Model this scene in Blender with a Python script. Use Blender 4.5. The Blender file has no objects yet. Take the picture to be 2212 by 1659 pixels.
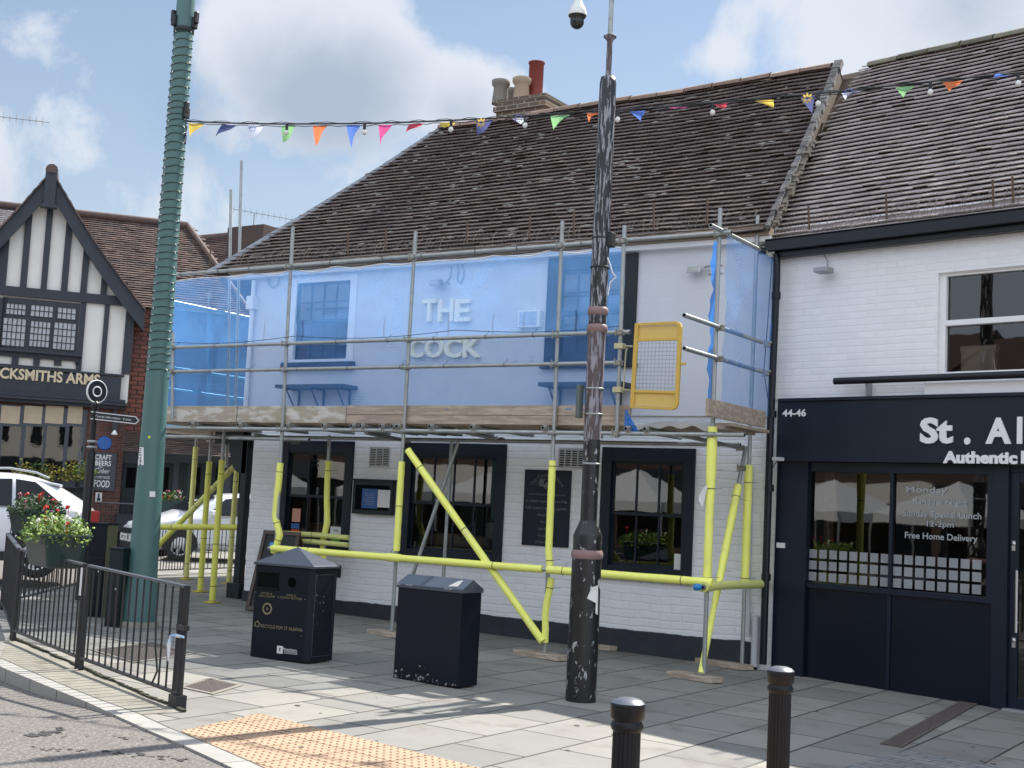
import bpy, bmesh, math, random
from mathutils import Vector, Matrix, noise
random.seed(7)
C = bpy.context.scene.collection
PI = math.pi; R = math.radians

# ------------------------------------------------------------------ camera
SC = bpy.context.scene
FPX, IW, IH = 2861.0, 2212.0, 1659.0
_a, _p, _r = R(32.87), R(5.431), R(2.89)
FW = Vector((-math.sin(_a)*math.cos(_p), math.cos(_a)*math.cos(_p), math.sin(_p)))
_rt = Vector((math.cos(_a), math.sin(_a), 0)); _up = _rt.cross(FW)
RT = _rt*math.cos(_r) + _up*math.sin(_r); UP = _up*math.cos(_r) - _rt*math.sin(_r)
CAM = Vector((0, 0, 1.7))
cd = bpy.data.cameras.new('camera'); co = bpy.data.objects.new('camera', cd); C.objects.link(co)
cd.sensor_width = 36; cd.lens = FPX/IW*36; cd.clip_end = 2000; cd.clip_start = .05
m = Matrix((RT, UP, -FW)).transposed().to_4x4(); m.translation = CAM; co.matrix_world = m
SC.camera = co

# ------------------------------------------------------------------ light
SUN_AZ, SUN_EL = R(10), R(48)
SUN = Vector((math.sin(SUN_AZ)*math.cos(SUN_EL), math.cos(SUN_AZ)*math.cos(SUN_EL), math.sin(SUN_EL)))
ld = bpy.data.lights.new('sun', 'SUN'); ld.energy = 5.0; ld.angle = R(.53); ld.color = (1, .95, .87)
lo = bpy.data.objects.new('sun', ld); C.objects.link(lo); lo.rotation_euler = SUN.to_track_quat('Z', 'Y').to_euler()
SC.view_settings.view_transform = 'Standard'; SC.view_settings.look = 'None'
SC.view_settings.exposure = 0.9; SC.view_settings.gamma = 1
SKY_STRENGTH = .07

def ray(x, y): return FW + RT*((x-IW/2)/FPX) - UP*((y-IH/2)/FPX)
def gz(x): return .018*(-5.9 - max(-40, min(20, x)))
def F(px, py, Y=14.75):                     # point where the pixel's ray meets the plane y = Y
    v = ray(px, py); return CAM + v*(Y/v.y)
def FX(px, py, X):
    v = ray(px, py); return CAM + v*(X/v.x)
def G(px, py, dz=0):                        # point on the pavement
    v = ray(px, py); t = (.018*-5.9 + dz - 1.7)/(v.z + .018*v.x); return CAM + v*t
def PL(px, py, o, n):                       # point on any plane
    v = ray(px, py); return CAM + v*((o-CAM).dot(n)/v.dot(n))
def proj(p):
    d = p-CAM; w = d.dot(FW); return IW/2+FPX*d.dot(RT)/w, IH/2-FPX*d.dot(UP)/w, w
def ZA(p, y):                               # height above p at which the image row is y
    lo_, hi_ = -3.0, 40.0
    for _ in range(50):
        m_ = (lo_+hi_)/2
        if proj(Vector((p[0], p[1], m_)))[1] > y: lo_ = m_
        else: hi_ = m_
    return m_

# ------------------------------------------------------------------ world: sky with clouds
w = bpy.data.worlds.new('World'); SC.world = w; w.use_nodes = True
nt = w.node_tree; nt.nodes.clear()
def N(t, **k):
    n = nt.nodes.new(t)
    for a, b in k.items(): setattr(n, a, b)
    return n
def math_(op, a, b=None, c=None, clamp=False):
    n = N('ShaderNodeMath', operation=op, use_clamp=clamp)
    for i, v in enumerate((a, b, c)):
        if v is None: continue
        if isinstance(v, (int, float)): n.inputs[i].default_value = v
        else: nt.links.new(v, n.inputs[i])
    return n.outputs[0]
out = N('ShaderNodeOutputWorld'); bg = N('ShaderNodeBackground'); nt.links.new(bg.outputs[0], out.inputs[0])
sky = N('ShaderNodeTexSky', sky_type='NISHITA', sun_disc=False, sun_elevation=SUN_EL, sun_rotation=SUN_AZ, air_density=1.3, dust_density=.6, ozone_density=1.5)
tc = N('ShaderNodeTexCoord')
nz = N('ShaderNodeTexNoise'); nz.inputs['Scale'].default_value = 9; nz.inputs['Detail'].default_value = 10; nz.inputs['Roughness'].default_value = .6; nz.inputs['Distortion'].default_value = .25
nt.links.new(tc.outputs['Generated'], nz.inputs['Vector'])
nz2 = N('ShaderNodeTexNoise'); nz2.inputs['Scale'].default_value = 3.2; nz2.inputs['Detail'].default_value = 5; nz2.inputs['Roughness'].default_value = .5
nt.links.new(tc.outputs['Generated'], nz2.inputs['Vector'])
def blob(px, py, r, wt=1.0, asp=1.0):
    d = ray(px, py).normalized(); s = N('ShaderNodeVectorMath', operation='SUBTRACT')
    nt.links.new(tc.outputs['Generated'], s.inputs[0]); s.inputs[1].default_value = d
    if asp != 1:
        s2 = N('ShaderNodeVectorMath', operation='MULTIPLY'); nt.links.new(s.outputs[0], s2.inputs[0]); s2.inputs[1].default_value = (1, 1, asp); s = s2
    l = N('ShaderNodeVectorMath', operation='LENGTH'); nt.links.new(s.outputs[0], l.inputs[0])
    return math_('MULTIPLY', math_('SUBTRACT', 1, math_('DIVIDE', l.outputs['Value'], r/FPX)), wt)
def mx(l):
    r = l[0]
    for q in l[1:]: r = math_('SMOOTH_MAX', r, q, .12)
    return r
blobs = mx([blob(560,110,190,.9), blob(735,70,215,1), blob(640,235,260,.9,1.5), blob(175,330,140,.6), blob(20,330,110,.3), blob(1020,215,190,.9,1.6),
            blob(300,480,330,.62,1.6), blob(800,400,260,.6,1.5), blob(1950,60,430,.85,1.7), blob(2250,-60,420,1.1), blob(60,50,110,.35,1.6), blob(1560,120,190,.45,2.2), blob(-50,420,240,.5), blob(520,30,150,.5)])
dens = math_('ADD', math_('ADD', blobs, math_('MULTIPLY', math_('SUBTRACT', nz.outputs[0], .5), 1.9)), math_('MULTIPLY', math_('SUBTRACT', nz2.outputs[0], .5), .6))
mr = N('ShaderNodeMapRange', interpolation_type='SMOOTHSTEP'); nt.links.new(dens, mr.inputs[0])
mr.inputs[1].default_value = .0; mr.inputs[2].default_value = .46
# thin veil all over, thicker at the horizon
sep = N('ShaderNodeSeparateXYZ'); nt.links.new(tc.outputs['Generated'], sep.inputs[0])
veil = math_('MULTIPLY', math_('SUBTRACT', 1, math_('DIVIDE', sep.outputs['Z'], .42), clamp=True), .42)
veil = math_('ADD', veil, math_('MULTIPLY', nz2.outputs[0], .22))
mask = math_('MAXIMUM', mr.outputs[0], veil)
# cloud undersides
dark = mx([blob(690,215,260,1,1.3), blob(980,240,120,.4,1.5), blob(2080,10,230,.5,1.4), blob(420,240,160,.5), blob(60,480,160,.3)])
dk = N('ShaderNodeMapRange', interpolation_type='SMOOTHSTEP')
nt.links.new(math_('ADD', dark, math_('MULTIPLY', math_('SUBTRACT', nz.outputs[0], .5), .9)), dk.inputs[0]); dk.inputs[1].default_value = -.05; dk.inputs[2].default_value = .75
cc = N('ShaderNodeMixRGB'); nt.links.new(dk.outputs[0], cc.inputs[0])
cc.inputs[1].default_value = (5.9, 6.3, 7.0, 1); cc.inputs[2].default_value = (3.5, 4.1, 5.1, 1)
tint = N('ShaderNodeMixRGB', blend_type='MULTIPLY'); tint.inputs[0].default_value = 1; nt.links.new(sky.outputs[0], tint.inputs[1]); tint.inputs[2].default_value = (.80, .84, .90, 1)
mixc = N('ShaderNodeMixRGB'); nt.links.new(mask, mixc.inputs[0]); nt.links.new(tint.outputs[0], mixc.inputs[1]); nt.links.new(cc.outputs[0], mixc.inputs[2])
# unseen cloud bank added behind the viewer, opposite the sun, to lift shaded fronts
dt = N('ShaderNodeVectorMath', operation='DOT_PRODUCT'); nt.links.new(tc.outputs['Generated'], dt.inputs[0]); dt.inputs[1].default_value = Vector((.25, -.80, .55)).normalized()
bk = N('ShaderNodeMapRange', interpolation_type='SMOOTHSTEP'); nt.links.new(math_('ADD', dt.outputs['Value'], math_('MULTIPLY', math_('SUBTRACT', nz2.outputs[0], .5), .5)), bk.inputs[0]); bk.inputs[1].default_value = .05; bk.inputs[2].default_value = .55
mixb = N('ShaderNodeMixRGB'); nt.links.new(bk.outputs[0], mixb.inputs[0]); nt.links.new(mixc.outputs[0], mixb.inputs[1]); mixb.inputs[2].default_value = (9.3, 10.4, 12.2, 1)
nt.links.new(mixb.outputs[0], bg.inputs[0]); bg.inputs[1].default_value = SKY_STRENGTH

# ------------------------------------------------------------------ materials
MT = {}
def M(name, col, rough=.6, metal=0, var=0, scale=8, bump=0, bscale=None, stretch=None, col2=None, thr=(.4, .6), spec=.5, detail=5, rnd=0):
    """procedural material: base colour, optional second colour blotches (col2), brightness variation (var) and bump"""
    if name in MT: return MT[name]
    m = bpy.data.materials.new(name); m.use_nodes = True; t = m.node_tree; b = t.nodes['Principled BSDF']
    b.inputs['Base Color'].default_value = (*col, 1); b.inputs['Roughness'].default_value = rough; b.inputs['Metallic'].default_value = metal
    b.inputs['Specular IOR Level'].default_value = spec
    L = t.links; c = t.nodes.new('ShaderNodeTexCoord'); mp = t.nodes.new('ShaderNodeMapping'); L.new(c.outputs['Object'], mp.inputs[0])
    if stretch: mp.inputs['Scale'].default_value = stretch
    src = None
    if col2 is not None:
        n = t.nodes.new('ShaderNodeTexNoise'); n.inputs['Scale'].default_value = scale; n.inputs['Detail'].default_value = detail; n.inputs['Roughness'].default_value = .65; L.new(mp.outputs[0], n.inputs['Vector'])
        rp = t.nodes.new('ShaderNodeMapRange'); rp.interpolation_type = 'SMOOTHSTEP'; L.new(n.outputs[0], rp.inputs[0]); rp.inputs[1].default_value = thr[0]; rp.inputs[2].default_value = thr[1]
        x = t.nodes.new('ShaderNodeMixRGB'); L.new(rp.outputs[0], x.inputs[0]); x.inputs[1].default_value = (*col, 1); x.inputs[2].default_value = (*col2, 1); src = x.outputs[0]
    if rnd:
        at = t.nodes.new('ShaderNodeAttribute'); at.attribute_name = 'rnd'
        q = t.nodes.new('ShaderNodeMath'); q.operation = 'MULTIPLY_ADD'; L.new(at.outputs['Fac'], q.inputs[0]); q.inputs[1].default_value = 2*rnd; q.inputs[2].default_value = 1-rnd
        x = t.nodes.new('ShaderNodeMixRGB'); x.blend_type = 'MULTIPLY'; x.inputs[0].default_value = 1
        if src: L.new(src, x.inputs[1])
        else: x.inputs[1].default_value = (*col, 1)
        L.new(q.outputs[0], x.inputs[2]); src = x.outputs[0]
    if var:
        n = t.nodes.new('ShaderNodeTexNoise'); n.inputs['Scale'].default_value = scale*.7; n.inputs['Detail'].default_value = 6; L.new(mp.outputs[0], n.inputs['Vector'])
        q = t.nodes.new('ShaderNodeMath'); q.operation = 'MULTIPLY_ADD'; L.new(n.outputs[0], q.inputs[0]); q.inputs[1].default_value = 2*var; q.inputs[2].default_value = 1-var
        x = t.nodes.new('ShaderNodeMixRGB'); x.blend_type = 'MULTIPLY'; x.inputs[0].default_value = 1
        if src: L.new(src, x.inputs[1])
        else: x.inputs[1].default_value = (*col, 1)
        L.new(q.outputs[0], x.inputs[2]); src = x.outputs[0]
    if src: L.new(src, b.inputs['Base Color'])
    if bump:
        n = t.nodes.new('ShaderNodeTexNoise'); n.inputs['Scale'].default_value = bscale or scale*3; n.inputs['Detail'].default_value = 4; L.new(mp.outputs[0], n.inputs['Vector'])
        bp = t.nodes.new('ShaderNodeBump'); bp.inputs['Strength'].default_value = bump; bp.inputs['Distance'].default_value = .01; L.new(n.outputs[0], bp.inputs['Height']); L.new(bp.outputs[0], b.inputs['Normal'])
    MT[name] = m; return m
def brickmat(name, c1, c2, mortar, bw, rh, ms, axes=('X', 'Z'), rough=.8, bump=.4, dist=.01, var=.25, vscale=3, ang=0, noisew=0, offset=.5, stain=None, smooth=.1):
    """brick or slab pattern in world-sized units over the given axes"""
    m = bpy.data.materials.new(name); m.use_nodes = True; t = m.node_tree; b = t.nodes['Principled BSDF']; L = t.links
    b.inputs['Roughness'].default_value = rough
    c = t.nodes.new('ShaderNodeTexCoord'); vr = t.nodes.new('ShaderNodeVectorRotate'); vr.rotation_type = 'Z_AXIS'; L.new(c.outputs['Object'], vr.inputs['Vector']); vr.inputs['Angle'].default_value = ang
    src = vr.outputs[0]
    if noisew:
        n0 = t.nodes.new('ShaderNodeTexNoise'); n0.inputs['Scale'].default_value = 2.5; n0.inputs['Detail'].default_value = 3; L.new(c.outputs['Object'], n0.inputs['Vector'])
        a = t.nodes.new('ShaderNodeVectorMath'); a.operation = 'MULTIPLY_ADD'; L.new(n0.outputs['Color'], a.inputs[0]); a.inputs[1].default_value = (noisew,)*3; L.new(src, a.inputs[2]); src = a.outputs[0]
    s = t.nodes.new('ShaderNodeSeparateXYZ'); L.new(src, s.inputs[0]); k = t.nodes.new('ShaderNodeCombineXYZ')
    L.new(s.outputs[axes[0]], k.inputs[0]); L.new(s.outputs[axes[1]], k.inputs[1])
    br = t.nodes.new('ShaderNodeTexBrick'); L.new(k.outputs[0], br.inputs['Vector']); br.offset = offset
    br.inputs['Color1'].default_value = (*c1, 1); br.inputs['Color2'].default_value = (*c2, 1); br.inputs['Mortar'].default_value = (*mortar, 1)
    br.inputs['Scale'].default_value = 1; br.inputs['Mortar Size'].default_value = ms; br.inputs['Mortar Smooth'].default_value = smooth; br.inputs['Brick Width'].default_value = bw; br.inputs['Row Height'].default_value = rh; br.inputs['Bias'].default_value = 0
    n = t.nodes.new('ShaderNodeTexNoise'); n.inputs['Scale'].default_value = vscale; n.inputs['Detail'].default_value = 8; n.inputs['Roughness'].default_value = .62; L.new(c.outputs['Object'], n.inputs['Vector'])
    q = t.nodes.new('ShaderNodeMath'); q.operation = 'MULTIPLY_ADD'; L.new(n.outputs[0], q.inputs[0]); q.inputs[1].default_value = 2*var; q.inputs[2].default_value = 1-var
    x = t.nodes.new('ShaderNodeMixRGB'); x.blend_type = 'MULTIPLY'; x.inputs[0].default_value = 1; L.new(br.outputs['Color'], x.inputs[1]); L.new(q.outputs[0], x.inputs[2])
    res = x.outputs[0]
    if stain:
        n2 = t.nodes.new('ShaderNodeTexNoise'); n2.inputs['Scale'].default_value = stain[1]; n2.inputs['Detail'].default_value = 9; n2.inputs['Roughness'].default_value = .7; L.new(c.outputs['Object'], n2.inputs['Vector'])
        rp = t.nodes.new('ShaderNodeMapRange'); rp.interpolation_type = 'SMOOTHSTEP'; L.new(n2.outputs[0], rp.inputs[0]); rp.inputs[1].default_value = stain[2]; rp.inputs[2].default_value = stain[3]
        y = t.nodes.new('ShaderNodeMixRGB'); L.new(rp.outputs[0], y.inputs[0]); L.new(res, y.inputs[1]); y.inputs[2].default_value = (*stain[0], 1); res = y.outputs[0]
    L.new(res, b.inputs['Base Color'])
    if bump:
        ad = t.nodes.new('ShaderNodeMath'); ad.operation = 'MULTIPLY_ADD'; L.new(br.outputs['Fac'], ad.inputs[0]); ad.inputs[1].default_value = -1; L.new(n.outputs[0], ad.inputs[2])
        bp = t.nodes.new('ShaderNodeBump'); bp.inputs['Strength'].default_value = bump; bp.inputs['Distance'].default_value = dist; L.new(ad.outputs[0], bp.inputs['Height']); L.new(bp.outputs[0], b.inputs['Normal'])
    MT[name] = m; return m
def glassmat(name, tint=.8, rough=.015, refl=1.0):
    m = bpy.data.materials.new(name); m.use_nodes = True; t = m.node_tree; t.nodes.clear(); L = t.links
    o = t.nodes.new('ShaderNodeOutputMaterial'); tr = t.nodes.new('ShaderNodeBsdfTransparent'); tr.inputs[0].default_value = (tint, tint*1.01, tint, 1)
    gl = t.nodes.new('ShaderNodeBsdfGlossy'); gl.inputs['Roughness'].default_value = rough; gl.inputs[0].default_value = (refl, refl, refl, 1)
    fr = t.nodes.new('ShaderNodeFresnel'); fr.inputs[0].default_value = 1.7
    c = t.nodes.new('ShaderNodeTexCoord'); n = t.nodes.new('ShaderNodeTexNoise'); n.inputs['Scale'].default_value = 1.6; L.new(c.outputs['Object'], n.inputs['Vector'])
    bp = t.nodes.new('ShaderNodeBump'); bp.inputs['Strength'].default_value = .05; bp.inputs['Distance'].default_value = .02; L.new(n.outputs[0], bp.inputs['Height']); L.new(bp.outputs[0], gl.inputs['Normal'])
    mx_ = t.nodes.new('ShaderNodeMixShader'); L.new(fr.outputs[0], mx_.inputs[0]); L.new(tr.outputs[0], mx_.inputs[1]); L.new(gl.outputs[0], mx_.inputs[2]); L.new(mx_.outputs[0], o.inputs[0])
    MT[name] = m; return m

# ------------------------------------------------------------------ mesh builder
WLOC = {}
def V(*a): return Vector(a)
class B:
    def __init__(s): s.v = []; s.f = []; s.sm = []; s.rn = []; s.use = False
    def add(s, vs, fs, smooth=False, rnd=None):
        o = len(s.v); s.v += [Vector(q) for q in vs]
        for f in fs: s.f.append([i+o for i in f]); s.sm.append(smooth); s.rn.append(.5 if rnd is None else rnd)
        if rnd is not None: s.use = True
        return s
    def box(s, x0, x1, y0, y1, z0, z1, **k):
        return s.add([(x0,y0,z0),(x1,y0,z0),(x1,y1,z0),(x0,y1,z0),(x0,y0,z1),(x1,y0,z1),(x1,y1,z1),(x0,y1,z1)], BOXF, **k)
    def ob(s, o, u, v, w_, **k):             # box from a corner and three edge vectors
        o, u, v, w_ = map(Vector, (o, u, v, w_))
        if u.cross(v).dot(w_) < 0: o = o+w_; w_ = -w_
        return s.add([o, o+u, o+u+v, o+v, o+w_, o+u+w_, o+u+v+w_, o+v+w_], BOXF, **k)
    def bar(s, p, q, wd, th, up=(0, 0, 1), **k):   # bar centred on p-q
        p, q = Vector(p), Vector(q); d = (q-p).normalized(); sd = d.cross(Vector(up))
        if sd.length < 1e-4: sd = d.cross(Vector((0, 1, 0)))
        sd.normalize(); u = sd.cross(d)
        return s.ob(p - sd*wd/2 - u*th/2, q-p, sd*wd, u*th, **k)
    def tube(s, p, q, r, r2=None, n=10, cap=True, hollow=False):
        p, q = Vector(p), Vector(q); r2 = r if r2 is None else r2; d = (q-p).normalized(); a = d.orthogonal().normalized(); b = d.cross(a)
        vs = []; 
        for c, rr in ((p, r), (q, r2)):
            for i in range(n):
                t = 2*PI*i/n; vs.append(c + a*math.cos(t)*rr + b*math.sin(t)*rr)
        s.add(vs, [(i, (i+1) % n, n+(i+1) % n, n+i) for i in range(n)], True)
        if cap: s.add(vs, [tuple(range(n))[::-1], tuple(range(n, 2*n))])
        return s
    def path(s, pts, r, n=6, cap=True):
        pts = [Vector(p) for p in pts]; rr = r if isinstance(r, (list, tuple)) else [r]*len(pts); vs = []; pa = None
        for i, p in enumerate(pts):
            d = (pts[min(i+1, len(pts)-1)] - pts[max(i-1, 0)]).normalized()
            if pa is None: a = d.orthogonal().normalized()
            else: a = (pa - d*pa.dot(d)).normalized()
            pa = a; b = d.cross(a)
            for k in range(n): t = 2*PI*k/n; vs.append(p + (a*math.cos(t)+b*math.sin(t))*rr[i])
        fs = [(i*n+k, i*n+(k+1) % n, (i+1)*n+(k+1) % n, (i+1)*n+k) for i in range(len(pts)-1) for k in range(n)]
        s.add(vs, fs, True)
        if cap: s.add(vs, [tuple(range(n))[::-1], tuple(range(len(vs)-n, len(vs)))])
        return s
    def lathe(s, prof, c, n=24, ax=(0, 0, 1), smooth=True, cap=True):       # prof: (radius, height)
        c = Vector(c); ax = Vector(ax).normalized(); a = ax.orthogonal().normalized(); b = ax.cross(a); vs = []
        for r, h in prof:
            for i in range(n): t = 2*PI*i/n; vs.append(c + ax*h + (a*math.cos(t)+b*math.sin(t))*r)
        fs = [(j*n+i, j*n+(i+1) % n, (j+1)*n+(i+1) % n, (j+1)*n+i) for j in range(len(prof)-1) for i in range(n)]
        s.add(vs, fs, smooth)
        if cap: s.add(vs, [tuple(range(n))[::-1], tuple(range(len(vs)-n, len(vs)))])
        return s
    def prism(s, poly, ex, **k):             # polygon extruded by a vector
        poly = [Vector(p) for p in poly]; ex = Vector(ex); n = len(poly)
        nm = Vector((0, 0, 0))
        for i in range(n): nm += poly[i].cross(poly[(i+1) % n])
        if nm.dot(ex) > 0: poly = poly[::-1]
        return s.add(poly + [p+ex for p in poly], [tuple(range(n)), tuple(range(2*n-1, n-1, -1))] + [(i, i+n, (i+1) % n + n, (i+1) % n) for i in range(n)], **k)
    def quad(s, *p, **k): return s.add(p, [tuple(range(len(p)))], **k)
    def build(s, name, mat, parent=None, label=None, kind=None, bevel=0, loc=None):
        me = bpy.data.meshes.new(name); base = WLOC.get(parent.name, Vector()) if parent else Vector(loc or (0, 0, 0))
        me.from_pydata([v-base for v in s.v], [], s.f)
        me.polygons.foreach_set('use_smooth', s.sm)
        if s.use:
            at = me.attributes.new('rnd', 'FLOAT', 'FACE'); at.data.foreach_set('value', s.rn)
        me.materials.append(MT[mat] if isinstance(mat, str) else mat); me.update()
        o = bpy.data.objects.new(name, me); C.objects.link(o)
        if parent: o.parent = parent; WLOC[o.name] = base
        else: o.location = base; WLOC[o.name] = base
        if label: o['label'] = label
        if kind: o['kind'] = kind
        if bevel:
            md = o.modifiers.new('bevel', 'BEVEL'); md.width = bevel; md.segments = 2; md.limit_method = 'ANGLE'; md.angle_limit = R(40)
        return o
BOXF = [(0,3,2,1),(4,5,6,7),(0,1,5,4),(1,2,6,5),(2,3,7,6),(3,0,4,7)]
def thing(name, label, cat, loc=(0, 0, 0), group=None):
    o = bpy.data.objects.new(name, None); C.objects.link(o); o.location = loc; WLOC[o.name] = Vector(loc)
    o['label'] = label; o['category'] = cat
    if group: o['group'] = group
    return o
def tag(o, label, cat, group=None):
    o['label'] = label; o['category'] = cat
    if group: o['group'] = group
    return o
def copy_tree(o, parent=None):
    c = o.copy(); C.objects.link(c)
    if parent: c.parent = parent
    for ch in [q for q in C.objects if q.parent == o]: copy_tree(ch, c)
    return c
_font = None
def text(s, c, u, v, h, mat, parent, name='lettering', wfit=None, ext=.002, bold=0, label=None, align='CENTER', arc=None):
    """lettering with cap height h centred at c, reading along u, upright along v; wfit squeezes it to that width"""
    cu = bpy.data.curves.new('t', 'FONT'); cu.body = s; cu.size = 1; cu.extrude = 0; cu.offset = bold; cu.resolution_u = 3; cu.space_line = 1.1; cu.align_x = 'CENTER' if '\n' in s else 'LEFT'
    ob = bpy.data.objects.new('t', cu); C.objects.link(ob)
    dg = bpy.context.evaluated_depsgraph_get(); me = bpy.data.meshes.new_from_object(ob.evaluated_get(dg)); bpy.data.objects.remove(ob)
    vs = [q.co.copy() for q in me.vertices]; fs = [tuple(p.vertices) for p in me.polygons]; bpy.data.meshes.remove(me)
    if not vs: return None
    x0, x1 = min(q.x for q in vs), max(q.x for q in vs); y0, y1 = min(q.y for q in vs), max(q.y for q in vs)
    sy = h/(.729 if '\n' not in s else (y1-y0)); sx = wfit/(x1-x0) if wfit else sy
    yc = .3645 if '\n' not in s else (y0+y1)/2
    c = Vector(c); u = Vector(u).normalized(); v = Vector(v).normalized(); n = u.cross(v)
    off = (x0+x1)/2 if align == 'CENTER' else x0
    if arc:
        pts = []
        for q in vs:
            a = (q.x-off)*sx/arc; r = arc+(q.y-yc)*sy; pts.append(c + u*math.sin(a)*r + v*(math.cos(a)*r-arc))
    else: pts = [c + u*(q.x-off)*sx + v*(q.y-yc)*sy for q in vs]
    b = B(); k = len(pts)
    if ext < .004: b.add([p+n*ext for p in pts], fs)
    else:
        b.add([p+n*ext for p in pts], fs)
        ed = {}
        for f in fs:
            for i in range(len(f)):
                e = (f[i], f[(i+1) % len(f)]); ed[e] = 1
        side = [e for e in ed if (e[1], e[0]) not in ed]
        b.add(pts + [p+n*ext for p in pts], [(e[0], e[1], e[1]+k, e[0]+k) for e in side])
    return b.build(name, mat, parent, label=label)
# ================================================================== ground
brickmat('slabs', (.255,.240,.212), (.172,.168,.155), (.035,.032,.028), .9, .62, .012, axes=('Y','X'), rough=.75, bump=.3, dist=.006, var=.2, vscale=2.2, noisew=.004, stain=((.14,.128,.11), 1.6, .50, .72))
brickmat('setts', (.22,.215,.205), (.16,.165,.17), (.09,.085,.08), .21, .105, .008, axes=('X','Y'), rough=.8, bump=.5, var=.2, ang=R(12))
brickmat('blister', (.385,.262,.172), (.34,.23,.15), (.13,.08,.05), .4, .4, .008, axes=('X','Y'), rough=.8, bump=.2, var=.16, vscale=4, ang=R(7.8), offset=0)
M('blister_dot', (.30,.185,.11), .8, var=.2, scale=9)
M('asphalt', (.125,.112,.105), .9, var=.35, scale=45, bump=1.0, bscale=90, col2=(.22,.20,.18), thr=(.45,.62), detail=8)
M('kerbstone', (.30,.29,.265), .75, var=.18, scale=5, bump=.3, bscale=60)
M('kerbside', (.16,.145,.13), .85, var=.25, scale=9)
M('concrete', (.22,.205,.17), .85, var=.3, scale=4, bump=.5, bscale=40, col2=(.14,.13,.105), thr=(.5,.7))
M('patch', (.10,.095,.085), .9, var=.3, scale=20)
M('joint', (.10,.09,.08), .9)
M('moss', (.05,.05,.03), .95, var=.3, scale=30, bump=1)
M('iron', (.10,.08,.072), .7, var=.35, scale=30)
M('crack', (.045,.042,.04), .95, var=.3, scale=30)
M('white_line', (.5,.49,.45), .7, var=.2, scale=20)

def P(l, dz=0): return [G(x, y, dz) for x, y in l]
KO = [(-260,1415),(0,1441),(35,1455),(90,1478),(199,1522),(260,1551),(324,1580),(432,1626),(500,1659)]
KI = [(-230,1398),(0,1422),(40,1439),(82,1458),(191,1503),(252,1526),(305,1544),(375,1578),(440,1603),(570,1659)]
ko = P(KO); ki = P(KI)
def ext(l, d, n):
    v = (l[-1]-l[-2]); v.normalize(); return l + [l[-1]+v*d*(i+1) for i in range(n)]
kd = Vector((.93, -.367, 0)).normalized()
ko = ko + [ko[-1]+kd*t for t in (1.5, 4, 10, 22)]; ki = ki + [ki[-1]+kd*t for t in (1.2, 3.8, 10, 22)]
for l in (ko, ki):
    for p in l: p.z = gz(p.x)
# corner into the side street
side = [Vector((-13.9,9.6,0)), Vector((-14.9,10.7,0)), Vector((-16.2,12.6,0)), Vector((-18.35,15.9,0)), Vector((-20.8,19.0,0)), Vector((-30,30.5,0))]
for p in side: p.z = gz(p.x)
ko = ko[1:]; ki = ki[1:]
kout = [Vector((-12.9,8.75,gz(-12.9)))] + ko
# road sheet
xs = [-300,-120,-60,-40,-30,-25,-20,-16,-13,-11,-10,-9.3,-8.7,-8.2,-7.8,-7,-6,-4,0,6,12,20,60,300]; ys = [-300,-60,-20,0,3,5,6,7,8,9,10,12,14,16,18,20,24,30,60,300]
def drop(x): t = max(0, min(1, (-7.9-x)/1.7)); return .012+.10*t
b = B(); vs = [(x, y, gz(x)-drop(x)) for y in ys for x in xs]; n = len(xs)
b.add(vs, [(j*n+i, j*n+i+1, (j+1)*n+i+1, (j+1)*n+i) for j in range(len(ys)-1) for i in range(n-1)])
b.build('road', 'asphalt', kind='structure')
# pavement: inside the kerb
pav = [Vector((-12.9,8.95,0)), Vector((-13.1,9.0,0))][:1] + ki + [Vector((20,30,0)), Vector((-29.8,30.6,0))] + [p.copy()+Vector((.1,.1,0)) for p in side[::-1][1:]]
for p in pav: p.z = gz(p.x)
b = B(); bm = bmesh.new(); vv = [bm.verts.new(p) for p in pav]; f = bm.faces.new(vv); bmesh.ops.triangulate(bm, faces=[f]); bm.normal_update()
if sum(q.normal.z*q.calc_area() for q in bm.faces) < 0: bmesh.ops.reverse_faces(bm, faces=bm.faces)
me = bpy.data.meshes.new('pavement'); bm.to_mesh(me); bm.free(); me.materials.append(MT['slabs']); o = bpy.data.objects.new('pavement', me); C.objects.link(o); o['kind'] = 'structure'
# kerb: stones with a top and a face, cut by joints
def resample(l, st):
    r = [l[0]]; acc = 0
    for a, c in zip(l, l[1:]):
        L = (c-a).length; t = st-acc
        while t < L: r.append(a.lerp(c, t/L)); t += st
        acc = (acc+L) % st
    return r
def strip(b, inn, out_, h):
    for a, c, d, e in zip(inn, inn[1:], out_, out_[1:]):
        g = (c-a).normalized()*.005
        b.quad(d+V(0,0,h)+g, e+V(0,0,h)-g, c+V(0,0,h)-g, a+V(0,0,h)+g)
        b.quad(d-V(0,0,.16)+g, e-V(0,0,.16)-g, e+V(0,0,h)-g, d+V(0,0,h)+g)
def along(l, k):                            # point at fraction k of a polyline
    L = [(q-p).length for p, q in zip(l, l[1:])]; T = sum(L)*k
    for (p, q), d in zip(zip(l, l[1:]), L):
        if T <= d: return p.lerp(q, T/d)
        T -= d
    return l[-1].copy()
n = 60
def near(p, l):
    best = None
    for a, c in zip(l, l[1:]):
        t = max(0, min(1, (p-a).dot(c-a)/(c-a).length_squared)); q = a.lerp(c, t)
        if best is None or (q-p).length < (best-p).length: best = q
    return best
ro = resample(kout, .6); ri = [near(p, ki) for p in ro]; ri[0] = Vector((-12.85,8.95,gz(-12.85)))
b = B(); strip(b, ri, ro, .004); b.build('kerb', 'kerbstone', kind='structure')
b = B()
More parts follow.
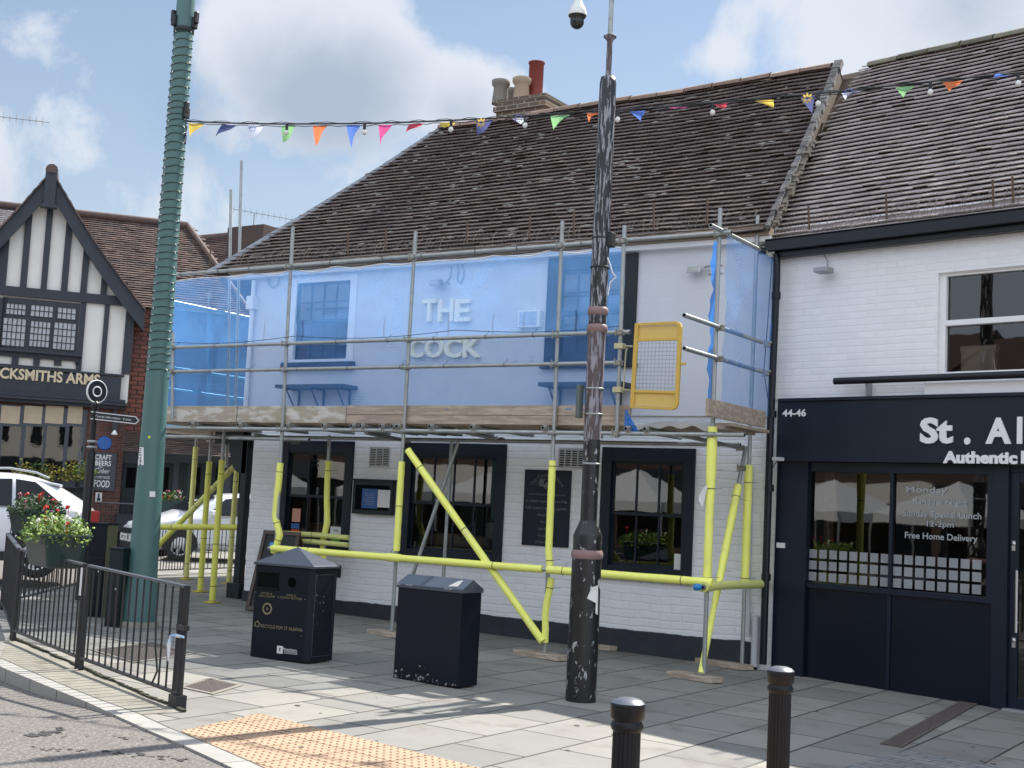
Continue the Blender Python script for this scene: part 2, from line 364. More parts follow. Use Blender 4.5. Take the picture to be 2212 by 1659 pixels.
for a, c in zip(ri, ri[1:]):
    d = (c-a).normalized(); s_ = Vector((d.y, -d.x, 0)); 
    if s_.y > 0: s_ = -s_
    b.quad(a+V(0,0,.006)+s_*.006, c+V(0,0,.006)+s_*.006, c+V(0,0,.006)-s_*.006, a+V(0,0,.006)-s_*.006)
for a, c in zip(ro, ri): b.bar(a+V(0,0,.0015), c+V(0,0,.0015), .010, .006)
b.build('kerb_joints', 'joint', kind='structure')
ss = resample([Vector((-12.9,8.75,gz(-12.9)))]+side, .6); so = []
for i, p in enumerate(ss):
    d = (ss[min(i+1, len(ss)-1)]-ss[max(0, i-1)]).normalized(); q = p + Vector((d.y, -d.x, 0))*.15; so.append(q)
b = B(); strip(b, so, ss, .004); b.build('kerb', 'kerbstone', kind='structure')
# concrete margin under and beyond the railings
b = B(); mi = P([(22,1376),(60,1392),(172,1440),(280,1488),(400,1538)], .004); mo = [near(p, ki)+V(0,0,.004) for p in mi]
for a, c, d, e in zip(mi, mi[1:], mo, mo[1:]): b.quad(d, e, c, a)
b.build('concrete_margin', 'concrete', kind='structure')
rng = random.Random(3); b = B()
for a, c in zip(mi, mi[1:]):
    for i in range(26):
        t = i/26; p = a.lerp(c, t); d = (c-a).normalized(); s_ = Vector((d.y, -d.x, 0)); wd = .03+.03*noise.noise(p*5)
        b.ob(p+s_*(-.01), d*(c-a).length/26, s_*wd*.9, V(0,0,.012+.01*rng.random()))
b.build('moss', 'moss', kind='stuff')
# tactile paving
tl, tt = G(392,1580), G(560,1542); u = Vector((2.57,-.35,0)).normalized(); v = (tl-tt); ln = v.length
def tac(p): return Vector((p.x, p.y, gz(p.x)))
right = tt + u*7.2
poly = [tt, tl] + [q for q in ki if q.x > tl.x+.05 and q.x < right.x-2] ; last = poly[-1]
br_ = near(right + Vector((0,-3,0)), ki); poly += [br_, right]
poly = [tac(p)+V(0,0,.004) for p in poly]
b = B(); b.add(poly, [tuple(range(len(poly)))]); o = b.build('tactile_paving', 'blister', kind='structure')
def inside(p, pl):
    r = False
    for i in range(len(pl)):
        a, c = pl[i], pl[i-1]
        if (a.y > p.y) != (c.y > p.y) and p.x < (c.x-a.x)*(p.y-a.y)/(c.y-a.y)+a.x: r = not r
    return r
b = B(); nrm = Vector((-u.y, u.x, 0)); o0 = tt
for i in range(-6, 84):
    for j in range(-36, 4):
        p = o0 + u*(i+.5)*.0667 + nrm*(j+.5)*.0667
        if not inside(p, poly) or p.x > -3.2: continue
        z = gz(p.x)+.0045; vs = [p+u*math.cos(t)*.0125+nrm*math.sin(t)*.0125 for t in [k*PI/3 for k in range(6)]]; ws = [p+(q-p)*.55 for q in vs]
        b.add([V(q.x,q.y,z) for q in vs]+[V(q.x,q.y,z+.0055) for q in ws], [(k,(k+1)%6,6+(k+1)%6,6+k) for k in range(6)]+[(6,7,8,9,10,11)])
b.build('blisters', 'blister_dot', kind='structure')
# scuffs and cracks in the road surface
rng = random.Random(23); b = B()
for x0, y0, x1, y1, n_, r0 in ((52,1612,230,1620,26,.02),(230,1620,405,1637,24,.03),(60,1590,132,1572,22,.045),(250,1590,400,1600,14,.02),(20,1575,190,1588,12,.015)):
    for i in range(n_):
        t = rng.random(); p = G(x0+(x1-x0)*t+rng.gauss(0,3), y0+(y1-y0)*t+rng.gauss(0,2.2), 0); p.z = gz(p.x)-drop(p.x)+.004; r_ = r0*rng.uniform(.3,1); ph = rng.random()*6
        b.add([p+V(math.cos(k*PI/4)*r_*(1+.6*math.sin(k*2.3+ph)), math.sin(k*PI/4)*r_*(.7+.4*math.cos(k*1.7+ph)), 0) for k in range(8)], [tuple(range(8))])
b.build('road_scuffs', 'crack', kind='stuff')
# sett paving and drain near the shop
q = P([(1960,1620),(2240,1672),(2240,1800),(1700,1800),(1700,1690)], .004); b = B(); b.add(q, [tuple(range(len(q)))[::-1]]); b.build('sett_paving', 'setts', kind='structure')
# manhole covers (chequer plate in a frame) and drain channel
def cover(pts, label, u_n=9, v_n=6):
    a, c, d, e = P(pts, .005); t = thing('manhole_cover', label, 'manhole cover', (a+c+d+e)/4, 'iron covers set in the pavement')
    b = B(); k = .045
    L1 = (c-a).length; W1 = (e-a).length; uu = (c-a)/L1; ww = (e-a)/W1
    for o_, p_, q_ in ((a, uu*L1, ww*k), (e-ww*k, uu*L1, ww*k), (a+ww*k, uu*k, ww*(W1-2*k)), (c-uu*k+ww*k, uu*k, ww*(W1-2*k))): b.ob(o_, p_, q_, V(0,0,.003))
    b.build('frame', 'concrete', t); b = B(); b.ob(a+uu*k+ww*k-V(0,0,.003), uu*(L1-2*k), ww*(W1-2*k), V(0,0,.004))
    nu, nv = int(L1/.045), int(W1/.045)
    for i in range(nu):
        for j in range(nv):
            p = a+uu*(k+.02+(L1-2*k-.03)*i/nu)+ww*(k+.02+(W1-2*k-.03)*j/nv)+V(0,0,.001); dd = (uu+ww if (i+j) % 2 else uu-ww).normalized(); b.bar(p-dd*.014+ww*.012, p+dd*.014+ww*.012, .008, .006)
    b.build('plate', 'iron', t); return t
cover([(383,1483),(452,1464),(523,1484),(460,1500)], 'square iron manhole cover with a pale frame beside the end of the railings')
cover([(195,1404),(330,1386),(425,1410),(290,1432)], 'larger worn brown manhole cover seen through the railings')
b = B(); a, c = G(1925,1612), G(2095,1518); d = (c-a).normalized(); s_ = Vector((d.y, -d.x, 0))
cc_ = B(); L_ = (c-a).length
for i in range(int(L_/.03)): cc_.bar(a+d*(i*.03+.01)-s_*.07+V(0,0,.008), a+d*(i*.03+.01)+s_*.07+V(0,0,.008), .014, .01)
cc_.bar(a-s_*.08+V(0,0,.008), c-s_*.08+V(0,0,.008), .02, .01).bar(a+s_*.08+V(0,0,.008), c+s_*.08+V(0,0,.008), .02, .01)
t = thing('drain_channel', 'long narrow iron drain grating running from the kerb side towards the dark shop front', 'drain', a); cc_.build('grating', 'iron', t)
B().ob(a-s_*.08+V(0,0,.002), d*L_, s_*.16, V(0,0,.002)).build('channel', 'joint', t)
# dark drips and litter
rng = random.Random(11); b = B()
for i in range(22):
    p = G(rng.uniform(500,2150), rng.uniform(1460,1650), .006); r_ = rng.uniform(.012,.03); ph = rng.random()*6
    b.add([p+V(math.cos(k*PI/4)*r_*(1+.3*math.sin(k*2.3+ph)), math.sin(k*PI/4)*r_*.8, 0) for k in range(8)], [tuple(range(8))])
b.build('chewing_gum_spots', 'patch', kind='stuff')
tag(B().ob(G(2035,1507,.01), V(.11,.01,0), V(.02,.06,0), V(0,0,.02)).build('litter', M('lilac', (.5,.42,.7), .5)), 'small crumpled lilac wrapper on the ground by the shop front', 'litter')

# ================================================================== the pub
brickmat('white_brick', (.80,.80,.795), (.77,.775,.78), (.785,.785,.78), .28, .096, .014, rough=.65, bump=.42, dist=.018, var=.08, vscale=5, noisew=.05, stain=((.60,.57,.52), 2.2, .60, .80), smooth=.6)
brickmat('white_render', (.66,.66,.67), (.655,.655,.66), (.65,.65,.655), .235, .078, .010, rough=.7, bump=.08, dist=.01, var=.06, vscale=3, noisew=.02, stain=((.60,.58,.55), .9, .68, .9), smooth=.7)
brickmat('white_brick_shop', (.83,.83,.83), (.79,.795,.80), (.80,.80,.80), .235, .078, .010, rough=.6, bump=.35, dist=.01, var=.06, vscale=4, noisew=.012, ang=R(11.7), smooth=.6)
M('navy', (.006,.012,.023), .42, spec=.32, var=.3, scale=6, bump=.1)
M('green_black', (.009,.017,.020), .42, spec=.35, var=.3, scale=6)
M('plinth_paint', (.020,.026,.034), .6, var=.4, scale=7, bump=.5, bscale=16, col2=(.06,.06,.06), thr=(.62,.8))
M('tile', (.148,.116,.105), .62, var=.18, scale=3, rnd=.24, bump=.5, bscale=40, col2=(.185,.145,.122), thr=(.52,.72))
M('tile_lichen', (.26,.25,.22), .8, var=.3, scale=20)
M('tile_light', (.38,.325,.305), .6, var=.15, scale=3, rnd=.2, bump=.5, bscale=40, col2=(.45,.395,.37), thr=(.5,.72))
M('tile_red', (.115,.075,.062), .65, var=.3, scale=2, rnd=.42, col2=(.075,.058,.055), thr=(.45,.65))
M('ridge', (.24,.155,.11), .7, rnd=.25, var=.2, scale=14, col2=(.13,.11,.09), thr=(.5,.7))
M('ridge_dark', (.13,.085,.07), .75, rnd=.2, var=.3)
M('lead', (.22,.235,.255), .55, var=.25, scale=5, metal=.2)
M('mortar_strip', (.17,.16,.15), .85, var=.4, scale=9, bump=.8, col2=(.10,.09,.085), thr=(.45,.6))
M('white_paint', (.78,.78,.77), .45, var=.06, scale=5)
M('raw_wood', (.42,.33,.24), .7, var=.25, scale=4, stretch=(1,6,6), col2=(.28,.21,.15), thr=(.5,.7))
glassmat('glass', .62); glassmat('clear_glass', .8)
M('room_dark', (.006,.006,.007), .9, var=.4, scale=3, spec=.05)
M('room_mid', (.10,.085,.075), .9, var=.4, scale=4)
M('black_gutter', (.007,.009,.014), .35, var=.1, spec=.35)
M('brick_dark', (.12,.085,.06), .85)
brickmat('chimney_brick', (.17,.115,.075), (.09,.065,.05), (.26,.23,.18), .215, .075, .012, rough=.85, bump=.4, var=.3)
M('pot_buff', (.36,.27,.19), .8, var=.25, scale=9); M('pot_grey', (.20,.185,.16), .85, var=.3, scale=9); M('pot_red', (.25,.055,.045), .6, var=.15, scale=6)
M('moss_tuft', (.13,.11,.085), .95, var=.3, scale=30)

def wall(b, y, x0, x1, z0, z1, holes, th=.13, zf=None):
    """front sheet at plane y with holes (x0,x1,z0,z1) and their reveals"""
    X = sorted({x0, x1, *[h[0] for h in holes], *[h[1] for h in holes]}); Z = sorted({z0, z1, *[h[2] for h in holes], *[h[3] for h in holes]})
    for a, c in zip(X, X[1:]):
        for d, e in zip(Z, Z[1:]):
            if any(h[0] <= (a+c)/2 <= h[1] and h[2] <= (d+e)/2 <= h[3] for h in holes): continue
            b.quad((a,y,d), (c,y,d), (c,y,e), (a,y,e))
    for h in holes:
        a, c, d, e = h
        b.quad((a,y,d),(a,y,e),(a,y+th,e),(a,y+th,d)); b.quad((c,y,d),(c,y+th,d),(c,y+th,e),(c,y,e))
        b.quad((a,y,e),(c,y,e),(c,y+th,e),(a,y+th,e)); b.quad((a,y,d),(a,y+th,d),(c,y+th,d),(c,y,d))
Y = 14.75
def rect(px0, py0, px1, py1, y=Y):
    a, c = F(px0, py0, y), F(px1, py1, y); return [min(a.x,c.x), max(a.x,c.x), min(a.z,c.z), max(a.z,c.z)]
XL, XR = -14.12, -5.9
w1 = [F(603,1100).x, F(758,1100).x, 1.02, 2.56]; w2 = [F(868,1100).x, F(1089,1100).x, 1.0, 2.56]; w3 = [F(1298,1100).x, F(1499,1100).x, .98, 2.55]
u1 = [F(628,700).x, F(770,700).x, F(700,791).z, F(774,592).z]; u2 = [F(1184,700).x, F(1376,700).x, F(1270,786).z, F(1379,549).z]
pub = thing('pub_building', 'white two storey pub with brown tiled roof, dark sash windows and raised gold letters', 'pub', (-10, 14.75, 0))
b = B(); wall(b, Y, XL, XR, -.1, 2.95, [tuple(w1), tuple(w2), tuple(w3)])
b.quad((XR,Y,-.2),(XR,20.3,-.2),(XR,20.3,5.25),(XR,Y,5.25)); b.quad((XL,Y,-.2),(XL,Y,2.95),(XL,15.3,2.95),(XL,15.3,-.2)); b.quad((-14.3,15.3,-.2),(-14.3,15.3,5),(-14.3,20.3,5),(-14.3,20.3,-.2)); b.quad((XL,15.3,-.2),(XL,15.3,2.95),(-14.3,15.3,2.95),(-14.3,15.3,-.2))
b.build('wall', 'white_brick', pub)
b = B(); wall(b, Y-.03, -14.3, XR, 2.95, 5.22, [tuple(u1), tuple(u2)], th=.1)
b.quad((-14.3,Y-.03,2.9),(-14.3,Y-.03,5.22),(-14.3,20.3,5.22),(-14.3,20.3,2.9)); b.quad((-14.3,Y-.03,2.95),(-14.3,15.3,2.95),(XR,15.3,2.95),(XR,Y-.03,2.95))
b.build('wall', 'white_render', pub, label='smooth rendered upper wall')
b = B(); x = XL-.01
pts = []
while x < XR+.02: pts.append((x, .30+.018*noise.noise(Vector((x*3,0,0)))+.012*noise.noise(Vector((x*11,3,0))))); x += .07
for (a, za), (c, zc) in zip(pts, pts[1:]):
    b.quad((a,Y-.022,-.2),(c,Y-.022,-.2),(c,Y-.022,zc),(a,Y-.022,za)); b.quad((a,Y-.022,za),(c,Y-.022,zc),(c,Y+.01,zc+.012),(a,Y+.01,za+.012))
b.quad((XL-.012,Y-.022,-.2),(XL-.012,Y-.022,.3),(XL-.012,15.3,.3),(XL-.012,15.3,-.2))
b.build('plinth', 'plinth_paint', pub)

def sash(root, r, cols, rows, surround=.14, fmat='navy', y=Y, depth=.05, sill=True, proud=.03, inner='navy', topthick=.17, room=True, stiles=.035, name='window', rows2=None, head=None):
    x0, x1, z0, z1 = r; b = B(); e = 3e-3
    # surround boards, mitre-free, proud of the wall
    b.box(x0-e, x0+surround, y-proud, y+depth, z0, z1+e); b.box(x1-surround, x1+e, y-proud, y+depth, z0, z1+e)
    b.box(x0+surround, x1-surround, y-proud+.004, y+depth, z1-topthick, z1+e); b.box(x0+surround, x1-surround, y-proud+.004, y+depth, z0, z0+.10)
    w_ = b.build(name, fmat, root, bevel=.004)
    ix0, ix1, iz0, iz1 = x0+surround, x1-surround, z0+.10, z1-topthick
    zm = (iz0+iz1)/2
    for k, (a, c, yy, rw) in enumerate(((iz0, zm+.02, y+.035, rows2 or rows), (zm-.02, iz1, y+.01, rows))):
        b = B(); s = stiles
        b.box(ix0, ix0+s, yy, yy+.03, a, c); b.box(ix1-s, ix1, yy, yy+.03, a, c); b.box(ix0+s, ix1-s, yy+.001, yy+.03, a, a+s*1.1); b.box(ix0+s, ix1-s, yy+.001, yy+.03, c-s, c)
        for i in range(1, cols): xx = ix0+s+(ix1-ix0-2*s)*i/cols; b.box(xx-.012, xx+.012, yy+.004, yy+.026, a+s*1.1, c-s)
        for i in range(1, rw): zz = a+s+(c-a-2*s)*i/rw; b.box(ix0+s, ix1-s, yy+.006, yy+.024, zz-.011, zz+.011)
        b.build('sash', inner, w_)
        B().quad((ix0+s,yy+.015,a+s),(ix1-s,yy+.015,a+s),(ix1-s,yy+.015,c-s),(ix0+s,yy+.015,c-s)).build('pane', 'glass', w_)
    if sill: B().box(x0-.05, x1+.05, y-.07, y+depth, z0-.06, z0-.002).build('sill', fmat, w_, bevel=.005)
    if room:
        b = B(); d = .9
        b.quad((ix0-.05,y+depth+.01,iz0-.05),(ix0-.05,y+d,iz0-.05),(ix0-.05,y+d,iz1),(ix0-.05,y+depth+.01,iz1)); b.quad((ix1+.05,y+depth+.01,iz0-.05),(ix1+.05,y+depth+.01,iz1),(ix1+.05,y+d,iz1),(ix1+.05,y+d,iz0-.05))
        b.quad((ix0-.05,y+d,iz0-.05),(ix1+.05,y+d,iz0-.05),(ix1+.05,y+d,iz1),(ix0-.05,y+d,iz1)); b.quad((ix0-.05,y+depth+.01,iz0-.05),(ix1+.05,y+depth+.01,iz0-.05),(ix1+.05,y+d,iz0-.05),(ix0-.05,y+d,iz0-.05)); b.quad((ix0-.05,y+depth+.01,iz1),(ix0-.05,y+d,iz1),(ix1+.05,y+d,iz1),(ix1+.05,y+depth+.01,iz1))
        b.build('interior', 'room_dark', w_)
    return w_
W1 = sash(pub, w1, 3, 1); W2 = sash(pub, w2, 4, 1); W3 = sash(pub, w3, 3, 1)
M('paper_white', (.72,.71,.68), .6); M('paper_red', (.55,.03,.02), .5); M('paper_pink', (.55,.25,.17), .5); M('paper_blue', (.02,.09,.28), .5); M('paper_green', (.12,.3,.05), .5); M('sign_blue', (.02,.12,.42), .4)
def sticker(px0, py0, px1, py1, mat, parent, y, name='sticker', lab=None):
    a, c = F(px0, py0, y), F(px1, py1, y); return B().quad((a.x,y,c.z),(c.x,y,c.z),(c.x,y,a.z),(a.x,y,a.z)).build(name, mat, parent, label=lab)
for q in ((632,1098,648,1128,'paper_pink'), (629,1130,646,1142,'paper_blue'), (629,1143,646,1153,'paper_red'), (714,1137,739,1155,'paper_white'), (714,1162,733,1174,'paper_green'), (1457,1196,1482,1236,'paper_white')):
    sticker(*q[:4], q[4], W1 if q[0] < 900 else W3, Y+.028)
for j in range(5): sticker(1461, 1205+5*j, 1478, 1206.2+5*j, 'room_mid', W3, Y+.026, 'sticker')
text('FHRS', F(726,1146,Y+.027), (1,0,0), (0,0,1), .03, 'green_black', W1)
# things seen inside the windows: pale table, bottles, sofa shapes
def inbox(px0, py0, px1, py1, y, d, mat, parent, name):
    a, c = F(px0, py0, y), F(px1, py1, y); return B().box(a.x, c.x, y, y+d, c.z, a.z).build(name, mat, parent, bevel=.02)
inbox(905,1150,1045,1185,Y+.35,.4,M('cushion',(.20,.15,.10),.8,var=.4,scale=5),W2,'window_seat'); inbox(1050,1128,1085,1168,Y+.4,.3,M('box_grey',(.25,.25,.26),.7),W2,'crate')
inbox(668,1128,740,1160,Y+.3,.3,M('brown_counter',(.16,.09,.055),.6,var=.3,scale=9),W1,'counter')
# upper windows
U1 = sash(pub, u1, 4, 2, surround=.12, fmat='white_paint', inner='green_black', y=Y-.03, topthick=.09, proud=.02)
B().box(u1[0]-.04, u1[1]+.05, Y-.12, Y+.02, u1[2]-.03, u1[2]+.05).build('ledge', 'navy', U1)
U2 = sash(pub, u2, 4, 2, surround=.17, fmat='green_black', inner='green_black', y=Y-.03, topthick=.16, proud=.04, stiles=.05)
M('pane_grey', (.13,.14,.16), .8, var=.3, scale=3)  # grey sheets behind the glass stand in for reflections lightening the panes
B().box(u1[0]+.13, u1[1]-.13, Y+.06, Y+.07, u1[2]+.12, u1[3]-.1).build('blind', 'pane_grey', U1)
B().box(u2[0]+.18, u2[1]-.18, Y+.09, Y+.10, u2[2]+.12, u2[3]-.17).build('blind', 'pane_grey', U2)
for W_, r_ in ((U1, u1), (U2, u2)):
    B().box(r_[0]+.3, r_[1]-.3, Y+.3, Y+.32, r_[2]+.3, r_[3]-.2).build('curtain', 'room_mid', W_)
# raised gold letters
M('gold_face', (.98,.90,.66), .45, var=.08, scale=10); M('gold_paint', (.55,.45,.24), .5)
yy = Y-.03
def wtext(s, px0, px1, py0, py1, mat, parent, y, **k):
    a, c = F(px0, (py0+py1)/2, y), F(px1, (py0+py1)/2, y); top = F((px0+px1)/2, py0, y).z; bot = F((px0+px1)/2, py1, y).z
    return text(s, ((a.x+c.x)/2, y, (top+bot)/2), (1,0,0), (0,0,1), top-bot, mat, parent, wfit=c.x-a.x, **k)
def letters(s, spans, py0, py1):
    for ch, (p0, p1) in zip(s, spans):
        o = wtext(ch, p0, p1, py0, py1, 'gold_face', pub, yy-.005, name='letter', ext=.06, bold=.022)
        md = o.modifiers.new('bevel', 'BEVEL'); md.width = .012; md.segments = 1; md.limit_method = 'ANGLE'
letters('THE', ((917,945),(951,984),(987,1019)), 646, 694)
letters('COCK', ((888,920),(922,962),(964,1001),(1005,1041)), 731, 772)

# roof -------------------------------------------------------------
def tiles(b, o, u, v, U, Vl, keep, sag=None, gu=.18, gv=.105, seed=1, lift=.042, jit=.005):
    """plain tiles laid in courses over the plane o + u*a + v*c; keep(a,c) clips; sag(a,c) bends the surface"""
    rg = random.Random(seed); u = Vector(u).normalized(); v = Vector(v).normalized(); n = u.cross(v).normalized(); j = 0; c = 0
    while c < Vl:
        off = (j % 2)*gu/2; a = -off
        cl = rg.uniform(-1, 1)*.1
        while a < U:
            if keep(a+gu/2, c):
                lf = lift + rg.random()*.007*(1 if rg.random() > .12 else 2.2); dz = rg.uniform(-jit, jit); g = .003
                tw = rg.uniform(-.5, .5)*jit*2.2; A0, A1 = max(a+g, 0), min(a+gu-g, U)
                def S(x, y): return (sag(x, y) if sag else 0)
                e0, e1 = c-.012+dz+tw, c-.012+dz-tw
                p = [o+u*A0+v*e0+n*(lf+S(A0,c)), o+u*A1+v*e1+n*(lf+S(A1,c)), o+u*A1+v*(c+gv)+n*(.004+S(A1,c+gv)), o+u*A0+v*(c+gv)+n*(.004+S(A0,c+gv)),
                     o+u*A0+v*e0+n*(lf-.016+S(A0,c)), o+u*A1+v*e1+n*(lf-.016+S(A1,c))]
                b.add(p, [(0,1,2,3), (4,5,1,0), (4,0,3), (5,2,1)], rnd=min(1, max(0, rg.random()*.8+.1+cl)))
            a += gu
        c += gv; j += 1
YR = 17.4; YE = 14.5; ZE = 5.12
rp = [(955,275),(1050,264),(1180,243),(1300,219),(1395,205),(1500,192),(1600,174),(1700,153),(1815,133)]
rw_ = [F(x, y+4, YR) for x, y in rp]
def ridge_z(x):
    if x <= rw_[0].x: return rw_[0].z
    for a, c in zip(rw_, rw_[1:]):
        if x <= c.x: return a.z+(c.z-a.z)*(x-a.x)/(c.x-a.x)
    return rw_[-1].z
ZR = 7.95; vdir = Vector((0, YR-YE, ZR-ZE)); SL = vdir.length; XE0 = F(448,582,YE).x; XE1 = XR+.03; XHR = rw_[0].x
def sag(a, c): t = c/SL; x = XE0+a; return (ridge_z(x)-ZR)*t*.72 + .018*noise.noise(Vector((x*.8, c*.9, 2))) - .03*math.sin(PI*t)
XRR = rw_[-1].x
def keep(a, c): t = c/SL; x = XE0+a; return x > XE0+(XHR-XE0)*t+.02 and x < XE1+(XRR-XE1)*t
rb = B(); tiles(rb, V(XE0, YE, ZE), (1,0,0), vdir, XE1-XE0+.1, SL, keep, sag)
rf = rb.build('roof', 'tile', pub)
n_ = Vector((1,0,0)).cross(vdir).normalized()
def RS(x, t, off=0): return V(x, YE, ZE)+vdir*t + n_*(off+sag(x-XE0, t*SL))
# underlay so that no gap shows, back slope and hip
b = B(); K = 30
for i in range(K):
    for j in range(10):
        def X_(s, t): a = XE0+(XHR-XE0)*t; c = XE1+(XRR-XE1)*t; return a+(c-a)*s
        q = [RS(X_(s, t), t, -.012) for s, t in ((i/K, j/10), ((i+1)/K, j/10), ((i+1)/K, (j+1)/10), (i/K, (j+1)/10))]; b.quad(*q)
YB = 2*YR-YE
for i in range(K):
    q = []
    for s in (i/K, (i+1)/K):
        x = XHR+(XRR-XHR)*s; q += [V(x, YR, RS(x,1).z)]
    b.quad(q[0], q[1], V(q[1].x, YB, ZE), V(q[0].x, YB, ZE))
b.quad(V(XE0,YE,ZE), RS(XHR,1), V(XHR,YB,ZE)); b.quad(V(XR,Y,5.15), V(XR,YB,5.15), RS(XRR,1,-.03))
b.build('underlay', 'brick_dark', rf)
b = B(); x = XHR; rg = random.Random(5)
while x < XRR-.1:
    x2 = min(x+.45, XRR); a, c = RS(x, 1, .01)-V(0,0,0), RS(x2-.012, 1, .01); h = rg.uniform(-.008,.012); vs = []
    for p in (a, c):
        for k in range(8): t = PI*k/7; vs.append(p+V(0, -math.cos(t)*.12, math.sin(t)*.095-.03+h))
    b.add(vs, [(k,k+1,9+k,8+k) for k in range(7)]+[tuple(range(8))], True, rnd=rg.random()); x = x2
b.build('ridge_tiles', 'ridge', rf)
b = B(); rg = random.Random(8)
for i in range(330):
    t = rg.random()**1.1; a = XE0+(XHR-XE0)*t; c = XE1+(XRR-XE1)*t; x = rg.uniform(a+.2, c-.15); p = RS(x, t, .03); s = rg.uniform(.02,.075); ud = V(1,0,0); vd = vdir.normalized()
    k = 7; ph = rg.random()*6; pts = [p+ud*math.cos(2*PI*q/k)*s*(1+.5*math.sin(q*2+ph))+vd*math.sin(2*PI*q/k)*s*.28*(1+.5*math.cos(q*3+ph)) for q in range(k)]
    b.add(pts+[p+n_*.012], [(q,(q+1)%k,k) for q in range(k)])
b.build('lichen', 'tile_lichen', rf, kind='stuff')
# lead hip
b = B(); hip0, hip1 = RS(XE0-.02, 0, .03), RS(XHR, 1, .03)
for i in range(12):
    a, c = RS(XE0+(XHR-XE0)*i/12, i/12, .035), RS(XE0+(XHR-XE0)*(i+1)/12, (i+1)/12, .03); wd = .17*(1-.5*i/12)
    b.ob(a-V(.04,0,.02), c-a, V(wd,0,-.01), n_*.02)
b.build('hip_flashing', 'lead', rf)
# verge at the neighbour: ragged mortar strip
b = B(); prev = None; rg = random.Random(4)
for i in range(41):
    t = i/40; p = RS(XE1+(XRR-XE1)*t-.03, t, .03); 
    if prev:
        wd = .05+.05*t+.02*rg.random(); b.ob(prev, p-prev, V(wd,0,0), n_*(.05+.03*rg.random()))
    prev = p
b.build('verge', 'mortar_strip', rf)
b = B(); rg = random.Random(14)
for i in range(40):
    t = i/40*.5; p = RS(XE1+(XRR-XE1)*t+.05, t, .02); b.ob(p, V(.03+.05*rg.random(),0,0), vdir.normalized()*.06, n_*(.02+.04*rg.random()))
b.build('verge_moss', 'moss_tuft', rf)
c0 = RS(XRR,1,.0); B().box(c0.x+.0,c0.x+.35,YR+.1,YR+.5,c0.z-.6,c0.z-.12).build('parapet_stub', 'tile', rf)
# eaves board, rafters ends, snow guard stakes
B().box(XE0+.4, XR, YE+.06, Y-.03, ZE-.02, ZE+.10).build('eaves_board', 'raw_wood', pub)
B().box(XE0+.4, XR, YE+.1, Y-.03, ZE-.09, ZE-.025).build('soffit', 'white_paint', pub)
M('rust', (.12,.075,.05), .9, var=.3)
for px, py in ((455,582),(752,560),(834,552),(1010,540),(1145,535),(1240,528),(1302,525),(1413,518),(1528,508),(1738,500)):
    p = F(px, py, YE+.15)
    if px < 1650: p = RS(p.x, .05, .03); B().bar(p, p+V(0,-.02,.33), .022, .01).build('snow_guard_stake', 'rust', pub)
# loose wire mesh on the eaves
b = B(); rg = random.Random(9); x = XE0+.5
M('wire', (.12,.10,.085), .7)
while x < XR-.1:
    p = RS(x, .03, .04); q = RS(x+rg.uniform(-.1,.1), .11, .05); b.path([p, p.lerp(q,.5)+V(0,-.03,.02), q], .003, 3, False); x += rg.uniform(.03,.09)
b.build('wire_mesh', 'wire', pub)
# chimney stack with four pots
ch0, ch1 = F(1040,236,YR+.55), F(1172,236,YR+.55)
chy = YR+.35; st = B(); cx0, cx1 = F(1072,240,chy).x, F(1176,240,chy).x; ctop = F(1120,216,chy).z
st.box(cx0, cx1, chy, chy+.75, 6.5, ctop); 
chm = st.build('chimney', 'chimney_brick', pub)
B().box(cx0-.04, cx1+.04, chy-.04, chy+.79, ctop-.16, ctop-.075).box(cx0-.02, cx1+.02, chy-.02, chy+.77, ctop, ctop+.05).build('corbel', 'chimney_brick', chm)
def pot(px, w_, pytop, mat, y, straight=False, zb=None):
    p = F(px, 225, y); r_ = w_/2/FPX*proj(p)[2]; zt = F(px, pytop, y).z; z0 = zb or ctop+.03; h = zt-z0
    pr = [(r_,0),(r_,h*.97),(r_*1.12,h*.97),(r_*1.12,h)] if straight else [(r_*1.0,0),(r_*.82,h*.68),(r_*.85,h*.7),(r_*1.08,h*.82),(r_*1.1,h*.97),(r_*.9,h)]
    return B().lathe(pr, (p.x, y, z0), 20).build('chimney_pot', mat, chm)
pot(1080,37,174,'pot_grey',chy+.15); pot(1103,30,192,'pot_grey',chy+.55); pot(1125,38,169,'pot_buff',chy+.2); pot(1155,32,136,'pot_red',chy+.5,True)

# wall fittings -------------------------------------------------------
M('grey_metal', (.33,.34,.35), .5, metal=.3, var=.2); M('grey_plastic', (.55,.56,.57), .5); M('vent_white', (.45,.44,.42), .6, var=.2)
def vent(r, nrow, ncol):
    x0, x1, z0, z1 = r; b = B(); b.box(x0, x1, Y-.012, Y+.01, z0, z0+.02).box(x0, x1, Y-.012, Y+.01, z1-.02, z1).box(x0, x0+.015, Y-.011, Y+.01, z0+.02, z1-.02).box(x1-.015, x1, Y-.011, Y+.01, z0+.02, z1-.02)
    for i in range(1, nrow): z = z0+(z1-z0)*i/nrow; b.box(x0+.015, x1-.015, Y-.010, Y+.008, z-.006, z+.006)
    for i in range(1, ncol): x = x0+(x1-x0)*i/ncol; b.box(x-.007, x+.007, Y-.013, Y+.006, z0+.02, z1-.02)
    v_ = b.build('vent_grille', 'vent_white', pub); B().box(x0+.01, x1-.01, Y-.004, Y-.001, z0+.01, z1-.01).build('vent_opening', 'room_dark', v_)
vent(rect(800,965,841,1010), 12, 3); vent(rect(1208,967,1262,1013), 9, 4)
nb = rect(772,1038,853,1114); nbx = B().box(nb[0], nb[1], Y-.09, Y-.002, nb[2], nb[3]).build('notice_box', 'green_black', pub, bevel=.006)
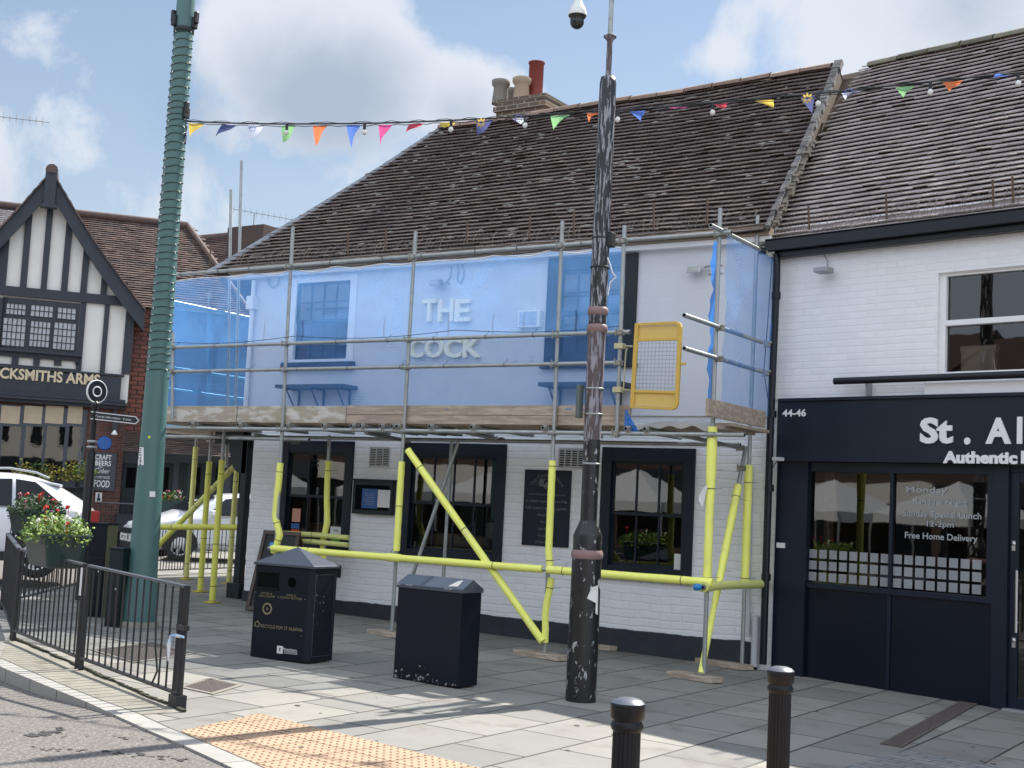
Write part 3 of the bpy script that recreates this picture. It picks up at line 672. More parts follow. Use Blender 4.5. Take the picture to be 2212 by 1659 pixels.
B().box(nb[0]-.02, nb[1]+.02, Y-.12, Y, nb[3], nb[3]+.025).build('hood', 'green_black', nbx)
B().box(nb[0]+.055, nb[1]-.055, Y-.094, Y-.091, nb[2]+.06, nb[3]-.06).build('recess', 'room_dark', nbx)
for q, m_ in (((783,1055,814,1099),'paper_blue'), ((817,1058,841,1097),'paper_white')):
    r_ = rect(*q, y=Y-.096); B().box(r_[0], r_[1], Y-.097, Y-.0945, r_[2], r_[3]).build('notice', m_, nbx)
for j in range(7): r_ = rect(787, 1066+4*j, 810, 1067.4+4*j, y=Y-.098); B().box(r_[0]+.01*(j%3), r_[1]-.015*(j%2), Y-.0985, Y-.0975, r_[2], r_[3]).build('print_line', 'paper_white', nbx)
for j in range(9): r_ = rect(820, 1063+3.4*j, 838, 1064*1.0+3.4*j, y=Y-.098); B().box(r_[0], r_[1]-.02*(j%2), Y-.0985, Y-.0975, r_[2], r_[3]).build('print_line', 'grey_plastic', nbx)
# menu board
bd = rect(1136,1014,1236,1184); bd[1] = F(1232,1100).x; board = B().box(bd[0], bd[1], Y-.02, Y-.001, bd[2], bd[3]).build('menu_board', 'navy', pub)
M('faint', (.13,.145,.16), .6); M('fainter', (.08,.09,.10), .6)
bc = (bd[0]+bd[1])/2; bw_ = bd[1]-bd[0]; bh = bd[3]-bd[2]
def bt(s, k, h, wf=None, mat='faint', **q): return text(s, (bc, Y-.0215, bd[3]-bh*k), (1,0,0), (0,0,1), h, mat, board, wfit=wf and wf*bw_, ext=.001, bold=.01, **q)
text('The Cock St Albans', (bc, Y-.0215, bd[3]-bh*.06), (1,0,0), (0,0,1), .05, 'faint', board, wfit=bw_*.85, ext=.001, arc=.27)
bt('www.thecockstalbans.com', .32, .026, .78); bt('St Albans leading Gastro Pub', .41, .034, .88); bt('Fully heated huge rear garden', .50, .034, .9); bt('Alfresco dining', .59, .032); bt('Sea food', .68, .032); bt('Late licence', .77, .032); bt('6 Cask ales', .86, .032); bt('25 Butcher cuts', .945, .032)
b = B()                                        # cockerel emblem
cx, cz = bc-.03, bd[3]-bh*.19; yb = Y-.0225
for k in range(5):
    a0 = R(100+k*26); pts = [V(cx, yb, cz-.02)]
    for j in range(1, 6): t = j/5; rr = .10*t; aa = a0-.5*t*t*1.8; pts.append(V(cx-.03+math.cos(aa)*rr*.9, yb, cz-.01+math.sin(aa)*rr))
    b.path(pts, [.009,.011,.011,.009,.006,.002], 5)
b.lathe([(.001,-.05),(.028,-.03),(.034,0),(.022,.035),(.012,.06)], (cx+.02, yb+.0, cz-.02), 8, ax=(.5,0,.8)); b.build('cockerel_emblem', 'faint', board)
# flood lamps, conduit, alarm box, ring
def flood(px, py, y, name='flood_lamp', mat='grey_plastic', s=1.0, par=pub):
    p = F(px, py, y); b = B(); b.prism([p+V(-.10*s,-.16,-.05*s), p+V(.10*s,-.16,-.05*s), p+V(.12*s,-.16,.0), p+V(.07*s,-.16,.05*s), p+V(-.07*s,-.16,.05*s), p+V(-.12*s,-.16,.0)], V(0,.1,.02))
    b.path([p+V(.08*s,-.1,0), p+V(.16*s,-.08,.0), p+V(.17*s,0,.01)], .012, 6); o = b.build(name, mat, par, bevel=.008)
    B().box(p.x-.08*s, p.x+.08*s, p.y-.165, p.y-.16, p.z-.04*s, p.z+.035*s).build('lens', 'vent_white', o); return o
flood(953,615,Y-.03,mat='grey_metal',s=.8); flood(1508,586,Y-.03,s=.9)
b = B(); q = [F(x,y,Y-.045) for x,y in ((962,612),(972,600),(975,580),(968,565),(985,562),(990,580),(988,605),(995,612),(1001,600),(1002,585),(996,565))]; b.path(q, .008, 5); 
q = [F(x,y,Y-.045) for x,y in ((1518,582),(1525,575),(1540,573),(1560,573))]; b.path(q, .007, 5); b.path([F(x,y,Y-.045) for x,y in ((1530,592),(1560,590))], .006, 5); b.build('cables', 'grey_metal', pub)
r_ = rect(1126,673,1172,708,Y-.03); ab = B().box(r_[0], r_[1], Y-.11, Y-.03, r_[2], r_[3]).build('alarm_box', 'white_paint', pub, bevel=.01); B().box(r_[0]+.03, r_[1]-.05, Y-.114, Y-.111, r_[2]+.03, r_[3]-.02).build('cover', M('mirror_grey', (.5,.52,.56), .12, metal=.8), ab)
p = F(683*.864,705*.864,Y-.04); B().lathe([(.10,0),(.115,.0),(.115,.02),(.10,.02)], F(592,605,Y-.05), 24, ax=(0,-1,0), cap=False).build('extractor_ring', 'vent_white', pub)
b = B(); xg = -14.27; b.tube((xg, Y-.08, 5.0), (xg, Y-.08, 2.9), .035).box(xg-.07, xg+.07, Y-.15, Y-.03, 4.55, 4.75); b.build('drain_pipe', 'white_paint', pub)
# window shelves with brackets (window box holders)
M('shelf', (.025,.045,.06), .5)
def shelf(pxa, pxb, pyt, brs):
    a, c = F(pxa, pyt, Y-.35), F(pxb, pyt, Y-.35); z = a.z; b = B(); b.box(a.x, c.x, Y-.37, Y-.04, z-.05, z); o = b.build('shelf', 'shelf', pub)
    for f in brs:
        x = a.x+(c.x-a.x)*f; b = B(); b.box(x-.012, x+.012, Y-.35, Y-.06, z-.07, z-.052).box(x-.012, x+.012, Y-.06, Y-.036, z-.42, z-.05); b.bar((x,Y-.33,z-.07), (x,Y-.06,z-.42), .022, .012); b.build('bracket', 'shelf', o)
shelf(596,742,831,(.15,.52,.9)); shelf(1164,1345,826,(.12,.45,.85))
# small hatch and small dark vent low on the wall
r_ = rect(727,1221,736,1248); B().box(r_[0], r_[1], Y-.02, Y, r_[2], r_[3]).build('service_hatch', 'green_black', pub)
r_ = rect(776,1242,797,1282); B().box(r_[0], r_[1], Y-.006, Y+.01, r_[2], r_[3]).build('blocked_hatch', 'white_brick', pub)
# corner post with curved bracket at the recessed doorway
x, y_ = -14.33, 14.95; b = B(); p = G(522,1270); b.box(x-.22, x-.10, y_, y_+.12, -.1, 2.75).box(x-.29, x-.03, y_-.06, y_+.18, -.1, .38)
b.build('corner_post', 'green_black', pub, bevel=.006)
b = B(); cv = [V(x-.16, y_+.04, 1.95)] ; pts = []
for k in range(8): t = k/7; pts.append(V(x-.16+.02, y_+.06-1.0*(t**1.7)*.45, 1.85+.75*t))
b.prism([V(x-.12,y_,2.75)] + [V(x-.12-.42*(k/7)**.5, y_, 2.05+.62*(k/7)**2) for k in range(8)] + [V(x-.54,y_,2.75)], V(0,.12,0)); b.build('corner_bracket', 'green_black', pub)
B().box(-15.2,-14.31,15.0,15.2,2.5,2.85).build('lintel', 'green_black', pub)
# ================================================================== the shop next door (its front turns 11.7 degrees towards the street)
SA = R(-11.7); SU = Vector((math.cos(SA), math.sin(SA), 0)); SN = Vector((math.sin(SA), -math.cos(SA), 0)); S0 = Vector((-5.44, 14.70, 0)); ZV = Vector((0,0,1))
def S(u, z, d=0): return S0 + SU*u + SN*d + ZV*z
def SP(px, py, d=0):
    p = PL(px, py, S0+SN*d, SN); return (p-S0).dot(SU), p.z
def SR(px0, py0, px1, py1, d=0):
    a, c = SP(px0, py0, d), SP(px1, py1, d); return min(a[0],c[0]), max(a[0],c[0]), min(a[1],c[1]), max(a[1],c[1])
class SB(B):
    def sb(s, u0, u1, z0, z1, d0, d1, **k): return s.ob(S(u0,z0,d0), SU*(u1-u0), SN*(d1-d0), ZV*(z1-z0), **k)
shop = thing('restaurant_building', 'white painted brick building with a dark navy restaurant front and black gutter beside the pub', 'shop', S(3,0))
UW = SR(2027,590,2330,802); zs = SP(1681,862)[1]; UL = SP(1664,700)[0]
us = [UL, UW[0], UW[1], 8.5]; zz = [zs-.05, UW[2], UW[3], 5.22]
b = SB()
for i in range(3):
    for j in range(3):
        if i == 1 and j == 1: continue
        b.quad(S(us[i],zz[j]), S(us[i+1],zz[j]), S(us[i+1],zz[j+1]), S(us[i],zz[j+1]))
for a, c in ((UW[0], UW[1]),):
    b.quad(S(a,UW[2]),S(a,UW[3]),S(a,UW[3],-.12),S(a,UW[2],-.12)); b.quad(S(c,UW[2]),S(c,UW[2],-.12),S(c,UW[3],-.12),S(c,UW[3])); b.quad(S(a,UW[3]),S(c,UW[3]),S(c,UW[3],-.12),S(a,UW[3],-.12)); b.quad(S(a,UW[2]),S(a,UW[2],-.12),S(c,UW[2],-.12),S(c,UW[2]))
b.quad(S(UL,-.2), S(.05,-.2), S(.05,zs), S(UL,zs)); b.quad(S(UL,-.2,0), S(UL,5.2,0), S(UL,5.2,-.9), S(UL,-.2,-.9)); b.quad(S(8.5,-.2), S(8.5,5.2), S(8.5,5.2,-6), S(8.5,-.2,-6))
b.build('wall', 'white_brick_shop', shop)
b = B(); b.box(XR-.02, -5.45, 14.9, 15.4, -.2, 5.2); b.build('wall', 'white_brick', shop, label='narrow recessed strip of white wall')
b = SB(); b.sb(UL, UL+.03, -.1, 5.15, 0, .025); b.sb(UL, 8.4, 5.07, 5.13, .0, .03); b.build('corner_trim', 'white_paint', shop)
# upper sash window with arch and stone sill
g = SR(2041,596,2300,802); fr = SB(); d0, d1 = -.11, -.04; t_ = .05
zm = SP(2045,697)[1]
fr.sb(UW[0], g[0], UW[2], UW[3], d0, d1).sb(g[0], UW[1], g[3], UW[3], d0, d1-.004).sb(g[0], UW[1], UW[2], UW[2]+.05, d0, d1-.003).sb(g[0], UW[1], zm-.03, zm+.03, d0, d1+.012)
wf = fr.build('window', 'white_paint', shop, bevel=.004)
B().quad(S(g[0],UW[2]+.05,-.09), S(UW[1],UW[2]+.05,-.09), S(UW[1],g[3],-.09), S(g[0],g[3],-.09)).build('pane', 'glass', wf)
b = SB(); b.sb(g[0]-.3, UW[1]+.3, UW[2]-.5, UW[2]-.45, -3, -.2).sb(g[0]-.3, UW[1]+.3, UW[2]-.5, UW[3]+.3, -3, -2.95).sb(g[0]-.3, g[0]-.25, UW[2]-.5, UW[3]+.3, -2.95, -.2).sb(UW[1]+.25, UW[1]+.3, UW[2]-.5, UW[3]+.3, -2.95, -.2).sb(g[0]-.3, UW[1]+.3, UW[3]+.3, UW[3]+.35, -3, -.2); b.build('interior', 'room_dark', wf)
a = SR(2074,757,2147,802,-.3); b = SB(); b.sb(a[0], a[1], a[2]-.3, a[3], -.42, -.3); st_ = b.build('cushion', M('cream_cloth', (.62,.52,.42), .8, var=.1), wf, bevel=.03); B().tube(S(a[0]-.01,a[3]+.01,-.36), S(a[1]+.01,a[3]+.01,-.36), .045, n=14).build('cushion_roll', 'cream_cloth', wf)
b = SB(); arch = []
for k in range(11): s_ = k/10; arch.append(S(UW[0]-.03+(UW[1]-UW[0]+.06)*s_, UW[3]-.01+.10*math.sin(PI*s_), -.02))
b.prism(arch[::-1], -SN*.06); b.build('arch', 'white_brick_shop', shop)
s2 = SR(2000,836,2360,852,.06); b = SB(); b.sb(s2[0], s2[1], s2[2]+.03, s2[3]+.04, .0, .10); b.build('sill', 'white_paint', shop, bevel=.01)
# awning cassette
a = SP(1803,816,.16), SP(1803,831,.16); zt, zb_ = a[0][1], a[1][1]; b = B(); r_ = (zt-zb_)/2
b.tube(S(a[0][0], (zt+zb_)/2, .16), S(7.8, (zt+zb_)/2, .16), r_, n=16); o = SB(); aw = b.build('awning_case', 'black_gutter', shop)
for uu in (.9, 3.6): o = SB(); p = SP(1879,835,.02); o.sb(p[0]+uu-.9, p[0]+uu-.88, zb_-.17, zb_+.02, 0, .12).build('bracket', 'grey_metal', aw)
# fascia and shop front
fz1, fz0 = SP(1681,868,.14)[1], SP(1681,996,.14)[1]; f0 = SP(1678,930,.14)[0]
b = SB(); b.sb(f0, 8.4, fz0, fz1, 0, .14); fas = b.build('fascia', 'navy', shop, bevel=.004); SB().sb(f0+.02, 8.4, fz1, fz1+.035, 0, .17).build('cornice', 'navy', fas)
M('sign_white', (.75,.75,.74), .4)
def st(s, px0, px1, py0, py1, mat='sign_white', par=None, d=.141, ext=.02, bold=.02, name='lettering'):
    um, z0 = SP((px0+px1)/2, py1, d); _, z1 = SP((px0+px1)/2, py0, d); w_ = SP(px1, py0, d)[0]-SP(px0, py0, d)[0]
    return text(s, S(um, (z0+z1)/2, d), SU, ZV, z1-z0, mat, par or fas, name=name, wfit=w_, ext=ext, bold=bold)
st('44-46', 1690, 1741, 884, 899, bold=.03, ext=.003); 
for ch, p0, p1, y0, y1 in (('St', 1988, 2059, 902, 955), ('.', 2084, 2097, 900, 957), ('A', 2130, 2185, 902, 956), ('l', 2198, 2209, 900, 956)): st(ch, p0, p1, y0, y1, bold=.04)
st('Authentic', 2037, 2197, 975, 1000, bold=.045); st('I', 2207, 2216, 974, 1000, bold=.045)
zb0 = -.12
b = SB(); pl0 = SP(1676,1100,.06)[0]
b.sb(pl0, .10, zb0, fz0, 0, .06); b.build('pilaster', 'navy', shop)
G1 = SR(1741,1018,1919,1272); G2 = SR(1932,1020,2131,1290); gtop = min(G1[3], G2[3])-.005; gbot = (G1[2]+G2[2])/2; e = .05
b = SB(); u_end = SP(2146,1200)[0]
b.sb(.10, G1[0], zb0, fz0, -.04, .02).sb(G1[0], u_end, gtop, fz0, -.04, .018).sb(G1[0], u_end, gbot-.06, gbot, -.04, .03).sb(G1[1], G2[0], gbot, gtop, -.04, .02).sb(G2[1], u_end, gbot, gtop, -.04, .02).sb(G1[0], u_end, zb0, zb0+.07, -.04, .02)
b.sb(G1[1], G2[0], zb0+.07, gbot-.06, -.04, .02)
sf = b.build('shop_window', 'navy', shop, bevel=.003)
M('panel', (.005,.009,.016), .26, var=.2, scale=2, spec=.3)
b = SB(); b.sb(G1[0], G1[1], zb0+.07, gbot-.06, -.04, .0).sb(G2[0], u_end, zb0+.07, gbot-.06, -.04, .0); b.build('panel', 'panel', sf)
for g_ in (G1, G2): B().quad(S(g_[0],gbot,-.02), S(g_[1],gbot,-.02), S(g_[1],gtop,-.02), S(g_[0],gtop,-.02)).build('pane', 'glass', sf)
b = SB(); b.sb(.05, u_end, -.1, 2.4, -2.6, -2.55).sb(.05, .1, -.1, 2.4, -2.55, -.1).sb(u_end-.05, u_end, -.1, 2.4, -2.55, -.1).sb(.05, u_end, -.1, .0, -2.55, -.1).sb(.05, u_end, 2.35, 2.4, -2.55, -.1)
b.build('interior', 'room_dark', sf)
M('net_curtain', (.20,.20,.19), .9, var=.35, scale=18)
c_ = SR(1741,1018,1762,1262,-.25); SB().sb(c_[0]-.1, c_[1], gbot, gtop+.1, -.3, -.27).build('curtain', 'net_curtain', sf)
c_ = SR(1765,1018,1790,1262,-.25); SB().sb(c_[0], c_[1], gbot-.1, gtop+.1, -.34, -.31).build('curtain', M('pattern_curtain', (.16,.13,.08), .9, var=.5, scale=30), sf)
# frosted squares
m = bpy.data.materials.new('frosted'); m.use_nodes = True; t = m.node_tree; bs = t.nodes['Principled BSDF']; bs.inputs['Base Color'].default_value = (.42,.44,.45,1); bs.inputs['Roughness'].default_value = .6; bs.inputs['Alpha'].default_value = .55
cT = t.nodes.new('ShaderNodeTexCoord'); nT = t.nodes.new('ShaderNodeTexNoise'); nT.inputs['Scale'].default_value = 3; t.links.new(cT.outputs['Object'], nT.inputs[0]); q_ = t.nodes.new('ShaderNodeMath'); q_.operation = 'MULTIPLY_ADD'; t.links.new(nT.outputs[0], q_.inputs[0]); q_.inputs[1].default_value = .3; q_.inputs[2].default_value = .45; t.links.new(q_.outputs[0], bs.inputs['Alpha']); MT['frosted'] = m
sq = .098; gp = .128
for g_, n_sq in ((G1, 9), (G2, 9)):
    b = B()
    for i in range(n_sq):
        for j in range(3):
            u0 = g_[1]-.01-sq-i*gp if g_ is G1 else g_[0]+.005+i*gp
            if u0 < g_[0] or u0+sq > g_[1]+.01 or (g_ is G1 and i == 8 and j == 2): continue
            z0 = gbot+.02+j*gp; b.quad(S(u0,z0,-.015), S(u0+sq,z0,-.015), S(u0+sq,z0+sq,-.015), S(u0,z0+sq,-.015))
    b.build('frosted_squares', 'frosted', sf)
M('vinyl', (.34,.36,.37), .6)
st('Monday', 1957, 2046, 1051, 1064, 'vinyl', sf, -.014, .001, .015); st('Banquet Night', 1972, 2088, 1078, 1090, 'vinyl', sf, -.014, .001, .015); st('Sunday Special Lunch', 1948, 2118, 1104, 1118, 'vinyl', sf, -.014, .001, .015)
st('12-2pm', 2002, 2060, 1126, 1138, 'vinyl', sf, -.014, .001, .015); st('Free Home Delivery', 1953, 2110, 1152, 1166, 'vinyl', sf, -.014, .001, .015)
# door with long pull handle
D0 = SP(2180,1200)[0]; b = SB(); b.sb(u_end, D0-.005, zb0, fz0, -.04, .03); b.build('pilaster', 'navy', shop)
b = SB(); b.sb(D0, D0+.09, zb0, fz0-.08, -.05, -.01).sb(D0+.09, D0+1.0, fz0-.18, fz0-.08, -.05, -.012).sb(D0+.09, D0+1.0, zb0, zb0+.2, -.05, -.012).sb(D0+.91, D0+1.0, zb0+.2, fz0-.18, -.05, -.01).sb(D0, D0+1.0, fz0-.08, fz0, -.05, .0)
dr = b.build('door', 'navy', shop, bevel=.003); B().quad(S(D0+.09,zb0+.2,-.03), S(D0+.91,zb0+.2,-.03), S(D0+.91,fz0-.18,-.03), S(D0+.09,fz0-.18,-.03)).build('pane', 'glass', dr)
SB().sb(D0+.09, D0+1.1, zb0, fz0, -1.0, -.95).build('interior', 'room_dark', dr)
M('steel', (.55,.55,.55), .28, metal=.9)
hz0, hz1 = SP(2196,1367,.05)[1], SP(2196,1232,.05)[1]; hu = SP(2195.5,1300,.05)[0]; b = B(); b.tube(S(hu,hz0,.05), S(hu,hz1,.05), .014, n=12).tube(S(hu,hz0+.1,-.01), S(hu,hz0+.1,.05), .009).tube(S(hu,hz1-.1,-.01), S(hu,hz1-.1,.05), .009); b.build('handle', 'steel', dr)
b = SB()
for py in (1179, 1388): u_, z_ = SP(2190, py, 0); b.lathe([(.001,.012),(.02,.012),(.02,-.012)], S(u_, z_+.02, 0), 12, ax=SN).sb(u_-.018, u_+.018, z_-.05, z_+.05, -.012, .006)
b.build('lock', 'steel', dr); SB().sb(D0-.02, 8.2, -.10, -.035, -.05, .08).build('threshold', 'grey_metal', shop); SB().sb(D0+1.0, 8.4, zb0, fz0, -.04, .02).build('panel', 'panel', shop)
SB().sb(.0, 8.4, -.14, -.055, 0, .09).build('step', 'concrete', shop)
q = SR(1679,1172,1696,1184,.06); SB().sb(q[0], q[1], q[2], q[3], .06, .075).build('name_plate', 'sign_white', shop)
q = SP(1684,992,.16); SB().sb(q[0]-.05, q[0]+.05, q[1]-.02, q[1]+.02, .14, .24).build('junction_box', 'grey_plastic', shop)
p = SP(1783,585,.1); fl = SB(); fl.sb(p[0]-.09, p[0]+.09, p[1]-.03, p[1]+.03, .06, .22); fo = fl.build('flood_lamp', 'grey_metal', shop, bevel=.01)
pts = [S(*SP(x,y,.02), .02) for x, y in ((1782,535),(1780,550),(1788,565),(1786,580))]; B().path(pts, .006, 5).build('cable', 'grey_metal', fo)
# gutter, roof
gz_ = SP(1655,515,.2)[1]; gl = SP(1655,515,.2)[0]; b = SB(); zg = SP(1900,498,.2)[1]
b.sb(gl, 8.6, zg-.09, zg+.04, .10, .22).sb(gl, 8.6, zg+.04, zg+.055, .08, .235).sb(gl, 8.6, zg-.16, zg-.09, .02, .14); b.build('gutter', 'black_gutter', shop, bevel=.01)
eo = S(gl+.02, zg+.03, .14); rtop = PL(1882,137,eo-SN*2.9,SN); svd = (-SN*2.9 + ZV*(rtop.z-eo.z-.05)); SSL = svd.length
def skeep(a, c): return a > -.6
def ssag(a, c): return .014*noise.noise(Vector((a*.9, c, 5)))
b = B(); tiles(b, eo-SU*.5, SU, svd, 9.5, SSL, lambda a, c: a > .36-.10*c, ssag, gu=.18, gv=.105, seed=21, lift=.042, jit=.005)
srf = b.build('roof', 'tile_light', shop)
sn = SU.cross(svd).normalized()
b = B(); b.quad(eo-SU*.6-sn*.03, eo+SU*9-sn*.03, eo+SU*9+svd-sn*.03, eo-SU*.9+svd-sn*.03); b.quad(eo-SU*.9+svd-sn*.05, eo+SU*9+svd-sn*.05, eo+SU*9-SN*5.8, eo-SU*.9-SN*5.8); b.quad(eo-SU*.6-sn*.02, eo-SU*.9+svd-sn*.05, eo-SU*.9-SN*5.8); b.build('underlay', 'brick_dark', srf)
b = B(); rg = random.Random(15); a_ = -.0
rl = (rtop-(eo+svd)).dot(SU)
while a_ < 8.5:
    p0 = eo+svd+SU*(rl+a_)+sn*ssag(a_, SSL); vs = []
    for p in (p0, p0+SU*.44):
        for k in range(8): t = PI*k/7; vs.append(p+SN*math.cos(t)*.13+ZV*(math.sin(t)*.10-.02))
    b.add(vs, [(k,8+k,9+k,k+1) for k in range(7)]+[tuple(range(8))[::-1]], True, rnd=rg.random()); a_ += .45
b.build('ridge_tiles', M('ridge_moss', (.14,.12,.09), .85, rnd=.3, var=.3, scale=14, col2=(.10,.11,.06), thr=(.45,.65)), srf)
for px in (1738, 1905, 2135, 2178):
    d_ = SP(px, 500, .14)[0]; p = eo+SU*(d_-gl)+svd*.03+sn*.03; B().bar(p, p+ZV*.28+SN*.03, .022, .01).build('snow_guard_stake', 'rust', shop)
b = B(); rg = random.Random(19); x = .1
while x < 5.5:
    p = eo+SU*x+svd*.02+sn*.04; q = eo+SU*(x+rg.uniform(-.1,.1))+svd*.10+sn*.05; b.path([p, p.lerp(q,.5)+V(0,-.03,.02), q], .0028, 3, False); x += rg.uniform(.03,.08)
b.build('wire_mesh', 'wire', shop)
# black rain water downpipe from the gutter, grey conduit beside it
dp = thing('downpipe', 'black rainwater downpipe with a swan neck at the top between the pub and the restaurant', 'pipe', (-5.7,14.6,0))
pts = [F(x,y,14.62) for x,y in ((1640,541),(1652,543),(1668,545),(1676,553),(1678,566),(1678,600),(1665,900),(1648,1435))]
B().path(pts, .043, 12).build('pipe', 'black_gutter', dp)
b = B()
for i, y in ((5,640),(6,900),(6,1060),(6,1250)): 
    a, c = pts[5], pts[7]; t = (y-600)/835; p = a.lerp(c, t); B().tube(p-V(0,0,.04), p+V(0,0,.04), .054, n=12).build('collar', 'black_gutter', dp)
cond = thing('conduit', 'thin grey conduit with a wide lower cover beside the black downpipe', 'pipe', (-5.95,14.7,0))
pts = [F(x,y,14.72) for x,y in ((1622,1005),(1622,1100),(1617,1290),(1617,1370))]; B().path(pts, .022, 8).build('pipe', 'grey_plastic', cond)
pts = [F(x,y,14.70) for x,y in ((1633,1330),(1630,1440))]; B().path(pts, .05, 10).build('cover', 'grey_plastic', cond)
b = B(); b.path([F(x,y,14.6) for x,y in ((1668,560),(1658,700),(1650,800),(1660,870),(1672,930),(1668,960),(1655,1000),(1662,1020),(1676,1000),(1682,992))], .006, 5); b.build('loose_cable', 'black_gutter', dp)

# ================================================================== scaffold
YS, YI = 13.2, 14.35
scf = thing('scaffold', 'tube scaffold with yellow foam sleeves, timber boards and blue netting round the pub front', 'scaffold', (-10, 13.8, 0))
M('galv', (.36,.38,.37), .42, metal=.55, var=.22, scale=9, col2=(.25,.26,.25), thr=(.5,.75))
M('foam', (.92,.93,.20), .6, var=.10, scale=4, col2=(.78,.78,.26), thr=(.56,.74), bump=.15, bscale=30); M('foam_old', (.66,.67,.22), .65, var=.12, scale=4)
M('coupler', (.30,.29,.25), .5, metal=.6, var=.3); M('cable_tie', (.02,.02,.02), .5); M('cap_blue', (.02,.22,.55), .4)
M('board', (.34,.27,.205), .75, var=.22, scale=3, stretch=(1,5,9), col2=(.48,.39,.30), thr=(.45,.62), detail=8, bump=.2, bscale=20)
M('board_pale', (.40,.34,.26), .8, var=.2, scale=3, stretch=(1,3,3), col2=(.58,.55,.49), thr=(.48,.6), detail=8)
M('foot_yellow', (.50,.42,.03), .6, var=.2)
TR = .0245
def tb(name, p, q, mat='galv', r=TR, par=None, n=12, label=None):
    b = B(); b.tube(p, q, r, n=n); o = b.build(name, mat, par or scf, label=label)
    for e_, d_ in ((p, Vector(p)-Vector(q)), (q, Vector(q)-Vector(p))): 
        if name in ('putlog', 'guard_rail', 'ledger'): B().lathe([(.018,0),(.0175,.0015)], Vector(e_)+d_.normalized()*.0005, 10, ax=d_).build('tube_end', 'room_dark', o)
    return o
def tie(p, d, r, par, k=1):
    b = B(); d = Vector(d).normalized(); b.lathe([(r+.003,-.004),(r+.005,0),(r+.003,.004)], p, 12, ax=d, cap=False); a = d.orthogonal().normalized(); b.path([Vector(p)+a*r, Vector(p)+a*(r+.09)+V(0,0,.01*k)], .0025, 4); return b.build('cable_tie', 'cable_tie', par)
def sleeve(pts, r, par, ties=(), mat='foam', seam=True):
    rr = r if isinstance(r, list) else [r]*len(pts); b = B(); pts = [Vector(p) for p in pts]; fine = []; fr_ = []
    for i in range(len(pts)-1):
        for k in range(4): t = k/4; fine.append(pts[i].lerp(pts[i+1], t)); fr_.append((rr[i]+(rr[i+1]-rr[i])*t)*(1+.03*math.sin((i*4+k)*1.9)))
    fine.append(pts[-1]); fr_.append(rr[-1]); b.path(fine, fr_, 14); o = b.build('foam_sleeve', mat, par)
    for t in ties:
        k = t*(len(pts)-1); i = min(int(k), len(pts)-2); p = pts[i].lerp(pts[i+1], k-i); tie(p, pts[i+1]-pts[i], rr[i], o)
    return o
def coup(p, name='coupler'):
    b = B(); p = Vector(p); b.box(p.x-.038,p.x+.038,p.y-.045,p.y+.04,p.z-.03,p.z+.03); b.tube(p+V(-.05,-.03,.02), p+V(.055,-.05,.02), .008, n=6).tube(p+V(-.03,-.05,-.045), p+V(-.03,-.05,.05), .008, n=6).box(p.x+.04,p.x+.062,p.y-.06,p.y-.03,p.z+.005,p.z+.03)
    return b.build(name, 'coupler', scf, bevel=.008)
def std(bx, by, tx, ty, y=YS, name='standard', basez=None, r=TR):
    """upright through pixel (tx,ty) at the top and (bx,by) on the ground"""
    t_ = F(tx, ty, y); g_ = G(bx, by) if basez is None else F(bx, by, y); g_.y = y if basez is None else g_.y; 
    if basez is None: g_ = F(bx, by, y); g_.z = gz(g_.x)+.06
    return g_, t_, tb(name, g_, t_)
def on(p, q, py):                            # point on p-q that shows at image row py
    lo_, hi_ = 0., 1.
    s = 1 if proj(q)[1] < proj(p)[1] else -1
    for _ in range(40):
        m_ = (lo_+hi_)/2
        if (proj(p.lerp(q, m_))[1]-py)*s > 0: lo_ = m_
        else: hi_ = m_
    return p.lerp(q, m_)
def base(p, par, dz=0): 
    b = B(); b.box(p.x-.075,p.x+.075,p.y-.075,p.y+.075,p.z-.02,p.z-.008); b.tube(p-V(0,0,.01), p+V(0,0,.05), .019); return b.build('base_plate', 'coupler', par)
rows = [(750,717),(806,781)]
ZT, ZM, ZL = F(970,550,YS).z, F(860,734,YS-.05).z, F(860,793,YS-.05).z
sds = {}
for k, (bx, by, tx, ty) in dict(A=(590,1300,633,490), Bb=(846,1366,898,500), Cc=(1176,1414,1215,478), D=(1520,1468,1556,450)).items():
    sds[k] = std(bx, by, tx, ty)
for k, (bx, by, tx, ty) in dict(H1=(372,905,374,718), H2=(1332,945,1349,487)).items():
    p, q = F(bx, by, YS-.02), F(tx, ty, YS-.02); sds[k] = (p, q, tb('standard', p, q, label='short upright clipped above the boards'))
E0 = G(1603,1446); YE_ = E0.y; sds['E'] = std(1602,1446,1637,466, y=YE_)
for k in ('Bb','Cc','D','E'): base(sds[k][0], sds[k][2])
# guard rails and ledgers along the front
xl = F(338,750,YS).x
def rail(z, px1, y, name='guard_rail', x0=xl, pyr=700): x1 = F(px1, pyr, y).x; return tb(name, V(x0, y, z), V(x1, y, z))
top = rail(ZT, 1580, YS-.045, pyr=505); rail(ZM, 1361, YS-.05, pyr=717); rail(ZL, 1340, YS-.05, pyr=781)
ZG = F(1000,932,YS-.05).z; LG = rail(ZG, 1608, YS-.05, 'ledger', pyr=942); ZG2 = F(1000,951,YI).z; rail(ZG2, 1600, YI, 'ledger', x0=xl+.2, pyr=950)
x_ = F(495,948,YS+.1).x; tb('ledger', V(x_, YS+.1, F(580,948,YS+.1).z), V(F(668,948,YS+.1).x, YS+.1, F(580,948,YS+.1).z))
for px, py in ((1480,706),): pass
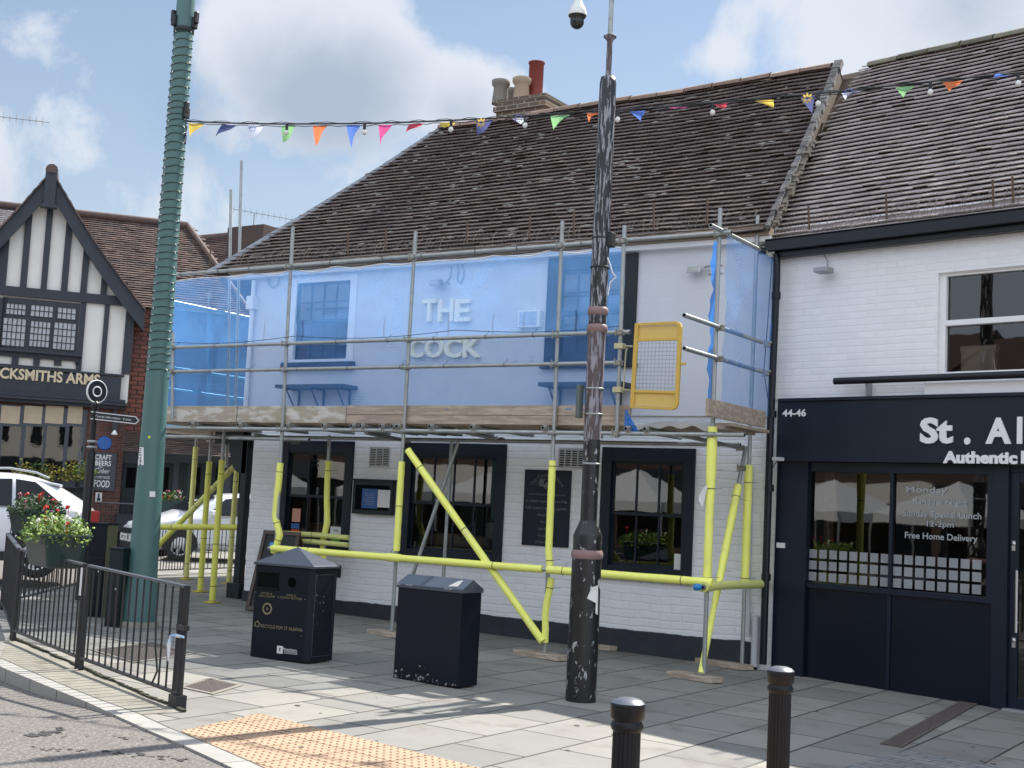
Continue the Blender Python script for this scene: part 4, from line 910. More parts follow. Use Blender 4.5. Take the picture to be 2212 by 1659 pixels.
# end return at the far side of the open bay
XE_ = sds['E'][0].x
def endrail(pa, pb, name='guard_rail'):      # tube from near end pixel to far end pixel, horizontal, parallel to the depth axis
    xx = F(pb[0]-30, pb[1]-8, YS).x
    return xx
xe = (sds['D'][1].x+sds['D'][0].x)/2+.05
for pa, pb in (((1478,679),(1645,741)), ((1478,751),(1645,804)), ((1535,489),(1640,536))):
    z = FX((pa[0]+pb[0])/2, (pa[1]+pb[1])/2, xe).z; ya = FX(*pa, xe).y; yb_ = FX(*pb, xe).y
    tb('guard_rail', V(xe, ya, z), V(xe, yb_, z)); 
    for yy_ in (YS, YE_): coup((xe, yy_, z))
for k in ('A','Bb','Cc','D'):
    p, q = sds[k][0], sds[k][1]
    for z in (ZT, ZM, ZL, ZG) if k != 'D' else (ZT, ZG):
        t = (z-p.z)/(q.z-p.z); c_ = p.lerp(q, t); coup((c_.x, YS-.02, z))
for k, zz_ in (('H1', (ZM, ZL)), ('H2', (ZT, ZM, ZL, ZG))):
    for z in zz_: p = sds[k][0]; t = (z-p.z)/(sds[k][1].z-p.z); c_ = p.lerp(sds[k][1], t); coup((c_.x, YS-.03, z))
# putlogs (transoms) whose ends show above the ledger
for px in (410,513,616,696,758,778,821,846,856,927,1017,1172,1351,1392):
    p = F(px, 921+.012*(px-400), YS-.12); p.z = ZG+.05; tb('putlog', p, V(p.x, Y-.25, p.z)); b = B(); b.box(p.x-.03,p.x+.03,YS-.075,YS-.02,ZG-.02,ZG+.085).build('coupler', 'coupler', scf, bevel=.006)
# inner uprights and braces
for bx, by, tx, ty in ((697,1260,712,940), (955,1280,976,955)): p, q = F(bx, by, YI), F(tx, ty, YI); p.z = gz(p.x)+.04; o = tb('standard', p, q, label='inner upright under the boards'); sds['i%d' % bx] = (p, q, o)
p, q = F(895,1232,13.9), F(990,955,14.1); d_ = (p-q).normalized(); p = p+d_*.6; tb('brace', p, q)
for a_, c_ in (((546,938),(640,955)), ((985,930),(1082,950)), ((790,935),(880,952)), ((1470,940),(1600,968))):
    tb('brace', F(*a_, YS+.05), F(*c_, YI+.1))
    coup(F(*c_, YI+.1))
# timber toe boards, deck
zt1, zb1 = F(700,877,YS+.04).z, F(700,914,YS+.04).z
xs_ = [xl, F(497,900,YS).x, F(745,900,YS).x, F(872,900,YS).x, F(1200,900,YS).x, F(1352,900,YS).x]
cuts = [(xl+.0, F(507,900,YS).x, 'board_pale'), (F(509,900,YS).x, F(743,900,YS).x, 'board_pale'), (F(745,900,YS).x, F(1200,900,YS).x, 'board'), (F(1201,900,YS).x, F(1357,900,YS).x, 'board')]
for i, (a, c, m_) in enumerate(cuts):
    zc = (zt1+zb1)/2+.0; y_ = YS+.03+(.01 if i == 3 else 0)
    if m_ == 'board_pale': B().box(a, c, y_, y_+.04, zb1, zt1).build('toe_board', m_, scf, bevel=.004)
    else: B().box(a, c, y_, y_+.04, zb1, zc-.004).build('toe_board', m_, scf, bevel=.004); B().box(a, c, y_, y_+.038, zc, zt1+.003*i).build('toe_board', m_, scf, bevel=.004)
zd = ZG+.076
for j in range(5): B().box(xl+.0, F(1357,900,YS).x+.0, YS+.09+j*.235, YS+.09+j*.235+.225, zd, zd+.038).build('deck_board', 'board', scf)
# open bay: boards further back, grey sheet, end toe board
for j in range(4): B().box(F(1357,900,YS).x+.05, xe, YS+.15+j*.235, YS+.15+j*.235+.225, zd, zd+.038).build('deck_board', 'board', scf)
z1_, z0_ = FX(1600,879,xe+.02).z, FX(1600,915,xe+.02).z; B().box(xe+.04, xe+.08, FX(1520,880,xe+.02).y, FX(1643,910,xe+.02).y, z0_, z1_).build('toe_board', 'board', scf, bevel=.004)
B().box(xe-.15, xe+.09, YS+.25, YE_-.1, zd+.04, zd+.075).build('deck_board', 'board', scf)
b = B(); nx, ny = 22, 6; vs = []; x0_, x1_ = F(1362,905,YS).x, xe-.05
for j in range(ny+1):
    for i in range(nx+1): x = x0_+(x1_-x0_)*i/nx; y_ = YS-.02+.7*j/ny; vs.append((x, y_, zd+.03-.02*(1-j/ny)+.035*noise.noise(Vector((x*4, y_*4, 1)))+(.10*math.sin(PI*i/nx)*(.4+.6*j/ny))))
b.add(vs, [(j*(nx+1)+i, j*(nx+1)+i+1, (j+1)*(nx+1)+i+1, (j+1)*(nx+1)+i) for j in range(ny) for i in range(nx)], True)
for i in range(nx): b.quad(Vector(vs[i])-V(0,0,.04+.02*math.sin(i)), Vector(vs[i+1])-V(0,0,.04+.02*math.sin(i+1)), vs[i+1], vs[i])
b.build('ground_sheet', M('sheet', (.42,.41,.39), .8, var=.2, scale=6), scf)
# foam sleeves on the uprights
def sl(k, ya, yb_, r, ties=(.12,.5,.9), mat='foam', mid=(), dxs=()):
    p, q, o = sds[k]; a, c = on(p, q, ya), on(p, q, yb_); n_ = 5; pts = [a.lerp(c, i/n_) for i in range(n_+1)]
    for i, dx in enumerate(dxs): pts[i] = pts[i]+V(dx,0,0)
    return sleeve(pts, r, o, ties, mat)
sl('A', 1195, 1000, .045, (.15,.33,.9), dxs=(-.03,.06,-.04,-.03,-.01,0)); sl('i697', 1215, 995, .042, (.9,), dxs=(0,-.03,.04,.01,0,0)); sl('Bb', 1190, 997, .042, (.5,)); sl('Cc', 1235, 995, .042, (.95,.1), dxs=(.03,.0,0,0,0,0))
sl('Cc', 1388, 1248, .040, (.85,), dxs=(0,0,-.01,0,.03,.05)); sl('D', 1258, 922, [.046]*3+[.05]*1+[.058,.052], (.03,.6,.72)); sl('E', 1262, 1004, .048, (.05,.85))
# horizontal padded rail and its return
zY = F(1175,1230,YS-.1).z; yy_ = YS-.1
xa, xb, xc, xd = F(588,1184,yy_).x, F(1172,1228,yy_).x, F(1183,1229,yy_).x, F(1540,1260,yy_).x
hr = tb('guard_rail', V(xa-.06,yy_,zY), V(xd-.02,yy_,zY), label='padded waist high rail along the front')
jn = [F(x, 1200, yy_).x for x in (667,838,864,1068)]
sleeve([V(x,yy_,zY) for x in (xa, jn[0], jn[1], jn[3], xb)], .044, hr, (.25,.5,.75)); sleeve([V(x,yy_,zY) for x in (xc, F(1300,1240,yy_).x, F(1477,1250,yy_).x, xd)], .045, hr, (.1,.66))
sleeve([V(jn[1],yy_,zY),V(jn[2],yy_,zY)], .052, hr)
B().lathe([(.03,0),(.034,.02),(.034,.06),(.001,.07)], (xa-.04, yy_+.08, zY+.04), 12, ax=(-1,0,0)).build('end_cap', 'cap_blue', hr)
z_r = F(1545,1270,YS-.15).z; rr_ = tb('guard_rail', V(xe, YS-.22, z_r), V(xe, FX(1652,1266,xe).y, z_r), label='padded rail across the end'); sleeve([V(xe,YS-.20,z_r), V(xe,YS+.3,z_r+.01), V(xe,FX(1653,1266,xe).y,z_r)], [.055,.045,.05], rr_, (), 'foam_old')
B().lathe([(.03,0),(.036,.02),(.036,.07),(.001,.08)], (xe-.02, YS-.23, z_r), 12, ax=(-.6,-1,0)).build('end_cap', 'cap_blue', rr_)
B().tube((xe,YS-.21,z_r),(xe,YS-.203,z_r),.03).build('tube_mouth','room_dark',rr_)
z_b = F(730,1160,YI-.1).z
for dz in (0, -.10): sleeve([V(F(610,1160,YI-.1).x,YI-.1,z_b+dz), V(F(675,1165,YI-.1).x,YI-.1,z_b+dz+.01), V(F(752,1165,YI-.1).x,YI-.1,z_b+dz)], .035, hr, (.5,), 'foam_old')
# diagonal braces with sleeves
p, q = F(1172,1386,YS-.05), F(881,972,YS-.05); o = tb('brace', p, q+(p-q)*.01); sleeve([p.lerp(q,t) for t in (0,.25,.5,.75,.9,1)], .044, o, (.45,.8))
p, q = F(1512,1465,YS-.05), F(1611,966,YE_-.05); o = tb('brace', p, q); sleeve([p.lerp(q,t) for t in (.02,.2,.33)], [.032,.036,.03], o, ()); sleeve([p.lerp(q,t) for t in (.30,.5,.7,.82)], [.035,.045,.045,.045], o, (.25,.85))
coup(p.lerp(q,.01)); coup(p.lerp(q,.9))
# paper tag tied to the corner upright
a_ = F(1522,1062,YS-.07); B().quad(a_+V(-.06,0,-.10), a_+V(-.02,.01,-.17), a_+V(.03,0,.04), a_+V(.02,0,.08), a_+V(-.06,.01,-.02)).build('paper_tag', 'paper_white', scf)
# left bays over the side street
yw = gz(-15)
def leg(gx, gy, py0, py1, topy, r, mat='foam_old', foot=True, ties=(.1,.4,.9), dxs=()):
    g_ = G(gx, gy); p = g_+V(0,0,.03); zt_ = ZA(p, topy); q = V(p.x, p.y, zt_); o = tb('standard', p, q); a, c = on(p, q, py0), on(p, q, py1); pts = [a.lerp(c, i/5) for i in range(6)]
    for i, dx in enumerate(dxs): pts[i] = pts[i]+V(dx,0,0)
    sleeve(pts, r, o, ties, mat)
    if foot: B().lathe([(.13,0),(.13,.012),(.04,.02),(.04,.04)], g_+V(0,0,.004), 4).build('base_plate', 'foot_yellow', o)
    return p, q
M('foam_mid', (.70,.70,.12), .6, var=.1)
L1 = leg(458,1302,1297,994,905,.045,'foam_mid'); L2 = leg(432,1279,1276,997,905,.045,'foam_mid'); L3 = leg(494,1261,1258,1016,905,.045,'foam_old'); L0 = leg(402,1252,1246,965,930,.045,'foam_old')
zr = F(400,1138,14.6).z; P0, P1 = F(318,1138,14.3), F(516,1139,15.0); o = tb('guard_rail', P0, P1); sleeve([P0.lerp(P1,t) for t in (0,.3,.6,1)], .045, o, (.3,.8), 'foam_mid')
P0, P1 = F(330,1190,15.2), F(508,1006,15.6); o = tb('brace', P0, P1); sleeve([P0.lerp(P1,t) for t in (0,.3,.45)], .045, o, (), 'foam_mid'); sleeve([P0.lerp(P1,t) for t in (.42,.6,.8,1)], .047, o, (.2,.6,.9), 'foam_old')
xrL = F(380,650,15.4).x
# tall uprights behind the netting
for bx, by, tx, ty, yy2 in ((505,1010,522,347,15.3), (489,1010,499,410,15.6)): p, q = F(bx, by, yy2), F(tx, ty, yy2); tb('standard', p, q, label='tall upright reaching above the roof edge')
# return guard rails running back, with stub uprights
xr_ = -15.75
for (a, c) in (((373,647),(559,694)), ((358,789),(549,824)), ((357,837),(544,866))):
    p, q = FX(*a, xr_), FX(*c, xr_); z = (p.z+q.z)/2; tb('guard_rail', V(xr_,min(p.y,q.y),z), V(xr_,max(p.y,q.y),z))
for px, pt, pb_ in ((449,632,860), (541,655,860)): p, q = FX(px,pb_,xr_-.05), FX(px+3,pt,xr_-.05); tb('standard', p, q, label='upright of the side return')
for yy2 in (14.3, 15.2, 16.2): tb('putlog', V(xl-.9, yy2, ZG2-.02), V(-14.2, yy2, ZG2-.02))
tb('ledger', V(-15.9, FX(345,925,-15.9).y, ZG+.0), V(-15.9, 20.0, ZG)); tb('ledger', V(xl-1, 15.5, ZG-.05), V(-13.9, 15.5, ZG-.05))
for j in range(13): B().box(-17.4+j*.235, -17.4+j*.235+.225, max(FX(350,900,-17.4+j*.235).y, 14.4), 20.5, zd, zd+.038).build('deck_board', 'board', scf)
B().box(-16.05, -16.01, FX(345,900,-16).y, 20.5, zd, zd+.23).build('toe_board', 'board', scf)
# netting --------------------------------------------------------------
def netmat(name, tr, dcol, fac, white=0):
    m = bpy.data.materials.new(name); m.use_nodes = True; t = m.node_tree; t.nodes.clear(); L = t.links; o = t.nodes.new('ShaderNodeOutputMaterial')
    a = t.nodes.new('ShaderNodeBsdfTransparent'); a.inputs[0].default_value = (*tr, 1); d = t.nodes.new('ShaderNodeBsdfDiffuse'); d.inputs[0].default_value = (*dcol, 1); e_ = t.nodes.new('ShaderNodeBsdfTranslucent'); e_.inputs[0].default_value = (*dcol, 1)
    mm = t.nodes.new('ShaderNodeMixShader'); mm.inputs[0].default_value = .5; L.new(d.outputs[0], mm.inputs[1]); L.new(e_.outputs[0], mm.inputs[2])
    c = t.nodes.new('ShaderNodeTexCoord'); n = t.nodes.new('ShaderNodeTexNoise'); n.inputs['Scale'].default_value = 1.3; n.inputs['Detail'].default_value = 5; n.inputs['Distortion'].default_value = .7; L.new(c.outputs['Object'], n.inputs[0])
    wv = t.nodes.new('ShaderNodeTexWave'); wv.bands_direction = 'Z'; wv.inputs['Scale'].default_value = 9; wv.inputs['Distortion'].default_value = 3; wv.inputs['Detail'].default_value = 3; L.new(c.outputs['Object'], wv.inputs[0])
    k = t.nodes.new('ShaderNodeMath'); k.operation = 'MULTIPLY_ADD'; L.new(n.outputs[0], k.inputs[0]); k.inputs[1].default_value = .34; k.inputs[2].default_value = fac-.18
    k2 = t.nodes.new('ShaderNodeMath'); k2.operation = 'MULTIPLY_ADD'; L.new(wv.outputs[0], k2.inputs[0]); k2.inputs[1].default_value = .02; L.new(k.outputs[0], k2.inputs[2])
    x = t.nodes.new('ShaderNodeMixShader'); L.new(k2.outputs[0], x.inputs[0]); L.new(a.outputs[0], x.inputs[1]); L.new(mm.outputs[0], x.inputs[2]); L.new(x.outputs[0], o.inputs[0]); MT[name] = m
netmat('netting', (.92,.96,1), (.18,.45,.97), .32); netmat('netting_back', (.6,.82,1), (.16,.50,.95), .48); netmat('net_edge', (.6,.8,1), (.05,.28,.85), .7)
def net(o, u, v, nu, nv, mat, amp=.03, seed=0, name='netting', topsag=None):
    b = B(); o, u, v = Vector(o), Vector(u), Vector(v); n_ = u.cross(v).normalized(); vs = []
    for j in range(nv+1):
        for i in range(nu+1):
            s, t = i/nu, j/nv; p = o+u*s+v*t; w_ = amp*noise.noise(p*1.7+V(seed,0,0))*math.sin(PI*min(max(t,.05),.95)) + amp*.35*noise.noise(p*7)
            p = p+n_*w_
            if topsag: p = p-V(0,0,1)*topsag(s)*t**3
            vs.append(p)
    b.add(vs, [(j*(nu+1)+i, j*(nu+1)+i+1, (j+1)*(nu+1)+i+1, (j+1)*(nu+1)+i) for j in range(nv) for i in range(nu)], True); return b.build(name, mat, scf)
xn1 = F(1345,700,YS+.05).x; xn0 = xl+.05
def ts(s): return .035+.03*abs(math.sin(s*29))+.01*math.sin(s*70)
nt_ = net((xn0,YS+.04,zt1-.05), (xn1-xn0,0,0), (0,0,ZT-zt1+.05), 120, 36, 'netting', amp=.055, topsag=ts)
b = B(); pts = [V(xn0+(xn1-xn0)*i/140, YS+.0, ZT-.02-ts(i/140)) for i in range(141)]; b.path(pts, .009, 5); b.build('net_cord', 'white_paint', nt_)
b = B(); pts = [V(xn0+(xn1-xn0)*i/140, YS-.02, ZT-.03-.035*abs(math.sin(i/140*29+.3))) for i in range(141)]; b.path(pts, .004, 4); b.build('lacing', 'cable_tie', nt_)
b = B(); pts = [V(xn0+(xn1-xn0)*i/80, YS-.03, ZM+.10-.06*abs(math.sin(i/80*9))) for i in range(81)]; b.path(pts, .005, 4); b.build('lacing', 'cable_tie', nt_)
for z_ in (ZT, ZM, ZL):
    x = xn0+.4; rg = random.Random(int(z_*10))
    while x < xn1: tie(V(x, YS-.05, z_), (1,0,.15), TR+.002, nt_) if len([c for c in C.objects if c.name.startswith('cable_tie')]) < 90 else None; x += rg.uniform(.55,.9)
yn = FX(352,700,xr_).y
net((-15.7,yn,zd), (0,20.5-yn,0), (0,0,FX(466,670,xr_).z-zd), 40, 16, 'netting_back', seed=4)
net((xe+.03,YS+.02,z1_-.05), (0,YE_-YS+.05,0), (0,0,FX(1590,512,xe).z-z1_), 14, 26, 'netting', amp=.06, seed=9)
b = B()                                        # gathered dark edge of the net at the corner upright
for (pa, nn) in (((sds['D'][0], sds['D'][1]), 30),):
    l = [on(pa[0], pa[1], 520+ (868-520)*i/nn) for i in range(nn+1)]; vs = []
    for i, p in enumerate(l): vs += [p+V(-.05-.035*abs(math.sin(i*.35))-.01*math.sin(i*1.9),-.01,0), p+V(-.0,.03,0)]
    b.add(vs, [(2*i, 2*i+1, 2*i+3, 2*i+2) for i in range(nn)], True)
b.build('netting', 'net_edge', scf)
b = B(); l = [V(FX(1645,y,xe).x, YE_+.06+.03*math.sin(y*.05), FX(1645,y,xe).z) for y in range(690,890,12)]; vs = []
for p in l: vs += [p, p+V(.02,.06+.02*math.sin(p.z*9),0)]
b.add(vs, [(2*i, 2*i+1, 2*i+3, 2*i+2) for i in range(len(l)-1)], True); b.build('netting', 'net_edge', scf)
b = B(); a = F(1352,880,YS); 
for i in range(5): b.quad(a+V(.0,-.02,-.02-.05*i), a+V(.04+.03*i,-.03,-.04-.05*i), a+V(.05+.04*i,-.02,-.09-.05*i), a+V(0,-.02,-.07-.05*i))
b.build('netting', 'net_edge', scf)
# yellow loading gate
M('gate_yellow', (.62,.40,.07), .45, var=.15, scale=5, col2=(.70,.55,.22), thr=(.6,.75))
M('gate_wire', (.25,.25,.24), .5)
gy = YS-.12; c4 = [F(1374,699,gy), F(1476,694,gy), F(1467,887,gy), F(1363,882,gy)]   # tl tr br bl
def gp_(s, t): return c4[0].lerp(c4[1], s).lerp(c4[3].lerp(c4[2], s), t)
gt = B(); ol = [gp_(0,0), gp_(.88,0), gp_(.96,.02), gp_(1,.07), gp_(1,.93), gp_(.96,.98), gp_(.88,1), gp_(0,1)]
inn = [gp_(.08,.035), gp_(.85,.035), gp_(.895,.045), gp_(.92,.08), gp_(.92,.92), gp_(.895,.955), gp_(.85,.965), gp_(.08,.965)]
vs = ol+inn; e3 = V(0,-.035,0); gt.add(vs+[p+e3 for p in vs], [(i,(i+1)%8,8+(i+1)%8,8+i) for i in range(8)]+[(16+i,24+i,24+(i+1)%8,16+(i+1)%8) for i in range(8)]+[(i,16+i,16+(i+1)%8,(i+1)%8) for i in range(8)]+[(8+i,8+(i+1)%8,24+(i+1)%8,24+i) for i in range(8)])
for t in (.20,.80): gt.bar(gp_(.08,t)+V(0,-.018,0), gp_(.92,t)+V(0,-.018,0), .032, .03, up=(0,1,0))
gt.bar(gp_(1,.48)+V(0,-.01,0), gp_(1.1,.48)+V(0,-.01,0), .03, .03)
gate = gt.build('gate', 'gate_yellow', scf, label='yellow loading gate on the open bay', bevel=.004)
B().quad(gp_(.08,.04)+V(0,-.012,0), gp_(.9,.04)+V(0,-.012,0), gp_(.92,.19)+V(0,-.012,0), gp_(.08,.19)+V(0,-.012,0)).build('infill_panel', M('gate_pale', (.66,.46,.13), .5, var=.12, scale=4), gate)
B().quad(gp_(.08,.81)+V(0,-.012,0), gp_(.92,.81)+V(0,-.012,0), gp_(.9,.96)+V(0,-.012,0), gp_(.08,.96)+V(0,-.012,0)).build('infill_panel', 'gate_pale', gate)
b = B()
for i in range(1,11): s = .08+.84*i/11; b.tube(gp_(s,.2)+V(0,-.015,0), gp_(s,.8)+V(0,-.015,0), .0022, n=5, cap=False)
for i in range(1,13): t = .2+.6*i/13; b.tube(gp_(.08,t)+V(0,-.015,0), gp_(.92,t)+V(0,-.015,0), .0022, n=5, cap=False)
b.build('wire_mesh', 'gate_wire', gate)
hp = sds['H2']; b = B()
for py in (748, 842):
    a = on(hp[0], hp[1], py); b.box(a.x-.05,a.x+.06,a.y-.05,a.y+.03,a.z-.03,a.z+.03).tube(a+V(.05,-.02,0), V(F(1366,py+6,gy).x, gy, a.z-.02), .01, n=6)
b.path([F(1355,752,gy), F(1352,760,gy), F(1347,838,gy), F(1344,843,gy)], .008, 6); b.build('hinge', M('zinc_yellow', (.55,.5,.3), .4, metal=.6), gate)
# timber sole boards on the ground
def sole(c, ang, L=.85, W_=.22, label=''):
    d = V(math.cos(ang), math.sin(ang), 0); s_ = V(-d.y, d.x, 0); p = V(c.x, c.y, gz(c.x)); b = B(); b.ob(p-d*L/2-s_*W_/2+V(0,0,.002), d*L, s_*W_, V(0,0,.055)); o = b.build('sole_board', 'board', bevel=.004, loc=p); tag(o, label, 'timber board', 'timber sole boards under the scaffold feet')
sole(sds['D'][0]+V(-.10,-.02,0), R(-16), .62, .2, 'timber sole board under the padded corner upright nearest the bollards'); sole(sds['E'][0]+V(-.25,.06,0), R(-20), .75, .2, 'timber sole board by the wall under the rear upright beside the downpipe')
sole(sds['Cc'][0]+V(-.05,.0,0), R(-14), .72, .2, 'timber sole board under the foot of the long yellow diagonal brace'); sole(sds['Bb'][0]+V(-.05,0,0), R(-14), .62, .2, 'timber sole board beside the plain black gable topped bin')
sole(G(1300,1402), R(-12), .42, .2, 'short thick timber block on the paving behind the peeling black pole')
sole(G(760,1325), R(-10), .4, .2, 'timber sole board half hidden behind the pyramid topped litter bin')
# ================================================================== poles
M('pole_green', (.070,.150,.142), .42, var=.2, scale=3, bump=.05)
M('wire_black', (.012,.014,.014), .5); M('led_white', (.75,.76,.74), .3)
M('chipped', (.012,.012,.013), .35, var=.2, scale=12, stretch=(3,3,.4), col2=(.27,.27,.29), thr=(.525,.56), detail=7, bump=.4)
M('chipped_low', (.011,.011,.012), .35, var=.2, scale=9, stretch=(2,2,.9), col2=(.36,.36,.37), thr=(.60,.625), detail=7, bump=.3)
M('rusty', (.085,.062,.064), .6, var=.6, scale=9, stretch=(3,3,.4), col2=(.24,.235,.265), thr=(.49,.55), detail=6, bump=.3)
M('ring_pink', (.24,.155,.145), .6, var=.2)
def pr(l, p): return [(hw/FPX*w, h) for hw, w, h in l]
gp0 = G(293,1358)+V(-.12,.15,0); gp0.z = gz(gp0.x)
gpo = thing('lamp_column', 'tall tapering teal green street column wound with fairy lights', 'street pole', gp0)
dep = proj(gp0)[2]; H_ = lambda y: ZA(gp0, y)-gp0.z
prof = [(.205,0),(.205,H_(1300)),(.172,H_(1240)),(.160,H_(1100)),(.148,H_(960)),(.138,H_(830)),(.128,H_(600)),(.122,H_(400)),(.117,H_(200)),(.112,H_(60)),(.105,H_(-120))]
B().lathe(prof, gp0, 32).build('shaft', 'pole_green', gpo)
B().lathe([(.24,0),(.23,.05),(.21,.07)], gp0, 24).build('base_collar', 'concrete', gpo)
def gr(z):
    h = z-gp0.z
    for (r0,h0),(r1,h1) in zip(prof, prof[1:]):
        if h <= h1: return r0+(r1-r0)*max(0,(h-h0))/(h1-h0)
    return r1
tc_ = (CAM-gp0); tc_.z = 0; tc_.normalize(); sdv = Vector((tc_.y,-tc_.x,0)) ; sdv = sdv if sdv.dot(RT) > 0 else -sdv
# number plate, dot, sticker on the shaft
def onpole(px, py, off=.003):
    z = gp0.z+H_(py); r = gr(z)+off; cx = proj(Vector((gp0.x,gp0.y,z)))[0]; s = max(-.95,min(.95,(px-cx)/FPX*proj(Vector((gp0.x,gp0.y,z)))[2]/r)); return Vector((gp0.x,gp0.y,z)) + sdv*r*s + tc_*r*math.sqrt(1-s*s)
def patch(px0, py0, px1, py1, mat, name, n_=5):
    b = B(); vs = []
    for j in range(2):
        for i in range(n_+1): vs.append(onpole(px0+(px1-px0)*i/n_, py1 if j == 0 else py0))
    b.add(vs, [(i,i+1,n_+2+i,n_+1+i) for i in range(n_)]); return b.build(name, mat, gpo)
patch(299,968,311,1006,'sign_white','number_plate')
for ch, y in zip('325', (975,988,1000)): p = onpole(305,y,.006); text(ch, p, sdv*.95+tc_*-.25, (0,0,1), .055, 'cable_tie', gpo, name='digit', ext=.001, bold=.03)
patch(320,943,325,948,M('lime', (.55,.65,.05), .5),'sticker'); patch(323,1061,335,1073,'sign_white','sticker')
ft = thing('fairy_lights', 'green wired fairy lights spiralling tightly round the teal column', 'string lights', gp0)
z0, z1 = gp0.z+H_(815), gp0.z+H_(72); b = B(); bb = B(); rg = random.Random(6); ang = 0; z = z0; pts = []; k = 0
M('wire_green', (.012,.04,.03), .5)
while z < z1:
    pitch = .095*(1+.35*noise.noise(V(0,0,z*2.3))); z += pitch/20; ang += 2*PI/20; r = gr(z)+.007; w_ = .014*noise.noise(V(ang*.9, z*3, 1)); p = V(gp0.x+math.cos(ang)*r, gp0.y+math.sin(ang)*r, z+w_); pts.append(p); k += 1
    if k % 5 == 0: rad = V(math.cos(ang),math.sin(ang),0); t_ = (rad+V(0,0,rg.uniform(-1.5,.8))).normalized(); bb.tube(p, p+t_*.03, .0055, .003, n=5); b.tube(p, p+t_*.016, .004, n=4)
b.path(pts, .0048, 4); b.build('wire', 'wire_green', ft); bb.build('bulb', 'led_white', ft, kind='stuff')
def gadget(px, py, side, name):
    p = onpole(px, py); b = B(); b.box(p.x-.035,p.x+.035,p.y-.045,p.y+.045,p.z-.08,p.z+.06).box(p.x-.02+side*.04,p.x+.025+side*.04,p.y-.03,p.y+.03,p.z-.02,p.z+.13); return b.build(name, 'wire_black', gpo, bevel=.012)
for px, s in ((374,-1),(419,1)): gadget(px, 48, s, 'floodlight')
b = B(); zz_ = gp0.z+H_(66); b.lathe([(gr(zz_)+.003,-.04),(gr(zz_)+.012,-.035),(gr(zz_)+.012,.02),(gr(zz_)+.003,.03)], (gp0.x,gp0.y,zz_), 24); b.build('bracket_band', 'wire_black', gpo)
gadget(400, 244, .3, 'junction_box')
b = B(); p = onpole(402,262); b.path([p, p+V(.03,-.03,-.12), p+V(.05,-.03,-.22), p+V(.03,-.02,-.30), p+V(.01,-.02,-.22), p+V(.02,0,-.06)], .006, 5); b.build('hanging_loop', 'wire_black', gpo)

bp0 = G(1254,1514)+V(0,.0,0); bp0.z = gz(bp0.x); depb = proj(bp0)[2]; BH = lambda y: ZA(bp0, y)-bp0.z
bpo = thing('lamp_post', 'old black street post with chipped peeling paint and two pinkish rings', 'street pole', bp0)
def wpx(w_, y): return w_/2/FPX*proj(Vector((bp0.x,bp0.y,bp0.z+BH(y))))[2]
B().lathe([(wpx(66,1500),0),(wpx(67,1400),BH(1400)),(wpx(65,1300),BH(1300)),(wpx(64,1205),BH(1205))], bp0, 28).build('base_shaft', 'chipped_low', bpo)
B().lathe([(wpx(64,1205),BH(1207)),(wpx(69,1200),BH(1203)),(wpx(70,1195),BH(1195)),(wpx(64,1190),BH(1188))], bp0, 28).build('ring', 'ring_pink', bpo)
B().lathe([(wpx(62,1190),BH(1188)),(wpx(63,1175),BH(1158)),(wpx(60,1155),BH(1152)),(wpx(42,1135),BH(1132)),(wpx(38,1130),BH(1124))], bp0, 28).build('shoulder', 'chipped_low', bpo)
B().lathe([(wpx(36,1100),BH(1124)),(wpx(37,1000),BH(950))], bp0, 24).build('shaft', 'chipped_low', bpo)
B().lathe([(wpx(37.5,900),BH(950)),(wpx(39,800),BH(716))], bp0, 24).build('shaft', 'rusty', bpo, label='section stripped to pinkish primer')
for y in (709, 672): B().lathe([(wpx(38,y),BH(y+10)),(wpx(44,y),BH(y+7)),(wpx(46,y),BH(y)),(wpx(44,y),BH(y-5)),(wpx(38,y),BH(y-8))], bp0, 24).build('ring', 'ring_pink', bpo)
B().lathe([(wpx(39,690),BH(700)),(wpx(39,690),BH(680))], bp0, 24).build('shaft', 'chipped', bpo)
B().lathe([(wpx(38,650),BH(664)),(wpx(37,400),BH(400)),(wpx(36,200),BH(180)),(wpx(32,170),BH(168)),(wpx(12,165),BH(166))], bp0, 24).build('shaft', 'chipped', bpo)
B().lathe([(wpx(13,160),BH(170)),(wpx(12,80),BH(92)),(wpx(16,80),BH(86)),(wpx(28,80),BH(81)),(wpx(28,78),BH(78)),(wpx(12,76),BH(74))], bp0, 16).build('spigot', 'rusty', bpo)
B().lathe([(wpx(11,70),BH(74)),(wpx(10,0),BH(-160))], bp0, 14).build('upper_tube', 'galv', bpo)
bv = (CAM-bp0); bv.z = 0; bv.normalize(); bs_ = Vector((-bv.y,bv.x,0)); bs_ = bs_ if bs_.dot(RT) > 0 else -bs_
def bpt(px, py, off=.0):
    z = bp0.z+BH(py); c = Vector((bp0.x,bp0.y,z)); cx = proj(c)[0]; return c + bs_*((px-cx)/FPX*proj(c)[2]) + bv*off
for y, w_ in ((578,42),(515,40),(840,42),(895,42),(1002,40)): B().lathe([(wpx(w_*.96,y),-.008),(wpx(w_,y),-.006),(wpx(w_,y),.006),(wpx(w_*.96,y),.008)], (bp0.x,bp0.y,bp0.z+BH(y)), 20).build('band', 'galv' if y > 700 else 'wire_black', bpo)
a = bpt(1252,870,.02); B().box(a.x-.02,a.x+.02,a.y-.04,a.y+.04,a.z-.15,a.z+.16).build('junction_box', M('box_green', (.09,.11,.10), .6), bpo, bevel=.008)
a = bpt(1318,518,.02); B().box(a.x-.035,a.x+.035,a.y-.05,a.y+.05,a.z-.07,a.z+.07).build('socket_box', 'wire_black', bpo, bevel=.01)
